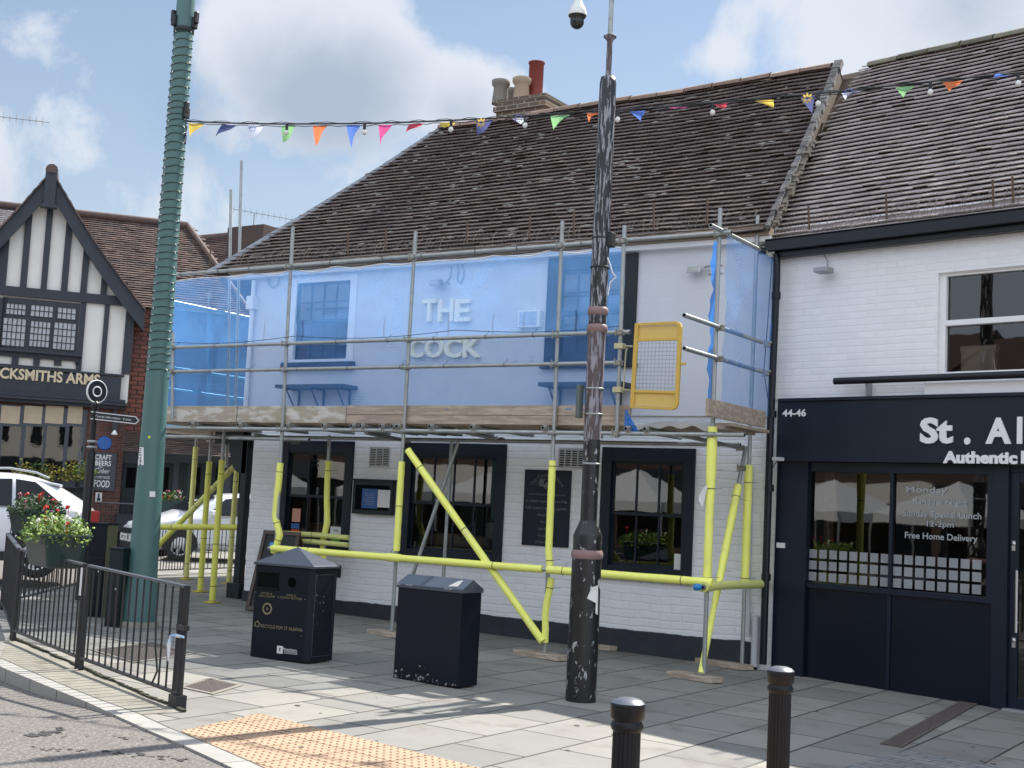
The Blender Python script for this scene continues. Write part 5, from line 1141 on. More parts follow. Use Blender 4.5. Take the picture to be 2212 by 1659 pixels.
B().path([bpt(1312,560,.09),bpt(1318,575,.09),bpt(1322,590,.09),bpt(1330,600,.08),bpt(1318,612,.08),bpt(1313,640,.08)], .006, 5).build('white_cable', 'sign_white', bpo)
b = B(); p = [bpt(1275,1320,.15), bpt(1292,1262,.13), bpt(1290,1330,.12), bpt(1268,1345,.15), bpt(1262,1280,.155)]
b.quad(bpt(1268,1290,.142), bpt(1288,1300,.12), bpt(1291,1262,.11), bpt(1278,1266,.135)); b.quad(bpt(1288,1262,.12), bpt(1292,1262,.105), bpt(1291,1325,.105), bpt(1286,1322,.12)); b.build('torn_poster', 'paper_white', bpo)
# camera dome on a bracket above the frame
cz0 = BH(20)+bp0.z; cpx = bpt(1247.5, 30, 0)
cam = thing('security_camera', 'white and black dome security camera hanging beside the top of the peeling post', 'camera', (cpx.x,cpx.y,cpx.z))
k = proj(cpx)[2]/FPX; b = B(); b.lathe([(k*20,-k*6),(k*20,k*2),(k*17,k*10),(k*11,k*20),(k*8.5,k*28),(k*8,k*45)], cpx, 24); b.build('housing', M('cam_white', (.72,.74,.70), .35), cam)
b = B(); b.lathe([(k*19.5,-k*7),(k*18,-k*10),(k*15,-k*12),(k*15.3,-k*18),(k*15,-k*24),(k*12,-k*30),(k*7,-k*34),(k*.5,-k*35.5)][::-1], cpx, 24); b.build('dome', M('cam_black', (.02,.022,.025), .12), cam)
b = B(); b.path([cpx+V(0,0,k*44), cpx+V(0,0,k*60), V(bp0.x,bp0.y,cpx.z+k*75)], .03, 8); b.build('arm', 'galv', cam)

# ================================================================== bollards
M('bollard', (.008,.008,.010), .38, var=.2, bump=.05, spec=.3); M('worn_top', (.16,.17,.19), .35, metal=.4, var=.2, scale=20)
def bollard(px, py, label):
    v = ray(px, py); t = (.018*-5.9+.99-1.7)/(v.z+.018*v.x); p = CAM+v*t; p.z = gz(p.x); z1 = p.z+1.0
    t_ = thing('bollard', label, 'bollard', p, 'fluted cast iron bollards')
    b = B(); n = 40; prof = [(.062,0.0),(.062,.86)]; vs = []
    for h, s_ in ((0,1.35),(.12,1.3),(.15,1.08),(.17,1.0),(.86,.96)):
        for i in range(n*2): a = 2*PI*i/(n*2); r = .062*s_*(1-(.055 if (i//2) % 2 else 0)*(1 if h > .14 else 0)); vs.append(p+V(math.cos(a)*r, math.sin(a)*r, h))
    m_ = n*2; b.add(vs, [(j*m_+i, j*m_+(i+1)%m_, (j+1)*m_+(i+1)%m_, (j+1)*m_+i) for j in range(4) for i in range(m_)], False); b.build('shaft', 'bollard', t_)
    b = B(); b.lathe([(.056,.85),(.068,.865),(.070,.88),(.062,.895),(.060,.90),(.073,.912),(.0735,.965)], p, 36); b.lathe([(.0735,.965),(.071,.972),(.062,.974)], p, 36); b.build('cap', 'bollard', t_)
    b = B(); b.lathe([(.0725,.972),(.060,.984),(.035,.993),(.001,.996)], p, 36); b.build('worn_top', 'worn_top', t_)
bollard(1357, 1509, 'black fluted bollard standing nearest, in front of the peeling black post'); bollard(1687, 1441, 'black fluted bollard in front of the restaurant corner and downpipe')

# ================================================================== bins
M('bin_navy', (.006,.009,.015), .42, spec=.22, var=.35, scale=3, bump=.05); M('bin_lid', (.055,.065,.085), .38, var=.2, scale=4); M('gold_faint', (.20,.17,.10), .5); M('grime', (.25,.23,.2), .8)
M('bin_chip', (.34,.34,.335), .7)
def frame4(pl, pr_, pb):                     # ground corners: left front, right front, right back
    a, c, d = G(*pl), G(*pr_), G(*pb); u = (c-a); u.z = 0; w_ = u.length; u.normalize(); s_ = Vector((-u.y,u.x,0)); dp = (d-c).dot(s_); return a, u, s_, w_, dp
a, u, s_, w_, dp = frame4((540,1418),(664,1436),(712,1429)); dp = max(dp,.42); z0 = gz(a.x); zt_ = ZA(a,1219); 
b1 = thing('litter_bin', 'navy litter and recycling bin with a pyramid lid and gold lettering', 'bin', a)
h = zt_-z0; b = B(); A = Vector((a.x,a.y,z0)); ch = .05
fp = [A+u*0, A+u*(w_-ch), A+u*w_+s_*ch, A+u*w_+s_*dp, A+s_*dp]
b.prism(fp, V(0,0,h)); body = b.build('body', 'bin_navy', b1, bevel=.006)
b = B(); o_ = .02; q = [A-u*o_-s_*o_+V(0,0,h), A+u*(w_+o_)-s_*o_+V(0,0,h), A+u*(w_+o_)+s_*(dp+o_)+V(0,0,h), A-u*o_+s_*(dp+o_)+V(0,0,h)]; top_ = A+u*w_/2+s_*dp/2+V(0,0,h+.03+.17); q2 = [p+V(0,0,.025) for p in q]
b.add(q+q2+[top_], [(3,2,1,0),(0,1,5,4),(1,2,6,5),(2,3,7,6),(3,0,4,7),(4,5,8),(5,6,8),(6,7,8),(7,4,8)]); b.build('lid', 'bin_lid', b1, bevel=.004)
def bf(s, t, off=.0): return A+u*(w_-ch)*s+V(0,0,h*(1-t))-s_*off    # on the front face
b = B(); b.quad(bf(.05,.24,.003), bf(.45,.24,.003), bf(.45,.08,.003), bf(.05,.08,.003)); b.build('slot_opening', 'room_dark', body)
b = B(); b.bar(bf(.04,.245,.012), bf(.46,.245,.012), .02, .012, up=(0,0,1)); b.bar(bf(.045,.07,.006), bf(.455,.07,.006), .01, .012); b.build('slot_lip', 'bin_navy', body)
c_ = bf(.70,.165,.002); B().lathe([(.001,.001),(.052,.001)], c_, 20, ax=-s_).build('round_opening', 'room_dark', body); B().lathe([(.052,0),(.058,.006),(.062,0)], c_, 20, ax=-s_, cap=False).build('opening_rim', 'bin_navy', body)
def bt_(s, x, y, hh, wf, mat='gold_faint'): return text(s, bf(x,y,.003), u, (0,0,1), hh, mat, body, wfit=wf*w_, ext=.001, bold=.01)
bt_('LITTER &', .24, .305, .02, .2); bt_('DOG WASTE', .24, .335, .02, .26); bt_('CANS &', .70, .30, .02, .16); bt_('PLASTIC BOTTLES', .70, .33, .02, .38)
c_ = bf(.27,.47,.002); B().lathe([(.043,.001),(.043,.004),(.062,.004),(.062,.001)], c_, 24, ax=-s_, cap=False).lathe([(.001,.002),(.02,.002)], c_, 6, ax=-s_).build('crest', 'gold_faint', body)
bt_('RECYCLE FOR ST ALBANS', .55, .655, .034, .72); c_ = bf(.10,.645,.002); B().lathe([(.024,.001),(.024,.003),(.036,.003),(.036,.001)], c_, 5, ax=-s_, cap=False).build('recycling_mark', 'gold_faint', body)
B().quad(bf(.50,.93,.003),bf(.61,.93,.003),bf(.61,.85,.003),bf(.50,.85,.003)).build('sticker', 'paper_white', body); bt_('WasteAware', .74, .875, .022, .24, 'paper_white')
for t in (.893,.905,.918): B().quad(bf(.63,t+.004,.003),bf(.88,t+.004,.003),bf(.88,t,.003),bf(.63,t,.003)).build('print_line', 'paper_white', body)
B().quad(bf(.55,.91,.004),bf(.56,.91,.004),bf(.57,.87,.004),bf(.54,.87,.004)).build('tidy_mark', 'cable_tie', body)
rg = random.Random(2); b = B()
for s__, t in ((.0,.30),(.36,.33),(.43,.335),(.93,.33),(.06,.62),(.91,.66),(.9,.72),(.02,.66)): c_ = bf(s__+.03,t,.002); b.lathe([(.001,.002),(.0045,.002)], c_, 6, ax=-s_)
b.build('rivets', 'paper_white', body)
sc_ = A+u*w_; b = B()
for t0, t1, h0, h1 in ((.12,.9,.06,.065),(.12,.9,.93,.935),(.12,.13,.06,.93),(.89,.9,.06,.93)): b.ob(sc_+s_*dp*t0+V(0,0,h*h0)+u*.001, s_*dp*(t1-t0), V(0,0,h*(h1-h0)), u*.004)
b.build('service_door', 'bin_lid', body)
b = B(); rg = random.Random(5)
for i in range(14): q_ = sc_+s_*dp*rg.uniform(.1,.5)+V(0,0,h*rg.uniform(.3,.75))+u*.003; r_ = rg.uniform(.002,.006); b.add([q_+s_*math.cos(k)*r_+V(0,0,math.sin(k)*r_*1.5) for k in (0,1.2,2.4,3.6,4.8)], [(0,1,2,3,4)])
b.build('scratches', 'bin_chip', body)
a, u, s_, w_, dp = frame4((849,1464),(987,1489),(1029,1484)); dp = max(dp,.30); z0 = gz(a.x); zt_ = ZA(a,1268); zr_ = .085
b2 = thing('litter_bin', 'plain black cabinet bin with a shallow gable lid and chipped paint at the foot', 'bin', a)
h = zt_-z0; A = Vector((a.x,a.y,z0)); b = B(); b.ob(A, u*w_, s_*dp, V(0,0,h)); body = b.build('body', 'bin_navy', b2, bevel=.006)
o_ = .012; P0, P1, P2, P3 = A-u*o_-s_*o_+V(0,0,h), A+u*(w_+o_)-s_*o_+V(0,0,h), A+u*(w_+o_)+s_*(dp+o_)+V(0,0,h), A-u*o_+s_*(dp+o_)+V(0,0,h); m0, m1 = (P0+P3)/2+V(0,0,.04+zr_), (P1+P2)/2+V(0,0,.04+zr_); up_ = V(0,0,.035)
b = B(); b.add([P0,P1,P2,P3,P0+up_,P1+up_,P2+up_,P3+up_,m0,m1], [(3,2,1,0),(0,1,5,4),(2,3,7,6),(1,2,6,9,5),(3,0,4,8,7),(4,5,9,8),(6,7,8,9)]); lid = b.build('lid', 'bin_lid', b2, bevel=.003)
rg = random.Random(12); b = B()
def bf(s, t, off=.0): return A+u*w_*s+V(0,0,h*(1-t))-s_*off
for i in range(40):
    x, y = rg.random(), 1-abs(rg.gauss(0,.03))**1.0; 
    if i > 30: x, y = rg.uniform(.05,.7), rg.uniform(.84,.97)
    r = rg.uniform(.004,.014); ph = rg.random()*6; b.add([bf(x,min(y,.997),.002)+u*math.cos(k)*r*(1+.4*math.sin(k*2+ph))+V(0,0,abs(math.sin(k))*r*(1.2+math.sin(k+ph))) for k in [q*PI/4 for q in range(8)]], [tuple(range(8))])
for i in range(9): x = rg.random()*.9; b.quad(P0+u*(x*w_)+up_*.7-s_*.002, P0+u*(x*w_+rg.uniform(.01,.05))+up_*.7-s_*.002, P0+u*(x*w_+rg.uniform(.01,.05))+up_*1.02-s_*.002, P0+u*(x*w_)+up_*1.02-s_*.002)
b.build('bare_patches', 'bin_chip', body)
b = B(); b.quad(P0.lerp(P1,.76)+up_+(m0-P0-up_)*.15+V(0,0,.004), P0.lerp(P1,.9)+up_+(m0-P0-up_)*.2+V(0,0,.004), P0.lerp(P1,.88)+up_+(m0-P0-up_)*.8+V(0,0,.006), P0.lerp(P1,.82)+up_+(m0-P0-up_)*.7+V(0,0,.005)); b.build('worn_patch', 'bin_chip', lid)
# leaning chalkboard behind the bin
M('frame_brown', (.055,.03,.02), .5, var=.3); M('chalk', (.02,.022,.022), .7, var=.3)
p0, p1 = G(534,1322), G(583,1300); hb = 1.2; t_ = thing('chalkboard', 'brown framed pavement chalkboard leaning behind the pyramid lidded bin', 'pavement sign', p0)
p0 = V(-11.95,12.95,gz(-12)); uu = V(1,.0,0); bk = V(.06,.28,1.2)
p0 = G(531,1320); p0.z += .01; tp = F(572,1146,p0.y+.35); bk = V(tp.x-p0.x, .35, tp.z-p0.z); uu = V(.62,.08,0)
b = B(); nn = uu.cross(bk).normalized()*.03
for o_, q_, r_ in ((p0,uu,bk*.05),(p0+bk*.95,uu,bk*.05),(p0+bk*.05,uu*.09,bk*.9),(p0+uu*.91+bk*.05,uu*.09,bk*.9)): b.ob(o_, q_, r_, nn)
b.build('frame', 'frame_brown', t_, bevel=.004); B().ob(p0+uu*.09+bk*.05-nn*.2, uu*.82, bk*.9, nn*.5).build('board', 'chalk', t_)
0 and text('Beer Garden', p0+uu*.5+bk*.85+nn*.35-V(0,.02,0), uu, bk, .06, 'sign_white', t_, ext=.001, wfit=.4)
b = B(); b.bar(p0+bk*.95+V(.03,.02,0), V(p0.x+.1,p0.y+.8,p0.z), .04, .03).bar(p0+uu+bk*.95+V(-.03,.02,0), V(p0.x+.55,p0.y+.8,p0.z), .04, .03); b.build('rear_leg', 'frame_brown', t_)

# ================================================================== railings
M('rail_black', (.014,.015,.018), .42, var=.25, scale=10, bump=.1); M('rail_top', (.10,.11,.125), .45, metal=.3, var=.3)
def railing(p, q, nb, hgt, label, lean=0, bent=(), group='pedestrian guard rail panels', double=False, post=.036):
    t_ = thing('guard_rail', label, 'railing', p, group); d = (q-p); d.z = 0; L = d.length; d.normalize(); s_ = Vector((-d.y,d.x,0))
    def at(k, z): x = p.lerp(q, k); return V(x.x, x.y, gz(x.x)+z)
    for k in (0, 1): b = B(); b.bar(at(k,-.02)+d*(post/2 if k == 0 else -post/2), at(k,hgt)+d*(post/2 if k == 0 else -post/2), post, post); b.build('post', 'rail_black', t_, bevel=.003)
    b = B(); b.bar(at(0,hgt-.012)+d*post, at(1,hgt-.012)-d*post, .045, .022); b.build('top_rail', 'rail_top', t_, bevel=.004)
    b = B(); b.bar(at(0,.11)+d*post, at(1,.11)-d*post, .04, .02); b.build('bottom_rail', 'rail_black', t_)
    b = B()
    for i in range(nb):
        k = (i+1)/(nb+1); a, c = at(k,.12), at(k,hgt-.024)
        if i in bent: b.path([a+d*.02, a.lerp(c,.12)+d*.055+s_*.02, a.lerp(c,.35)+d*.03, a.lerp(c,.6)+d*.005, c], .0085, 6)
        else: b.tube(a, c, .0085, n=6)
    b.build('balusters', 'rail_black', t_); return t_
E_ = G(388,1531); Mi = G(170,1447); Lc = G(26,1384); Bk = G(3,1317); hr_ = ZA(Mi,1221)-gz(Mi.x); hr_ = min(max(hr_,.95),1.15)
print('rail h', hr_, ZA(E_,1263)-gz(E_.x), ZA(Lc,1186)-gz(Lc.x))
dE = (E_-Mi).normalized(); dM = (Mi-Lc).normalized()
railing(Mi+dE*.03, E_, 14, hr_, 'black guard rail panel with a bent bar and open end nearest the tactile paving', bent=(10,)); railing(Lc+dM*.03, Mi-dM*.03, 14, hr_, 'black guard rail panel under the front flower trough')
railing(Bk, Lc, 11, hr_, 'black guard rail panel seen almost edge on along the side street'); railing(Bk+V(.05,.03,0), G(168,1276), 14, hr_, 'black guard rail panel behind the cabinets')
a = G(300,1246); c = G(400,1243); d = G(517,1238); hf = ZA(c,1133)-gz(c.x)
railing(a, c, 15, hf, 'black guard rail panel behind the teal column, in front of the parked hatchback'); railing(c+(d-c)*.01, d, 12, hf, 'black guard rail panel ending at the pub corner behind the yellow legs')
# second post and plastic ribbon at the open end
b = B(); q = E_+dE*.02; q2 = q-dE*.14; b.bar(V(q2.x,q2.y,gz(q2.x)), V(q2.x+.01,q2.y,gz(q2.x)+hr_-.03), .03, .03).bar(V(q2.x,q2.y,gz(q2.x)+.62), V(q.x,q.y,gz(q.x)+.62), .05, .04).bar(V(q2.x,q2.y,gz(q2.x)+.02), V(q.x,q.y,gz(q.x)+.02), .09, .16); o = b.build('end_bracket', 'rail_black', [x for x in C.objects if x.name == 'guard_rail'][0])
p = G(400,1531); z_ = ZA(E_,1375); tag(B().path([V(E_.x-.12,E_.y-.03,z_), V(E_.x-.04,E_.y-.05,z_+.005), V(E_.x+.03,E_.y-.04,z_)], [.008,.016,.01], 6).path([V(E_.x-.12,E_.y-.03,z_), V(E_.x-.125,E_.y-.04,z_-.07), V(E_.x-.13,E_.y-.03,z_-.2)], [.012,.018,.008], 5).build('plastic_ribbon', M('ribbon', (.25,.45,.68), .4, col2=(.7,.72,.75), scale=6)), 'torn blue and white plastic ribbon tied to the end of the guard rail', 'ribbon')
a = bp = Mi+V(0,-.03,0); z_ = ZA(Mi,1255); B().quad(a+V(-.02,-.02,z_-a.z-.13), a+V(.02,-.03,z_-a.z-.13), a+V(.02,-.03,z_-a.z+.12), a+V(-.02,-.02,z_-a.z+.12)).build('sticker', 'paper_white', [x for x in C.objects if x.name == 'guard_rail'][0])

# ================================================================== flower troughs
M('trough', (.012,.036,.034), .4, var=.15); M('soil', (.03,.02,.015), .9)
M('leaf', (.17,.26,.045), .55, rnd=.5, var=.2, scale=20); M('leaf_dark', (.05,.10,.03), .55, rnd=.5)
M('petal_red', (.62,.03,.015), .5, rnd=.3); M('petal_pink', (.66,.22,.30), .5, rnd=.3); M('petal_purple', (.22,.02,.25), .5); M('petal_white', (.75,.75,.6), .5)
def leafclump(c, ax, ay, rx, ry, rz, n, mat, seed, name, parent, size=.03, droop=0):
    rg = random.Random(seed); b = B()
    for i in range(n):
        t, r, f_ = rg.random()*2*PI, rg.random()**.5, rg.random(); p = c+ax*math.cos(t)*r*rx+ay*math.sin(t)*r*ry+V(0,0,rz*f_*(1-.5*r*r))
        if droop and r > .8: p.z -= rg.random()*droop
        n_ = V(rg.gauss(0,.5),rg.gauss(0,.5)-.2,.7).normalized(); a = n_.orthogonal().normalized(); a = Matrix.Rotation(rg.random()*6,3,n_) @ a; d = n_.cross(a); s = size*rg.uniform(.5,1.3)
        b.add([p, p+a*s*.7+d*s*.55+n_*s*.2, p+a*s*1.3+d*s*.1, p+a*s*.8-d*s*.55+n_*s*.15, p+a*s*.2-d*s*.4], [(0,1,2,3,4)], rnd=rg.random())
        if i % 6 == 0: q = V(c.x+(p.x-c.x)*.4, c.y+(p.y-c.y)*.4, c.z); b.path([q, q.lerp(p,.6)+V(0,0,.02), p], .0025, 3, False)
    return b.build(name, mat, parent)
def bloom(p, s, mat, parent, seed, n=16):
    rg = random.Random(seed); b = B()
    for i in range(n):
        n_ = V(rg.gauss(0,1),rg.gauss(0,1)-.4,rg.gauss(0,.8)+.4).normalized(); q = p+n_*s*rg.uniform(.3,1); a = n_.orthogonal().normalized(); d = n_.cross(a); r = s*.5
        b.add([q+a*r, q+(a+d)*r*.7, q+d*r, q-a*r*.8, q-d*r*.8], [(0,1,2,3,4)], rnd=rg.random())
    b.tube(p-V(0,0,.10), p, .003, n=4); return b.build('flower', mat, parent)
def trough(c, ax, L, Wd, H, label, plabel, seed, cols, leaf):
    ax = Vector(ax).normalized(); ay = Vector((-ax.y,ax.x,0)); t_ = thing('flower_trough', label, 'planter', c, 'flower troughs hung on the guard rails')
    tp = [c+ax*sx*L/2+ay*sy*Wd/2+V(0,0,H/2) for sx, sy in ((-1,-1),(1,-1),(1,1),(-1,1))]; bt2 = [c+ax*sx*L*.42+ay*sy*Wd*.36-V(0,0,H/2) for sx, sy in ((-1,-1),(1,-1),(1,1),(-1,1))]
    b = B(); b.add(bt2+tp, [(0,1,5,4),(1,2,6,5),(2,3,7,6),(3,0,4,7),(3,2,1,0)]); b.build('box', 'trough', t_, bevel=.03)
    b = B(); rim = [(p-c)*1.0+c for p in tp]
    for i in range(4): b.bar(rim[i]+(rim[i]-c)*.02, rim[(i+1)%4]+(rim[(i+1)%4]-c)*.02, .03, .025)
    b.build('rim', 'trough', t_, bevel=.006); q = V(0,0,-.03); B().quad(*[p*1+q-(p-c)*.03 for p in tp]).build('soil', 'soil', t_)
    pt = thing('flowers', plabel, 'flowers', c+V(0,0,H/2), 'bedding plants in the troughs'); cc = c+V(0,0,H/2-.02)
    leafclump(cc, ax, ay, L*.66, Wd*.74, .24, 1100, leaf, seed, 'leaves', pt, .03, droop=.09)
    rg = random.Random(seed+1)
    for i, m_ in enumerate(cols): t = rg.random()*6.28; r = rg.random()**.5; bloom(cc+ax*math.cos(t)*L*.55*r+ay*math.sin(t)*Wd*.6*r+V(0,0,rg.uniform(.12,.30)), rg.uniform(.016,.032), m_, pt, seed+i)
d2 = (Lc-Mi); d2.z = 0; d2.normalize()
q = PL(118,1190, Mi, Vector((d2.y,-d2.x,0))) ; trough(q, d2, .72, .42, .31, 'dark green flower trough hanging on the front guard rail', 'pale green leafy bedding plants with a few red flowers in the front trough', 31, ['petal_red']*5+['petal_pink']*2+['petal_white']*6+['petal_purple'], 'leaf')
q2 = PL(76,1132, Bk+V(0,0,0), (CAM-Bk).normalized()); trough(q2, (.93,.1,0), .62, .36, .30, 'dark green flower trough on the rear guard rail against the white estate car', 'darker foliage with red and pink geraniums in the rear trough', 57, ['petal_red']*7+['petal_pink']*6, 'leaf_dark')

# ================================================================== cabinets and finger post
def cabinet(px0, px1, pyb, pyt, dpt, label, mat='bin_navy', nm='utility_cabinet'):
    a, c = G(px0,pyb), G(px1,pyb); u = (c-a); u.z = 0; w_ = u.length; u = RT.copy(); u.z = 0; u.normalize(); u = (u+V(.1,-.25,0)).normalized(); s_ = V(-u.y,u.x,0); z0 = gz(a.x); h = ZA(a,pyt)-z0; t_ = thing(nm, label, 'cabinet', a); A = V(a.x,a.y,z0-.02)
    b = B(); b.ob(A, u*w_*1.02, s_*dpt, V(0,0,h)); o = b.build('body', mat, t_, bevel=.008); B().ob(A-u*.01-s_*.01+V(0,0,h+.001), u*(w_*1.02+.02), s_*(dpt+.02), V(0,0,.025)).build('top', mat, t_, bevel=.006)
    for k in (.36,): B().ob(A+u*w_*.08-s_*.008+V(0,0,h*.05), u*w_*.86, s_*.01, V(0,0,h*.6)).build('door', mat, t_, bevel=.004); B().lathe([(.001,.004),(.014,.004),(.014,0)], A+u*w_*.72-s_*.01+V(0,0,h*.5), 10, ax=-s_).build('lock', 'steel', t_)
    return t_, A, u, s_, w_, h
t_, A_, u_, s__, w__, h__ = cabinet(178,222,1331,1129,.22,'tall black street cabinet with olive side beside the teal column'); B().ob(A_+u_*(w__*1.02+.001), u_*.004, s__*.22, V(0,0,h__)).build('side_panel', M('olive', (.14,.135,.07), .6, var=.2), t_)
cabinet(224,257,1353,1183,.16,'lower dark grey street cabinet half hidden by the teal column', 'green_black')
fp0 = G(172,1296); fz = gz(fp0.x); FH = lambda y: ZA(fp0, y)-fz; fo = thing('finger_post', 'black finger signpost with a ring topped disc and one white lettered arm', 'signpost', fp0)
def fw(w_, y): return w_/2/FPX*proj(V(fp0.x,fp0.y,fz+FH(y)))[2]
B().lathe([(fw(20,1290),0),(fw(20,1130),FH(1130)),(fw(19,980),FH(975))], (fp0.x,fp0.y,fz), 18).build('lower_shaft', 'rail_black', fo); B().lathe([(fw(13,970),FH(975)),(fw(12,880),FH(880)),(fw(17,880),FH(877)),(fw(17,870),FH(870)),(fw(6,868),FH(866))], (fp0.x,fp0.y,fz), 16).build('shaft', 'rail_black', fo)
for y in (954,966): B().lathe([(fw(13,y),-.02),(fw(23,y),-.012),(fw(23,y),.012),(fw(13,y),.02)], (fp0.x,fp0.y,fz+FH(y)), 18).build('collar', 'rail_black' if y == 966 and False else 'grey_metal', fo)
cF = V(fp0.x,fp0.y,fz+FH(846)); nF = (CAM-cF); nF.z = 0; nF.normalize(); nF = (Matrix.Rotation(R(34),3,'Z') @ nF); kF = proj(cF)[2]/FPX; uF = V(nF.y,-nF.x,0); uF = -uF if uF.dot(RT) < 0 else uF
rD = 25*kF; B().lathe([(.001,-.02),(rD,-.02),(rD,.02),(.001,.02)], cF, 32, ax=nF, smooth=False).build('disc', 'rail_black', fo); B().lathe([(rD*.92,.019),(rD*.95,.024),(rD*1.0,.024),(rD*1.02,.0)], cF, 32, ax=nF, cap=False).lathe([(rD*.36,.021),(rD*.38,.024),(rD*.45,.024),(rD*.47,.021)], cF, 24, ax=nF, cap=False).build('rings', 'sign_white', fo)
arm = V(fp0.x,fp0.y,fz+FH(898)); nA = (CAM-arm); nA.z = 0; nA.normalize(); uA = V(-nA.y,nA.x,0); uA = uA if uA.dot(RT) > 0 else -uA; kA = proj(arm)[2]/FPX; uA = (uA-V(0,0,.05)).normalized(); hA = 15*kA
x0 = -8*kA; x1 = 86*kA; b = B(); b.prism([arm+uA*x0-V(0,0,hA/2), arm+uA*x1-V(0,0,hA/2), arm+uA*(x1+7*kA), arm+uA*x1+V(0,0,hA/2), arm+uA*x0+V(0,0,hA/2)], nA*.03); b.build('sign_arm', 'rail_black', fo)
b = B(); e_ = nA*.034
for p, q in (((x0,-.5),(x1,-.5)),((x1,-.5),(x1+7*kA,0)),((x1+7*kA,0),(x1,.5)),((x1,.5),(x0,.5))): b.bar(arm+uA*p[0]+V(0,0,hA*p[1])+e_, arm+uA*q[0]+V(0,0,hA*q[1])+e_, .012, .006, up=nA)
b.build('arm_border', 'sign_white', fo); text('Tourist Information · 4 mins', arm+uA*(x0+x1)/2*1.0+e_, uA, (0,0,1), hA*.36, 'sign_white', fo, wfit=(x1-x0)*.8, ext=.001)

# ================================================================== bunting and festoon bulbs
cA, cB = V(gp0.x+.12, gp0.y-.1, 0), V(-1.2,12.9,0); cn = (cB-cA).cross(V(0,0,1)).normalized()
CP = [(402,262),(500,266),(600,268),(760,267),(860,265),(950,261),(1040,257),(1130,251),(1210,245),(1290,239),(1377,236),(1450,230),(1600,216),(1780,201),(1900,188),(2060,171),(2212,156),(2500,122)]
cpt = [PL(x,y,cA,cn) for x, y in CP]; fine = []
for i in range(len(cpt)-1):
    for k in range(6): t = k/6; fine.append(cpt[i].lerp(cpt[i+1], t))
fine.append(cpt[-1])
def sm(l):
    for _ in range(4): l = [l[0]]+[(l[i-1]+l[i]*2+l[i+1])/4 for i in range(1,len(l)-1)]+[l[-1]]
    return l
fine = sm(fine)
fs_ = thing('festoon_lights', 'black cable with hanging round light bulbs strung from the teal column across the street', 'string lights', cpt[0])
b = B(); b.path(fine, .009, 6); b.path([p+V(.0,.01,.014+.012*math.sin(i*1.7)) for i, p in enumerate(fine)], .004, 4); b.build('cable', 'wire_black', fs_)
def at_px(px):
    lo_, hi_ = 0, len(fine)-1
    for i in range(len(fine)-1):
        a, c = proj(fine[i])[0], proj(fine[i+1])[0]
        if a <= px <= c: return fine[i].lerp(fine[i+1], (px-a)/(c-a+1e-6))
    return fine[-1]
M('bulb_glass', (.70,.70,.66), .15)
for px in (620,788,975,1135,1335,1540,1768,2010,2200):
    p = at_px(px); b = B(); b.tube(p-V(0,0,.0), p-V(0,0,.075), .017, n=10); h_ = b.build('lamp_holder', 'wire_black', fs_); B().lathe([(.001,-.135),(.018,-.13),(.027,-.112),(.026,-.095),(.014,-.075)], p, 12).build('bulb', 'bulb_glass', h_)
bu = thing('bunting', 'string of small bright triangular flags in many colours hanging along the festoon cable', 'bunting', cpt[0])
B().path([p-V(0,-.01,.022+.008*math.sin(i*2.3)) for i, p in enumerate(fine)], .005, 4).build('cord', 'wire_black', bu)
FC = dict(y=(.72,.52,.05), n=(.035,.05,.22), w=(.62,.66,.80), g=(.22,.50,.20), o=(.80,.17,.03), b=(.06,.17,.62), p=(.75,.06,.30), r=(.60,.02,.06))
FN = dict(y='yellow', n='navy', w='white', g='green', o='orange', b='blue', p='pink', r='red')
for k_, c_ in FC.items():
    c_ = tuple(.86*q+.07 for q in c_)
    m = bpy.data.materials.new('flag_'+FN[k_]); m.use_nodes = True; t = m.node_tree; t.nodes.clear(); L = t.links; o = t.nodes.new('ShaderNodeOutputMaterial'); d = t.nodes.new('ShaderNodeBsdfDiffuse'); d.inputs[0].default_value = (*c_,1); e_ = t.nodes.new('ShaderNodeBsdfTranslucent'); e_.inputs[0].default_value = (*c_,1); x = t.nodes.new('ShaderNodeMixShader'); x.inputs[0].default_value = .5
    tcx = t.nodes.new('ShaderNodeTexCoord'); nx_ = t.nodes.new('ShaderNodeTexNoise'); nx_.inputs['Scale'].default_value = 12; L.new(tcx.outputs['Object'], nx_.inputs[0]); bpn = t.nodes.new('ShaderNodeBump'); bpn.inputs['Strength'].default_value = .4; L.new(nx_.outputs[0], bpn.inputs['Height']); L.new(bpn.outputs[0], d.inputs['Normal'])
    L.new(d.outputs[0], x.inputs[1]); L.new(e_.outputs[0], x.inputs[2]); L.new(x.outputs[0], o.inputs[0]); MT['flag_'+FN[k_]] = m
FL = [(408,442,'y',410,298,0),(480,512,'n',472,299,.6),(536,572,'w',540,306,.4),(608,640,'g',612,309,0),(676,708,'o',678,313,.2),(748,780,'b',754,318,0),(818,848,'p',820,314,0),(884,916,'r',880,290,.3),(948,986,'y',962,279,0),(1028,1066,'n',1033,293,0),(1106,1144,'w',1122,266,.7),(1189,1232,'g',1191,276,0),(1268,1300,'o',1270,262,.3),(1360,1394,'b',1386,263,0),(1448,1486,'p',1452,240,.9),(1540,1572,'r',1563,238,.4),(1630,1672,'y',1670,232,.7),(1728,1762,'n',1752,241,0),(1818,1862,'w',1824,212,.6),(1934,1976,'g',1952,211,.2),(2036,2080,'o',2052,202,.5),(2146,2190,'b',2154,164,.9)]
rg = random.Random(77)
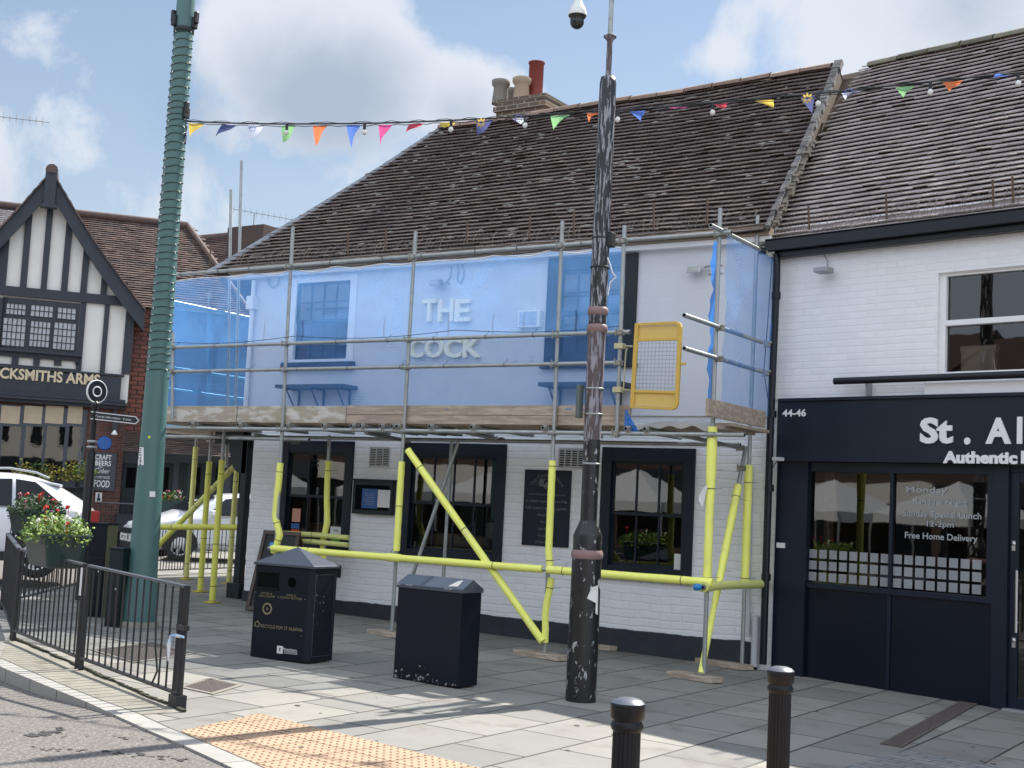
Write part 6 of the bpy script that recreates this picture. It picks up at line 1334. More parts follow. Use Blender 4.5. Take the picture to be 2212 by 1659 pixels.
for i, (p0_, p1_, k_, tx, ty, curl) in enumerate(FL):
    a, c = at_px(p0_)-V(0,0,.022), at_px(p1_)-V(0,0,.022); t_ = PL(tx,ty,cA+cn*0,cn) + cn*(.0); b = B(); n_ = 6; vs = []; idx = {}
    for r in range(n_+1):
        for s in range(n_+1-r):
            u_, v_ = s/n_, r/n_; p = a*(1-u_-v_)+c*u_+t_*v_; w_ = .03*math.sin(u_*4+i)*v_*2*(1+curl*.3) + curl*.03*math.sin(v_*3.0); idx[(r,s)] = len(vs); vs.append(p+cn*w_+V(0,0,curl*.02*math.sin(u_*5)*v_))
    fs = []
    for r in range(n_):
        for s in range(n_-r):
            fs.append((idx[(r,s)], idx[(r,s+1)], idx[(r+1,s)]))
            if s+1 <= n_-r-1: fs.append((idx[(r,s+1)], idx[(r+1,s+1)], idx[(r+1,s)]))
    b.add(vs, fs, True); o = b.build('flag', 'flag_'+FN[k_], bu, label=FN[k_]+(' flag with a yellow flower' if k_ == 'n' else ' flag'))
    if k_ == 'n' and curl < .5:
        ce = a*.42+c*.36+t_*.22; f = B(); sd_ = 1 if cn.dot(CAM-ce) > 0 else -1
        for q in range(8): an = q*PI/4; d_ = (cB-cA).normalized()*math.cos(an)+V(0,0,math.sin(an)); e_ = (cB-cA).normalized()*-math.sin(an)+V(0,0,math.cos(an)); pc = ce+cn*sd_*.045; f.add([pc+d_*.012, pc+d_*.035+e_*.012, pc+d_*.062, pc+d_*.035-e_*.012], [(0,1,2,3)])
        f.build('flower_print', 'flag_yellow', o)
    if k_ == 'w':
        ce = a*.4+c*.35+t_*.25; f = B(); sd_ = 1 if cn.dot(CAM-ce) > 0 else -1; pc = ce+cn*sd_*.04
        for q in range(10): an = q*PI/5; f.lathe([(.001,.0),(.007,.0)], pc+(cB-cA).normalized()*math.cos(an)*.04+V(0,0,math.sin(an)*.035), 6, ax=cn*sd_)
        f.build('dot_print', 'flag_blue', o)
# ================================================================== timber framed pub across the side street
BU = Vector((.633,.774,0)).normalized(); BN = Vector((BU.y,-BU.x,0)); _v = ray(265,1100); BO = CAM+_v*33.0; BO.z = 0
GB = gz(-25)
def BS(u, z, d=0): return BO+BU*u+BN*d+V(0,0,z)
def BP(px, py, d=0): p = PL(px, py, BO+BN*d, BN); return (p-BO).dot(BU), p.z
class TB(B):
    def tb(s, u0, u1, z0, z1, d0, d1, **k): return s.ob(BS(u0,z0,d0), BU*(u1-u0), BN*(d1-d0), V(0,0,z1-z0), **k)
    def px(s, x0, y0, x1, y1, d0, d1): a, c = BP((x0),(y0+y1)/2,d1), BP(x1,(y0+y1)/2,d1); t, q = BP((x0+x1)/2,y0,d1)[1], BP((x0+x1)/2,y1,d1)[1]; return s.tb(a[0], c[0], q, t, d0, d1)
M('timber_black', (.020,.026,.036), .5, var=.35, scale=5, stretch=(3,3,.8)); M('render_cream', (.72,.70,.65), .8, var=.08, scale=4); M('frame_grey', (.05,.06,.075), .5, var=.2)
brickmat('red_brick', (.13,.045,.032), (.08,.032,.026), (.10,.08,.07), .23, .075, .010, axes=('X','Z'), var=.3); brickmat('hung_tile', (.20,.065,.042), (.12,.045,.036), (.04,.02,.015), .20, .115, .012, axes=('X','Z'), var=.35, bump=.8, dist=.03)
M('blind', (.46,.38,.27), .8, var=.2); M('sign_gold', (.60,.50,.33), .5); M('lace', (.40,.42,.44), .8, var=.35, scale=14)
tp = thing('timber_framed_pub', 'black and cream timber framed gabled pub with gold lettered fascia across the side street', 'pub', BS(-4,GB))
uR = BP(288,700)[0]; apx = BP(112,372,.35); foot = BP(314,672,.35); uL = 2*apx[0]-foot[0]; uW = 2*apx[0]-uR
zbeam0, zbeam1 = BP(140,650)[1]-.0, BP(140,630)[1]; zf = BP(150,800)[1]; zgf = BP(150,862)[1]
b = B(); b.quad(BS(uW,zgf), BS(uR,zgf), BS(uR,zbeam1), BS(uW,zbeam1)); ap = BP(112,405)
b.quad(BS(uW,zbeam1), BS(uR,zbeam1), BS(apx[0],ap[1])); b.quad(BS(uR,GB-.3),BS(uR,GB-.3,-7),BS(uR,zbeam1,-7),BS(uR,zbeam1)); b.build('wall', 'render_cream', tp)
b = TB()                                         # studs above the beam
zr = lambda u: ap[1]-(ap[1]-zbeam1)*abs(u-apx[0])/(uR-apx[0])
for x0, x1 in ((-12,11),(42,56),(87,100),(131,145),(173,187),(217,230),(262,275)):
    u0, u1 = BP(x0,630)[0], BP(x1,634)[0]; zt_ = max(zr(u0), zr(u1)); zt_ = min(zt_, zr((u0+u1)/2)); b.tb(u0, u1, zbeam1, zt_+.05, 0, .06)
b.tb(uW, uR+.02, zbeam0, zbeam1, 0, .10)
u_a, u_b = BP(-60,0)[0], 0
for x0, x1 in ((221,232),(268,287),(169,181)): u0, u1 = BP(x0,730)[0], BP(x1,730)[0]; b.tb(u0, u1, BP(200,803)[1], zbeam0, 0, .06)
b.px(-120,757,172,770,0,.09); b.px(-120,787,172,797,0,.07)
for x0, x1 in ((-40,-8),(25,40),(72,86),(117,133),(163,172)): b.px(x0,768,x1,789,0,.06)
b.px(-60,640,12,757,0,.05)
b.build('timber_framing', 'timber_black', tp)
# raking barge boards, verge tiles and finial block
for sgn, (uu, zz2) in ((1, (foot[0], foot[1])), (-1, (uL, foot[1]))):
    A0 = BS(apx[0], apx[1], .35); F0 = BS(uu, zz2, .35); dn = V(0,0,-.52); pts = [A0+(F0-A0)*t - V(0,0,.16*math.sin(PI*t)) for t in (0,.25,.5,.75,1)]; b = B()
    for p, q in zip(pts, pts[1:]): b.add([p,q,q+dn*1.0,p+dn*1.0,p-BN*.07,q-BN*.07,q+dn-BN*.07,p+dn-BN*.07], [(0,1,2,3),(7,6,5,4),(0,4,5,1),(3,2,6,7),(1,5,6,2),(0,3,7,4)])
    b.build('barge_board', 'timber_black', tp)
    b = B()
    for p, q in zip(pts, pts[1:]):
        n2 = 9
        for k in range(n2): a, c = p.lerp(q,k/n2), p.lerp(q,(k+1)/n2); b.ob(a+BN*.10, c-a, -BN*4.6, V(0,0,.05+.015*(k%2)), rnd=rg.random())
    b.build('gable_roof', 'tile_red', tp)
    b = B(); q3 = [BS(apx[0],apx[1]-.5,.2), BS(uu,zz2-.45,.2), BS(uu,zz2-.45,-4), BS(apx[0],apx[1]-.5,-4)]; b.quad(*q3); b.build('soffit', 'timber_black', tp)
A0 = BS(apx[0],apx[1],.36); B().ob(A0-BU*.14-V(0,0,.85), BU*.28, BN*.1, V(0,0,.85)).ob(A0-BU*.2-V(0,0,.93), BU*.4, BN*.16, V(0,0,.09)).build('king_block', 'timber_black', tp, bevel=.02)
B().tube(A0+BN*.1+V(0,0,.04), A0-BN*4.5+V(0,0,.04), .15, n=10).build('ridge_tiles', 'ridge_dark', tp)
# leaded first floor window
b = TB(); b.px(2,648,170,757,.0,.05); wn = b.build('window', 'timber_black', tp)
lights = [(13,656,56,680),(66,660,115,685),(124,665,164,690),(5,687,55,748),(64,694,108,750),(115,697,163,756)]
lb = TB(); bars_ = TB()
for x0, y0, x1, y1 in lights:
    TB().px(x0,y0,x1,y1,.052,.056).build('pane', 'lace', wn)
    a, c = BP(x0,(y0+y1)/2,.056), BP(x1,(y0+y1)/2,.056); z1, z0 = BP((x0+x1)/2,y0,.056)[1], BP((x0+x1)/2,y1,.056)[1]; nc = 5 if x1-x0 > 42 else 4; nr = 2 if y1-y0 < 30 else 4; lb = TB()
    for i in range(nc+1): u = a[0]+(c[0]-a[0])*i/nc; lb.tb(u-.010,u+.010,z0,z1,.057,.066)
    for j in range(nr+1): z = z0+(z1-z0)*j/nr; lb.tb(a[0],c[0],z-.010,z+.010,.058,.067)
    lb.build('leading', 'cable_tie', wn)
TB().px(-60,755,178,761,.0,.22).build('sill', 'timber_black', wn)
# fascia with gold letters, cornice
b = TB(); b.px(-160,800,262,849,0,.16); fa = b.build('fascia', 'timber_black', tp); TB().px(-160,793,270,797,0,.18).px(-160,849,272,856,0,.28).px(-160,862,272,870,0,.2).px(-160,857,275,862,0,.34).build('cornice', 'timber_black', fa)
um0, um1 = BP(-52,815,.17), BP(216,818,.17); zc = BP(100,812,.17)[1]; hh = (BP(100,799,.17)[1]-BP(100,824,.17)[1])
text('BLACKSMITHS ARMS', BS((um0[0]+um1[0])/2, zc, .165), BU, (0,0,1), hh*.92, 'sign_gold', fa, ext=.03, bold=.03, wfit=um1[0]-um0[0])
# ground floor
b = TB(); zg1 = BP(150,868)[1]; b.tb(uW-6, uR, GB-.3, zg1, -.35, 0); b.build('wall', 'red_brick', tp)
b = TB(); b.px(-200,872,184,1040,-.05,.06); gw = b.build('shop_window', 'frame_grey', tp)
for x0, x1 in ((-100,-58),(-50,-8),(2,43),(52,91),(98,137),(146,178)):
    TB().px(x0,877,x1,915,.062,.068).build('blind', 'blind', gw); TB().px(x0,921,x1,1026,.062,.068).build('pane', 'room_dark', gw); a = BP(x0,972,.07); c = BP(x1,972,.07); z1, z0 = BP((x0+x1)/2,921,.07)[1], BP((x0+x1)/2,1026,.07)[1]; B().quad(BS(a[0],z0,.072),BS(c[0],z0,.072),BS(c[0],z1,.072),BS(a[0],z1,.072)).build('glazing', 'glass', gw)
TB().px(-200,1028,184,1040,0,.14).build('sill', 'frame_grey', gw); TB().px(-200,1040,184,1180,0,.05).build('stall_riser', 'timber_black', tp)
# signs on the brick pier
b = TB(); b.px(202,978,250,1060,.02,.06); cs = b.build('hanging_board', 'frame_grey', tp)
def bt2(s, x0, x1, y0, y1, mat='sign_white', par=None, d=.065, bold=.02):
    a, c = BP(x0,(y0+y1)/2,d), BP(x1,(y0+y1)/2,d); z1, z0 = BP((x0+x1)/2,y0,d)[1], BP((x0+x1)/2,y1,d)[1]; return text(s, BS((a[0]+c[0])/2,(z0+z1)/2,d), BU, (0,0,1), z1-z0, mat, par or cs, wfit=c[0]-a[0], ext=.002, bold=bold)
bt2('CRAFT',206,241,982,993); bt2('BEERS',206,240,995,1006); bt2('AND',213,221,1007.5,1010.5); bt2('Cider',205,237,1011,1022,bold=0); bt2('HOME MADE',204,237,1028,1034,bold=0); bt2('FOOD',203,237,1037,1052,bold=.03)
u_, z_ = BP(226,957,.05); B().lathe([(.001,.03),(.155,.03),(.17,.015),(.17,0)], BS(u_,z_,0), 28, ax=BN, smooth=False).build('plaque', 'sign_blue', tp, label='round blue plaque')
for y in (951,955,959,963): bt2('nnnnnnnn', 226-(8 if y in (955,959) else 6), 226+(8 if y in (955,959) else 6), y, y+1.8, 'worn_top', tp, .085, 0)
TB().px(206,1064,220,1086,0,.03).build('small_sign', 'sign_white', tp); TB().px(211,1066,215,1082,.03,.04).px(209,1076,217,1082,.03,.042).build('bottle_mark', 'timber_black', tp)
u_, z_ = BP(247,938,.3); B().lathe([(.02,.1),(.07,.02),(.08,0),(.06,-.02)], BS(u_,z_,.3), 12).build('lantern', 'sign_white', tp); TB().px(243,905,254,934,.0,.3).px(245,880,252,905,0,.1).build('lamp_bracket', 'timber_black', tp)
# wing beyond: hung tiles, long roof, pent roof and dark ground floor front
b = TB(); zt2, zt3 = BP(320,672)[1]+.2, BP(320,935)[1]; u3 = BP(640,800)[0]; b.tb(uR, u3, zt3-.1, zt2, -.5, -.28); b.build('wall', 'hung_tile', tp, label='tile hung wing wall')
rz = [PL(x,y,BO-BN*3.9,BN) for x, y in ((168,432),(403,514))]; zri = (rz[0].z+rz[1].z)/2; ur0, ur1 = BP(90,432,-3.9)[0], (rz[1]-BO).dot(BU)
ez = zt2; ev = -BN*3.6+V(0,0,zri-ez); uh = BP(424,596)[0]
b = B(); u_st = apx[0]-.2; LU = (rz[1]-BO).dot(BU)-u_st; L2 = ev.length
tiles(b, BS(u_st, ez-.1, -.2), BU, ev, LU+4, L2, lambda a, c: a < LU+1.6-1.4*c/L2, None, gu=.2, gv=.12, seed=33, lift=.035, jit=.006)
rr2 = b.build('roof', 'tile_red', tp); b = B(); o_ = BS(u_st,ez-.15,-.2); b.quad(o_, o_+BU*(LU+1.6), o_+ev+BU*LU, o_+ev); b.quad(o_+BU*(LU+1.6), o_+BU*(LU+1.6)-BN*8, o_+ev+BU*LU); b.quad(o_+ev, o_+ev+BU*LU, o_+BU*(LU+1.6)-BN*8, o_-BN*8); b.build('underlay', 'tile_red', rr2)
b = B(); b.path([o_+ev+V(0,0,.12)-BU*8, o_+ev+BU*LU+V(0,0,.12)], .11, 8).path([o_+ev+BU*LU+V(0,0,.12), o_+BU*(LU+1.6)+V(0,0,.08)], .08, 8); b.build('ridge_tiles', 'ridge_dark', rr2)
# roof on the near side of the gable (beyond the frame edge)
o2 = BS(uL-6,ez-.1,-.2); b = B(); tiles(b, o2, BU, ev, apx[0]-uL+6, L2, lambda a, c: True, None, gu=.2, gv=.12, seed=34, lift=.035); b.build('roof', 'tile_red', tp)
b = B(); zp1, zp0 = BP(380,942,.1)[1], BP(380,982,.8)[1]; tiles(b, BS(BP(262,980,.9)[0], zp0, .9), BU, (-BN*1.1+V(0,0,zp1-zp0)), u3-BP(262,980,.9)[0], 1.25, lambda a, c: True, None, gu=.2, gv=.12, seed=35, lift=.03); b.build('pent_roof', 'tile_red', tp)
b = TB(); b.tb(uR, u3, GB-.3, zp0+.5, -.5, -.2); b.build('wall', 'frame_grey', tp, label='dark painted ground floor front')
for x0, x1, k in ((262,300,'door'),(345,372,'window'),(386,404,'window'),(410,440,'window'),(455,480,'door'),(500,530,'window')):
    a = BP(x0,1050,-.18); c = BP(x1,1050,-.18); z1, z0 = BP(x0,1000,-.18)[1], BP(x0,1090 if k == 'window' else 1140,-.18)[1]; o = TB().tb(a[0], c[0], z0, z1, -.2, -.15).build(k, 'green_black', tp); TB().tb(a[0]+.1, c[0]-.1, z0+(.1 if k == 'window' else 1.0), z1-.1, -.15, -.145).build('pane', 'room_dark', o)
TB().px(250,1112,330,1150,-.2,.9).build('planter_bench', 'timber_black', tp)
# window boxes with shrubs along the sill
for i, (px, m_, s_z) in enumerate(((48,'leaf_yellow',.26),(78,'leaf_dark',.3),(107,'leaf_yellow',.28),(153,'leaf_yellow',.3),(180,'leaf',.34))):
    M('leaf_yellow', (.30,.26,.04), .6, rnd=.5); u_, z_ = BP(px,1040,.3); pt = thing('shrub', ['small golden shrub at the road end of the far pub window sill','silvery green shrub second along the far pub window sill','golden shrub in the middle of the far pub window sill','yellow green shrub fourth along the far pub window sill','larger bright green shrub at the brick pier of the far pub'][i], 'shrub', BS(u_,z_,.3), 'window sill shrubs'); leafclump(BS(u_,z_,.3), BU, BN, s_z, .2, .55, 170, m_, 90+i, 'foliage', pt, .05); TB().tb(u_-.2,u_+.2,z_-.15,z_+.02,.14,.42).build('box', 'timber_black', pt)
# iron railing in front of the far pub with a flower trough
t_ = thing('garden_railing', 'thin dark iron railing in front of the far timber framed pub', 'railing', BS(-1,GB,1.2)); b = B(); ua, ub = BP(205,1086,1.2)[0], BP(520,1100,1.2)[0]; zt_ = BP(240,1086,1.2)[1]; b.bar(BS(ua,zt_,1.2), BS(ub,zt_,1.2), .03, .03).build('top_rail', 'rail_top', t_); b = B(); n_ = int((ub-ua)/.13)
for i in range(n_): b.tube(BS(ua+i*.13,GB-.1,1.2), BS(ua+i*.13,zt_,1.2), .01, n=5, cap=False)
b.build('balusters', 'rail_black', t_)
u_, z_ = BP(362,1078,1.2); ft2 = thing('flower_trough', 'dark trough of red and pink flowers on the far railing above the silver hatchback bonnet', 'planter', BS(u_,z_,1.2), 'flower troughs hung on the guard rails'); TB().tb(u_-.35,u_+.35,z_-.35,z_-.02,1.05,1.35).build('box', 'trough', ft2); pf = thing('flowers', 'distant red and pink flowers above the silver hatchback bonnet', 'flowers', BS(u_,z_,1.2), 'bedding plants in the troughs'); leafclump(BS(u_,z_-.03,1.2), BU, BN, .4, .22, .25, 160, 'leaf', 71, 'leaves', pf, .05)
for i in range(9): bloom(BS(u_+rg.uniform(-.35,.35), z_+rg.uniform(.05,.22), 1.3), .05, ['petal_red','petal_pink','petal_white'][i%3], pf, 400+i, 9)
# farther roofs, chimney block and aerials
bh = thing('rear_building', 'low dark tiled building with a square roof block behind the scaffold uprights', 'building', (-26,32,0)); Yb = 31.0
z1 = F(470,513,Yb).z; x0, x1 = F(408,513,Yb).x-1.5, F(640,505,Yb).x; b = B(); tiles(b, V(x0,Yb-4.5,z1-3.6), (1,0,0), V(0,4.5,3.6), x1-x0, 5.76, lambda a,c: True, None, gu=.22, gv=.14, seed=41, lift=.035); M('tile_brown', (.10,.06,.048), .7, rnd=.35, var=.3); b.build('roof', 'tile_brown', bh)
B().box(x0, x1, Yb-4.3, Yb+4, 0, z1-3.6).build('wall', 'red_brick', bh); B().quad((x0,Yb,z1),(x1,Yb,z1),(x1,Yb+4.5,z1-3.6),(x0,Yb+4.5,z1-3.6)).build('roof', 'tile_brown', bh)
B().tube((x0,Yb,z1+.02),(x1,Yb,z1+.02),.12).build('ridge_tiles', 'ridge_dark', bh)
cz = F(560,498,Yb-.5).z; B().box(F(526,500,Yb-.5).x, F(603,500,Yb-.5).x, Yb-1.2, Yb+.6, z1-1.5, cz).build('chimney', 'tile_brown', bh)
def aerial(p, d, L, n, label, mast):
    t_ = thing('tv_aerial', label, 'aerial', p, 'television aerials'); b = B(); d = Vector(d).normalized(); b.tube(p, p+V(0,0,mast), .02, n=6).build('mast', 'grey_metal', t_); q = p+V(0,0,mast); b = B(); b.tube(q-d*L*.3, q+d*L*.7, .012, n=5); sd = V(-d.y,d.x,0)
    for i in range(n): c_ = q-d*L*.3+d*L*i/n; b.tube(c_-V(0,0,.13), c_+V(0,0,.13), .006, n=4).tube(c_-sd*.1, c_+sd*.1, .006, n=4)
    b.build('boom', 'grey_metal', t_)
p = F(547,498,Yb-.3); aerial(p, RT*1.0-V(0,0,.18), 2.3, 12, 'small television aerial on the far chimney block behind the tall uprights', F(547,460,Yb-.3).z-p.z)
q = BS(BP(-28,420,-3.9)[0], zri, -3.9); zq = PL(30,256,q,BN).z; aerial(V(q.x,q.y,zri), RT*1.0-V(0,0,.12), 2.2, 12, 'television aerial high above the gabled pub at the edge of the sky', zq-zri)

# ================================================================== cars
def carpaint(name, col):
    m = bpy.data.materials.new(name); m.use_nodes = True; t = m.node_tree; b = t.nodes['Principled BSDF']; b.inputs['Base Color'].default_value = (*col,1); b.inputs['Roughness'].default_value = .3; b.inputs['Coat Weight'].default_value = .8; b.inputs['Coat Roughness'].default_value = .05
    c = t.nodes.new('ShaderNodeTexCoord'); n = t.nodes.new('ShaderNodeTexNoise'); n.inputs['Scale'].default_value = 4; t.links.new(c.outputs['Object'], n.inputs[0]); r = t.nodes.new('ShaderNodeMapRange'); t.links.new(n.outputs[0], r.inputs[0]); r.inputs[3].default_value = .22; r.inputs[4].default_value = .42; t.links.new(r.outputs[0], b.inputs['Roughness']); MT[name] = m
carpaint('car_white', (.75,.76,.79)); carpaint('car_silver', (.66,.67,.70)); M('tyre', (.018,.018,.019), .85, var=.2); M('car_black', (.015,.015,.017), .4); M('car_glass', (.012,.016,.018), .08, spec=.25); M('headlamp', (.55,.58,.62), .1, metal=.3); M('tail_red', (.45,.015,.012), .2); M('alloy', (.55,.56,.57), .3, metal=.8)
def car(origin, fwd, prof, hw, wb, wr, paint, label, plate=None, rails=False, kind='hatch'):
    """prof: stations (x from nose, z_low, z_belt, z_top, half width factor, roof half width factor, glass?)"""
    fwd = Vector(fwd).normalized(); sd = Vector((fwd.y,-fwd.x,0)); g0 = origin.copy(); T = thing('parked_car', label, 'car', origin)
    if sd.dot(CAM-origin) < 0: sd = -sd
    def W(x, y, z): return g0 - fwd*x + sd*y + V(0,0,z)       # y = 0 centre, + towards the viewer
    b = B(); vs = []; ns = len(prof); ring = []
    for st in prof:
        x, zl, zb, zt_, f, rf = st; h = hw*f; r_ = hw*rf
        half = [(0,zl),(h*.82,zl),(h*.97,zl+.06),(h*1.0,zl+(zb-zl)*.35),(h*1.0,zl+(zb-zl)*.62),(h*.965,zb-.03),(h*.93,zb),(r_+ (h*.93-r_)*.12,zt_-.07 if zt_-zb > .1 else zt_-.0),(r_*.86,zt_-.015),(r_*.5,zt_+.012),(0,zt_+.02)]
        ring.append(half)
    m_ = len(ring[0]); full = 2*m_-2
    for (st, half) in zip(prof, ring):
        pts = half + [(-y, z) for y, z in half[-2:0:-1]]
        vs += [W(st[0], y, z) for y, z in pts]
    fs = [(i*full+k, i*full+(k+1)%full, (i+1)*full+(k+1)%full, (i+1)*full+k) for i in range(ns-1) for k in range(full)]; b.add(vs, fs, True); b.add(vs, [tuple(range(full))[::-1], tuple(range((ns-1)*full, ns*full))], False); body = b.build('body', paint, T)
    bm = bmesh.new(); bm.from_mesh(body.data); bmesh.ops.remove_doubles(bm, verts=bm.verts, dist=1e-4); bmesh.ops.recalc_face_normals(bm, faces=bm.faces); bm.to_mesh(body.data); bm.free()
    md = body.modifiers.new('sub', 'SUBSURF'); md.levels = 2; md.render_levels = 2
    # wheels and arches
    for x in (wb[0], wb[1]):
        for s_ in (1, -1):
            c = W(x, s_*(hw-.11), wr); ax = sd*s_; w_ = thing if False else None; bt3 = B(); bt3.lathe([(wr*.62,-.10),(wr*.93,-.10),(wr,-.07),(wr,.06),(wr*.93,.10),(wr*.66,.105),(wr*.63,.08)], c, 36, ax=ax, cap=False); wh = bt3.build('wheel', 'tyre', T)
            r_ = B(); r_.lathe([(wr*.60,.075),(wr*.66,.10),(wr*.64,.105),(wr*.58,.085)], c, 30, ax=ax, cap=False); r_.lathe([(.001,.085),(wr*.14,.08),(wr*.16,.05)], c, 14, ax=ax); u1 = V(0,0,1); u2 = ax.cross(u1)
            for k in range(5):
                a = 2*PI*k/5+.3
                for da in (-.16,.16): d1 = u1*math.cos(a+da*.4)+u2*math.sin(a+da*.4); d2 = u1*math.cos(a+da)+u2*math.sin(a+da); r_.bar(c+ax*.075+d1*wr*.10, c+ax*.088+d2*wr*.60, .035, .02, up=ax)
            r_.build('rim', 'alloy', wh); B().lathe([(.001,.02),(wr*.6,.02)], c, 24, ax=ax).build('brake_disc', 'car_black', wh)
            if s_ == 1 or True:
                ab_ = B(); n_ = 20; vs = []
                for k in range(n_+1): a = -.25+ (PI+.5)*k/n_; vs += [W(x+math.cos(a)*(wr+.065), s_*(hw+.004), wr+math.sin(a)*(wr+.065)), W(x+math.cos(a)*(wr*.6), s_*(hw-.0), wr+math.sin(a)*(wr*.6))]
                ab_.add(vs, [(2*k,2*k+1,2*k+3,2*k+2) for k in range(n_)]); ab_.build('wheel_arch', 'car_black', T)
    return T, W, body
hd = -BU
hd1 = Vector((-.47,-.883,0)).normalized()
# silver-white hatchback: profile from nose to tail
P1_ = [(-.10,.34,.50,.58,.80,.5),(.04,.22,.64,.72,.93,.66),(.40,.20,.80,.88,.98,.76),(.75,.20,.86,.97,.99,.76),(.92,.20,.90,1.02,1.0,.78),(1.32,.20,.92,1.26,1.0,.74),(1.75,.20,.94,1.44,1.0,.70),(2.7,.20,.95,1.475,1.0,.70),(3.3,.20,.97,1.46,1.0,.68),(3.75,.22,.98,1.36,.98,.66),(4.0,.26,.98,1.08,.93,.66),(4.12,.36,.85,.92,.82,.6)]
wc = G(385,1213); cdir = BU; near_side = Vector((-hd1.y,hd1.x,0)); org = wc - near_side*.80 + hd1*.86; org.z = gz(org.x)
T1, W_, bd_ = car(org, hd1, P1_, .86, (.86,3.42), .31, 'car_silver', 'silver white hatchback parked nose left behind the yellow legs and far railings')
s1 = hd
def glassq(W_, pts, name, T, mat='car_glass'): B().quad(*[W_(*p) for p in pts]).build(name, mat, T)
yy1, yy2 = .845, .66
B().quad(W_(.94,.68,1.07),W_(1.74,.56,1.475),W_(1.74,-.56,1.475),W_(.94,-.68,1.07)).build('windscreen', 'car_glass', T1)
B().quad(W_(1.38,.855,.965),W_(1.82,.69,1.33),W_(2.35,.675,1.41),W_(2.40,.855,.975)).build('side_window', 'car_glass', T1); B().quad(W_(2.48,.855,.98),W_(2.43,.675,1.41),W_(3.3,.66,1.38),W_(3.70,.835,1.0)).build('side_window', 'car_glass', T1)
_m = W_(1.45,.97,1.02); B().box(_m.x-.09,_m.x+.09,_m.y-.09,_m.y+.09,_m.z-.06,_m.z+.07).build('wing_mirror', 'car_silver', T1, bevel=.03)
for s_ in (1,-1): B().quad(W_(-.02,s_*.50,.60),W_(.18,s_*.80,.64),W_(.42,s_*.82,.82),W_(.06,s_*.46,.75)).build('headlight', 'headlamp', T1)
B().ob(W_(-.12,.27,.38), W_(-.12,-.27,.38)-W_(-.12,.27,.38), W_(-.13,.27,.38)-W_(-.12,.27,.38), V(0,0,.12)).build('number_plate', 'paper_white', T1)
B().ob(W_(-.11,.42,.52), W_(-.11,-.42,.52)-W_(-.11,.42,.52), W_(-.02,.42,.52)-W_(-.11,.42,.52), V(0,0,.11)).build('grille', 'car_black', T1)
text('SC OYX', W_(-.135,0,.44), W_(0,-.27,0)-W_(0,.27,0), (0,0,1), .075, 'cable_tie', T1, name='plate_lettering', wfit=.42, ext=.001, bold=.02)
B().ob(W_(-.09,.45,.24), W_(-.09,-.45,.24)-W_(-.09,.45,.24), W_(.03,.45,.24)-W_(-.09,.45,.24), V(0,0,.10)).build('lower_grille', 'car_black', T1)
b = B(); 
for p, q in (((1.25,.868,.35),(3.0,.868,.35)),((1.9,.865,.30),(1.92,.868,.92)),((3.0,.865,.35),(3.05,.85,.93))): b.bar(W_(*p), W_(*q), .008, .012)
b.build('door_line', 'car_black', T1); B().bar(W_(2.65,.875,.80), W_(2.85,.875,.80), .03, .025).build('door_handle', 'car_silver', T1)
# white sport utility estate at the frame edge
P2_ = [(0,.45,.72,.78,.7,.5),(.2,.30,.82,.90,.88,.66),(.8,.28,.96,1.05,.98,.78),(1.5,.28,1.02,1.14,1.0,.8),(2.0,.28,1.05,1.42,1.0,.76),(2.5,.28,1.07,1.60,1.0,.74),(3.2,.28,1.08,1.63,1.0,.74),(3.65,.28,1.10,1.57,1.0,.72),(4.0,.30,1.12,1.42,.98,.70),(4.40,.34,1.08,1.18,.94,.70),(4.62,.42,.96,1.02,.86,.7)]
near_side = Vector((BU.y,-BU.x,0)); tail = G(203,1262); org = tail + hd*4.60 - near_side*.90; org.z = gz(org.x)
T2, W2_, bd2 = car(org, hd, P2_, .93, (.92,3.70), .36, 'car_white', 'white estate car with roof rails parked nose left behind the flower troughs')
B().quad(W2_(2.35,.90,1.10),W2_(2.62,.72,1.50),W2_(3.25,.71,1.535),W2_(3.28,.905,1.11)).build('side_window', 'car_glass', T2); B().quad(W2_(3.34,.905,1.115),W2_(3.30,.71,1.535),W2_(3.60,.715,1.50),W2_(4.05,.90,1.15)).build('side_window', 'car_glass', T2); B().quad(W2_(1.72,.80,1.12),W2_(2.36,.66,1.55),W2_(2.36,-.66,1.55),W2_(1.72,-.80,1.12)).build('windscreen', 'car_glass', T2)
b = B(); b.path([W2_(2.4,.70,1.58),W2_(2.5,.70,1.66),W2_(3.2,.69,1.70),W2_(3.6,.68,1.65),W2_(3.8,.68,1.57)], .018, 6); b.build('roof_rail', 'alloy', T2)
B().ob(W2_(3.6,.62,1.50), W2_(3.6,-.62,1.50)-W2_(3.6,.62,1.50), W2_(4.0,.62,1.44)-W2_(3.6,.62,1.50), V(0,0,.04)).build('spoiler', 'car_white', T2, bevel=.015)
B().ob(W2_(4.40,.90,.90), W2_(4.40,.60,.90)-W2_(4.40,.90,.90), W2_(4.60,.86,.90)-W2_(4.40,.90,.90), V(0,0,.19)).build('tail_light', 'tail_red', T2, bevel=.02)
B().ob(W2_(1.3,.945,.26), W2_(3.3,.945,.26)-W2_(1.3,.945,.26), W2_(1.3,.90,.26)-W2_(1.3,.945,.26), V(0,0,.14)).build('sill_trim', 'car_black', T2)
b = B()
for p, q in (((2.2,.94,.40),(2.25,.93,1.05)),((3.28,.94,.45),(3.32,.92,1.08))): b.bar(W2_(*p), W2_(*q), .008, .012)
b.build('door_line', 'car_black', T2)

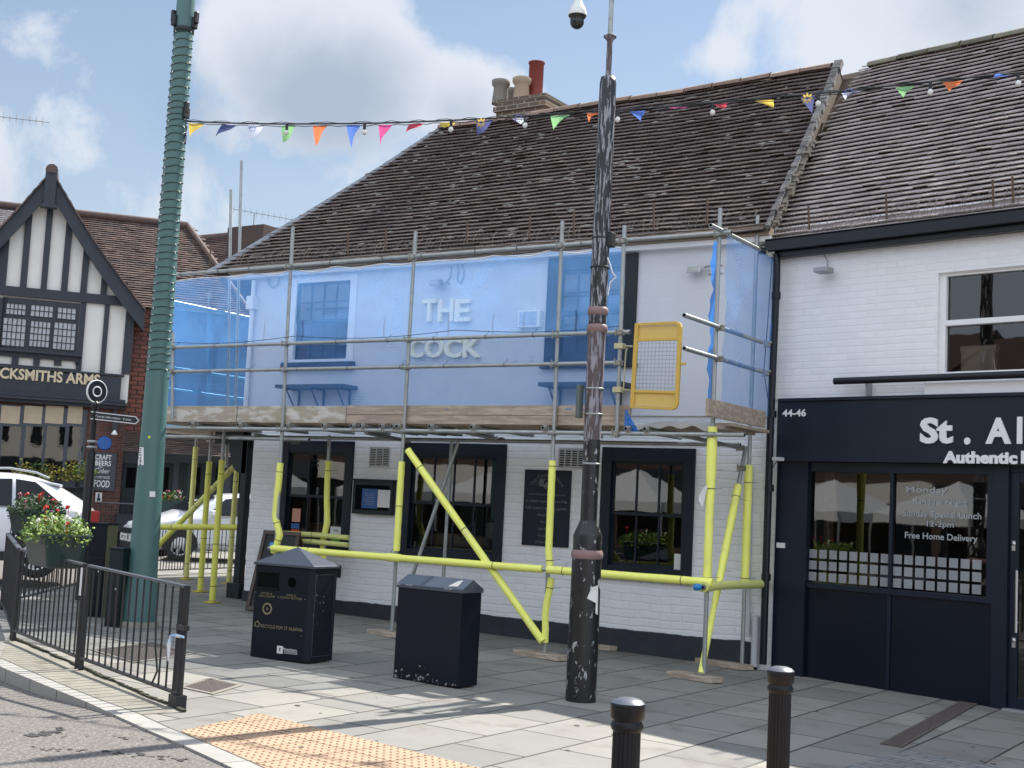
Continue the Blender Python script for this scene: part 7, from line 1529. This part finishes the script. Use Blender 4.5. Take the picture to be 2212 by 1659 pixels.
# ================================================================== the other side of the street, seen only as reflections and bounce light
brickmat('far_brick', (.085,.045,.035), (.06,.035,.03), (.09,.08,.07), .23, .075, .01, var=.2); M('stall_canvas', (.68,.69,.70), .7, var=.05); M('fascia_purple', (.16,.05,.28), .5)
def street_house(x0, x1, y, h, mat, label, fcol):
    t_ = thing('street_house', label, 'building', ((x0+x1)/2,y,0), 'houses behind the viewer'); B().box(x0,x1,y-6,y,-.3,h).build('wall', mat, t_)
    B().prism([(x0,y+.2,h),(x0,y-6,h),(x0,y-3,h+2.2)], V(x1-x0,0,0)).build('roof', 'tile_brown', t_); B().box(x0+.2,x1-.2,y,y+.15,2.6,3.3).build('fascia', fcol, t_)
    n_ = int((x1-x0)/2.2)
    for i in range(n_):
        cx = x0+(i+.5)*(x1-x0)/n_; wn_ = B().box(cx-.5,cx+.5,y,y+.05,4.1,5.6).build('window', 'white_paint', t_); B().box(cx-.43,cx+.43,y+.05,y+.06,4.17,5.53).build('pane', 'car_glass', wn_); B().box(cx-.85,cx+.85,y,y+.06,.6,2.5).build('shop_window', 'car_glass', t_)
street_house(-48,-36.2,-12,7.4,'far_brick','tall brown brick house far along the street behind the viewer','frame_grey'); street_house(-36,-24.2,-11.5,6.8,'far_brick','brown brick house with a white shop fascia far along the street','render_cream'); street_house(-24,-12.2,-11,6.4,'far_brick','brown brick house with dark shop windows across the street behind the viewer','timber_black'); street_house(-12,-1,-10.5,7.2,'far_brick','taller brown brick house with a purple shop fascia across the street','fascia_purple'); street_house(-.8,12,-10,6.2,'render_cream','cream rendered house across the street opposite the restaurant','timber_black')
def stall(x, y, label):
    t_ = thing('market_stall', label, 'market stall', (x,y,0), 'white market stalls'); w_ = 1.5
    for sx in (-1,1):
        for sy in (-1,1): B().tube((x+sx*w_,y+sy*w_,-.3),(x+sx*w_,y+sy*w_,2.1),.025).build('leg','grey_metal',t_)
    b = B(); c = [V(x+sx*w_,y+sy*w_,2.1) for sx, sy in ((-1,-1),(1,-1),(1,1),(-1,1))]; ap_ = V(x,y,3.0); b.add([*c,ap_,*[p-V(0,0,.25) for p in c]], [(0,1,4),(1,2,4),(2,3,4),(3,0,4),(0,5,6,1),(1,6,7,2),(2,7,8,3),(3,8,5,0)]); b.build('canopy','stall_canvas',t_)
    B().box(x-1.3,x+1.3,y+.9,y+1.5,0,.85).build('table','timber_black',t_); B().box(x-1.2,x+1.2,y-1.2,y-1.15,.9,2.0).build('display','room_mid',t_)
for i, (x, y) in enumerate(((-16.6,-2.6),(-20.4,-2.2),(-24.4,-2.6),(-31.0,-3.0))): stall(x, y, ['white canopy market stall first in the row behind the viewer','white canopy market stall second in the row behind the viewer','white canopy market stall third in the row behind the viewer','white canopy market stall last in the row behind the viewer'][i])
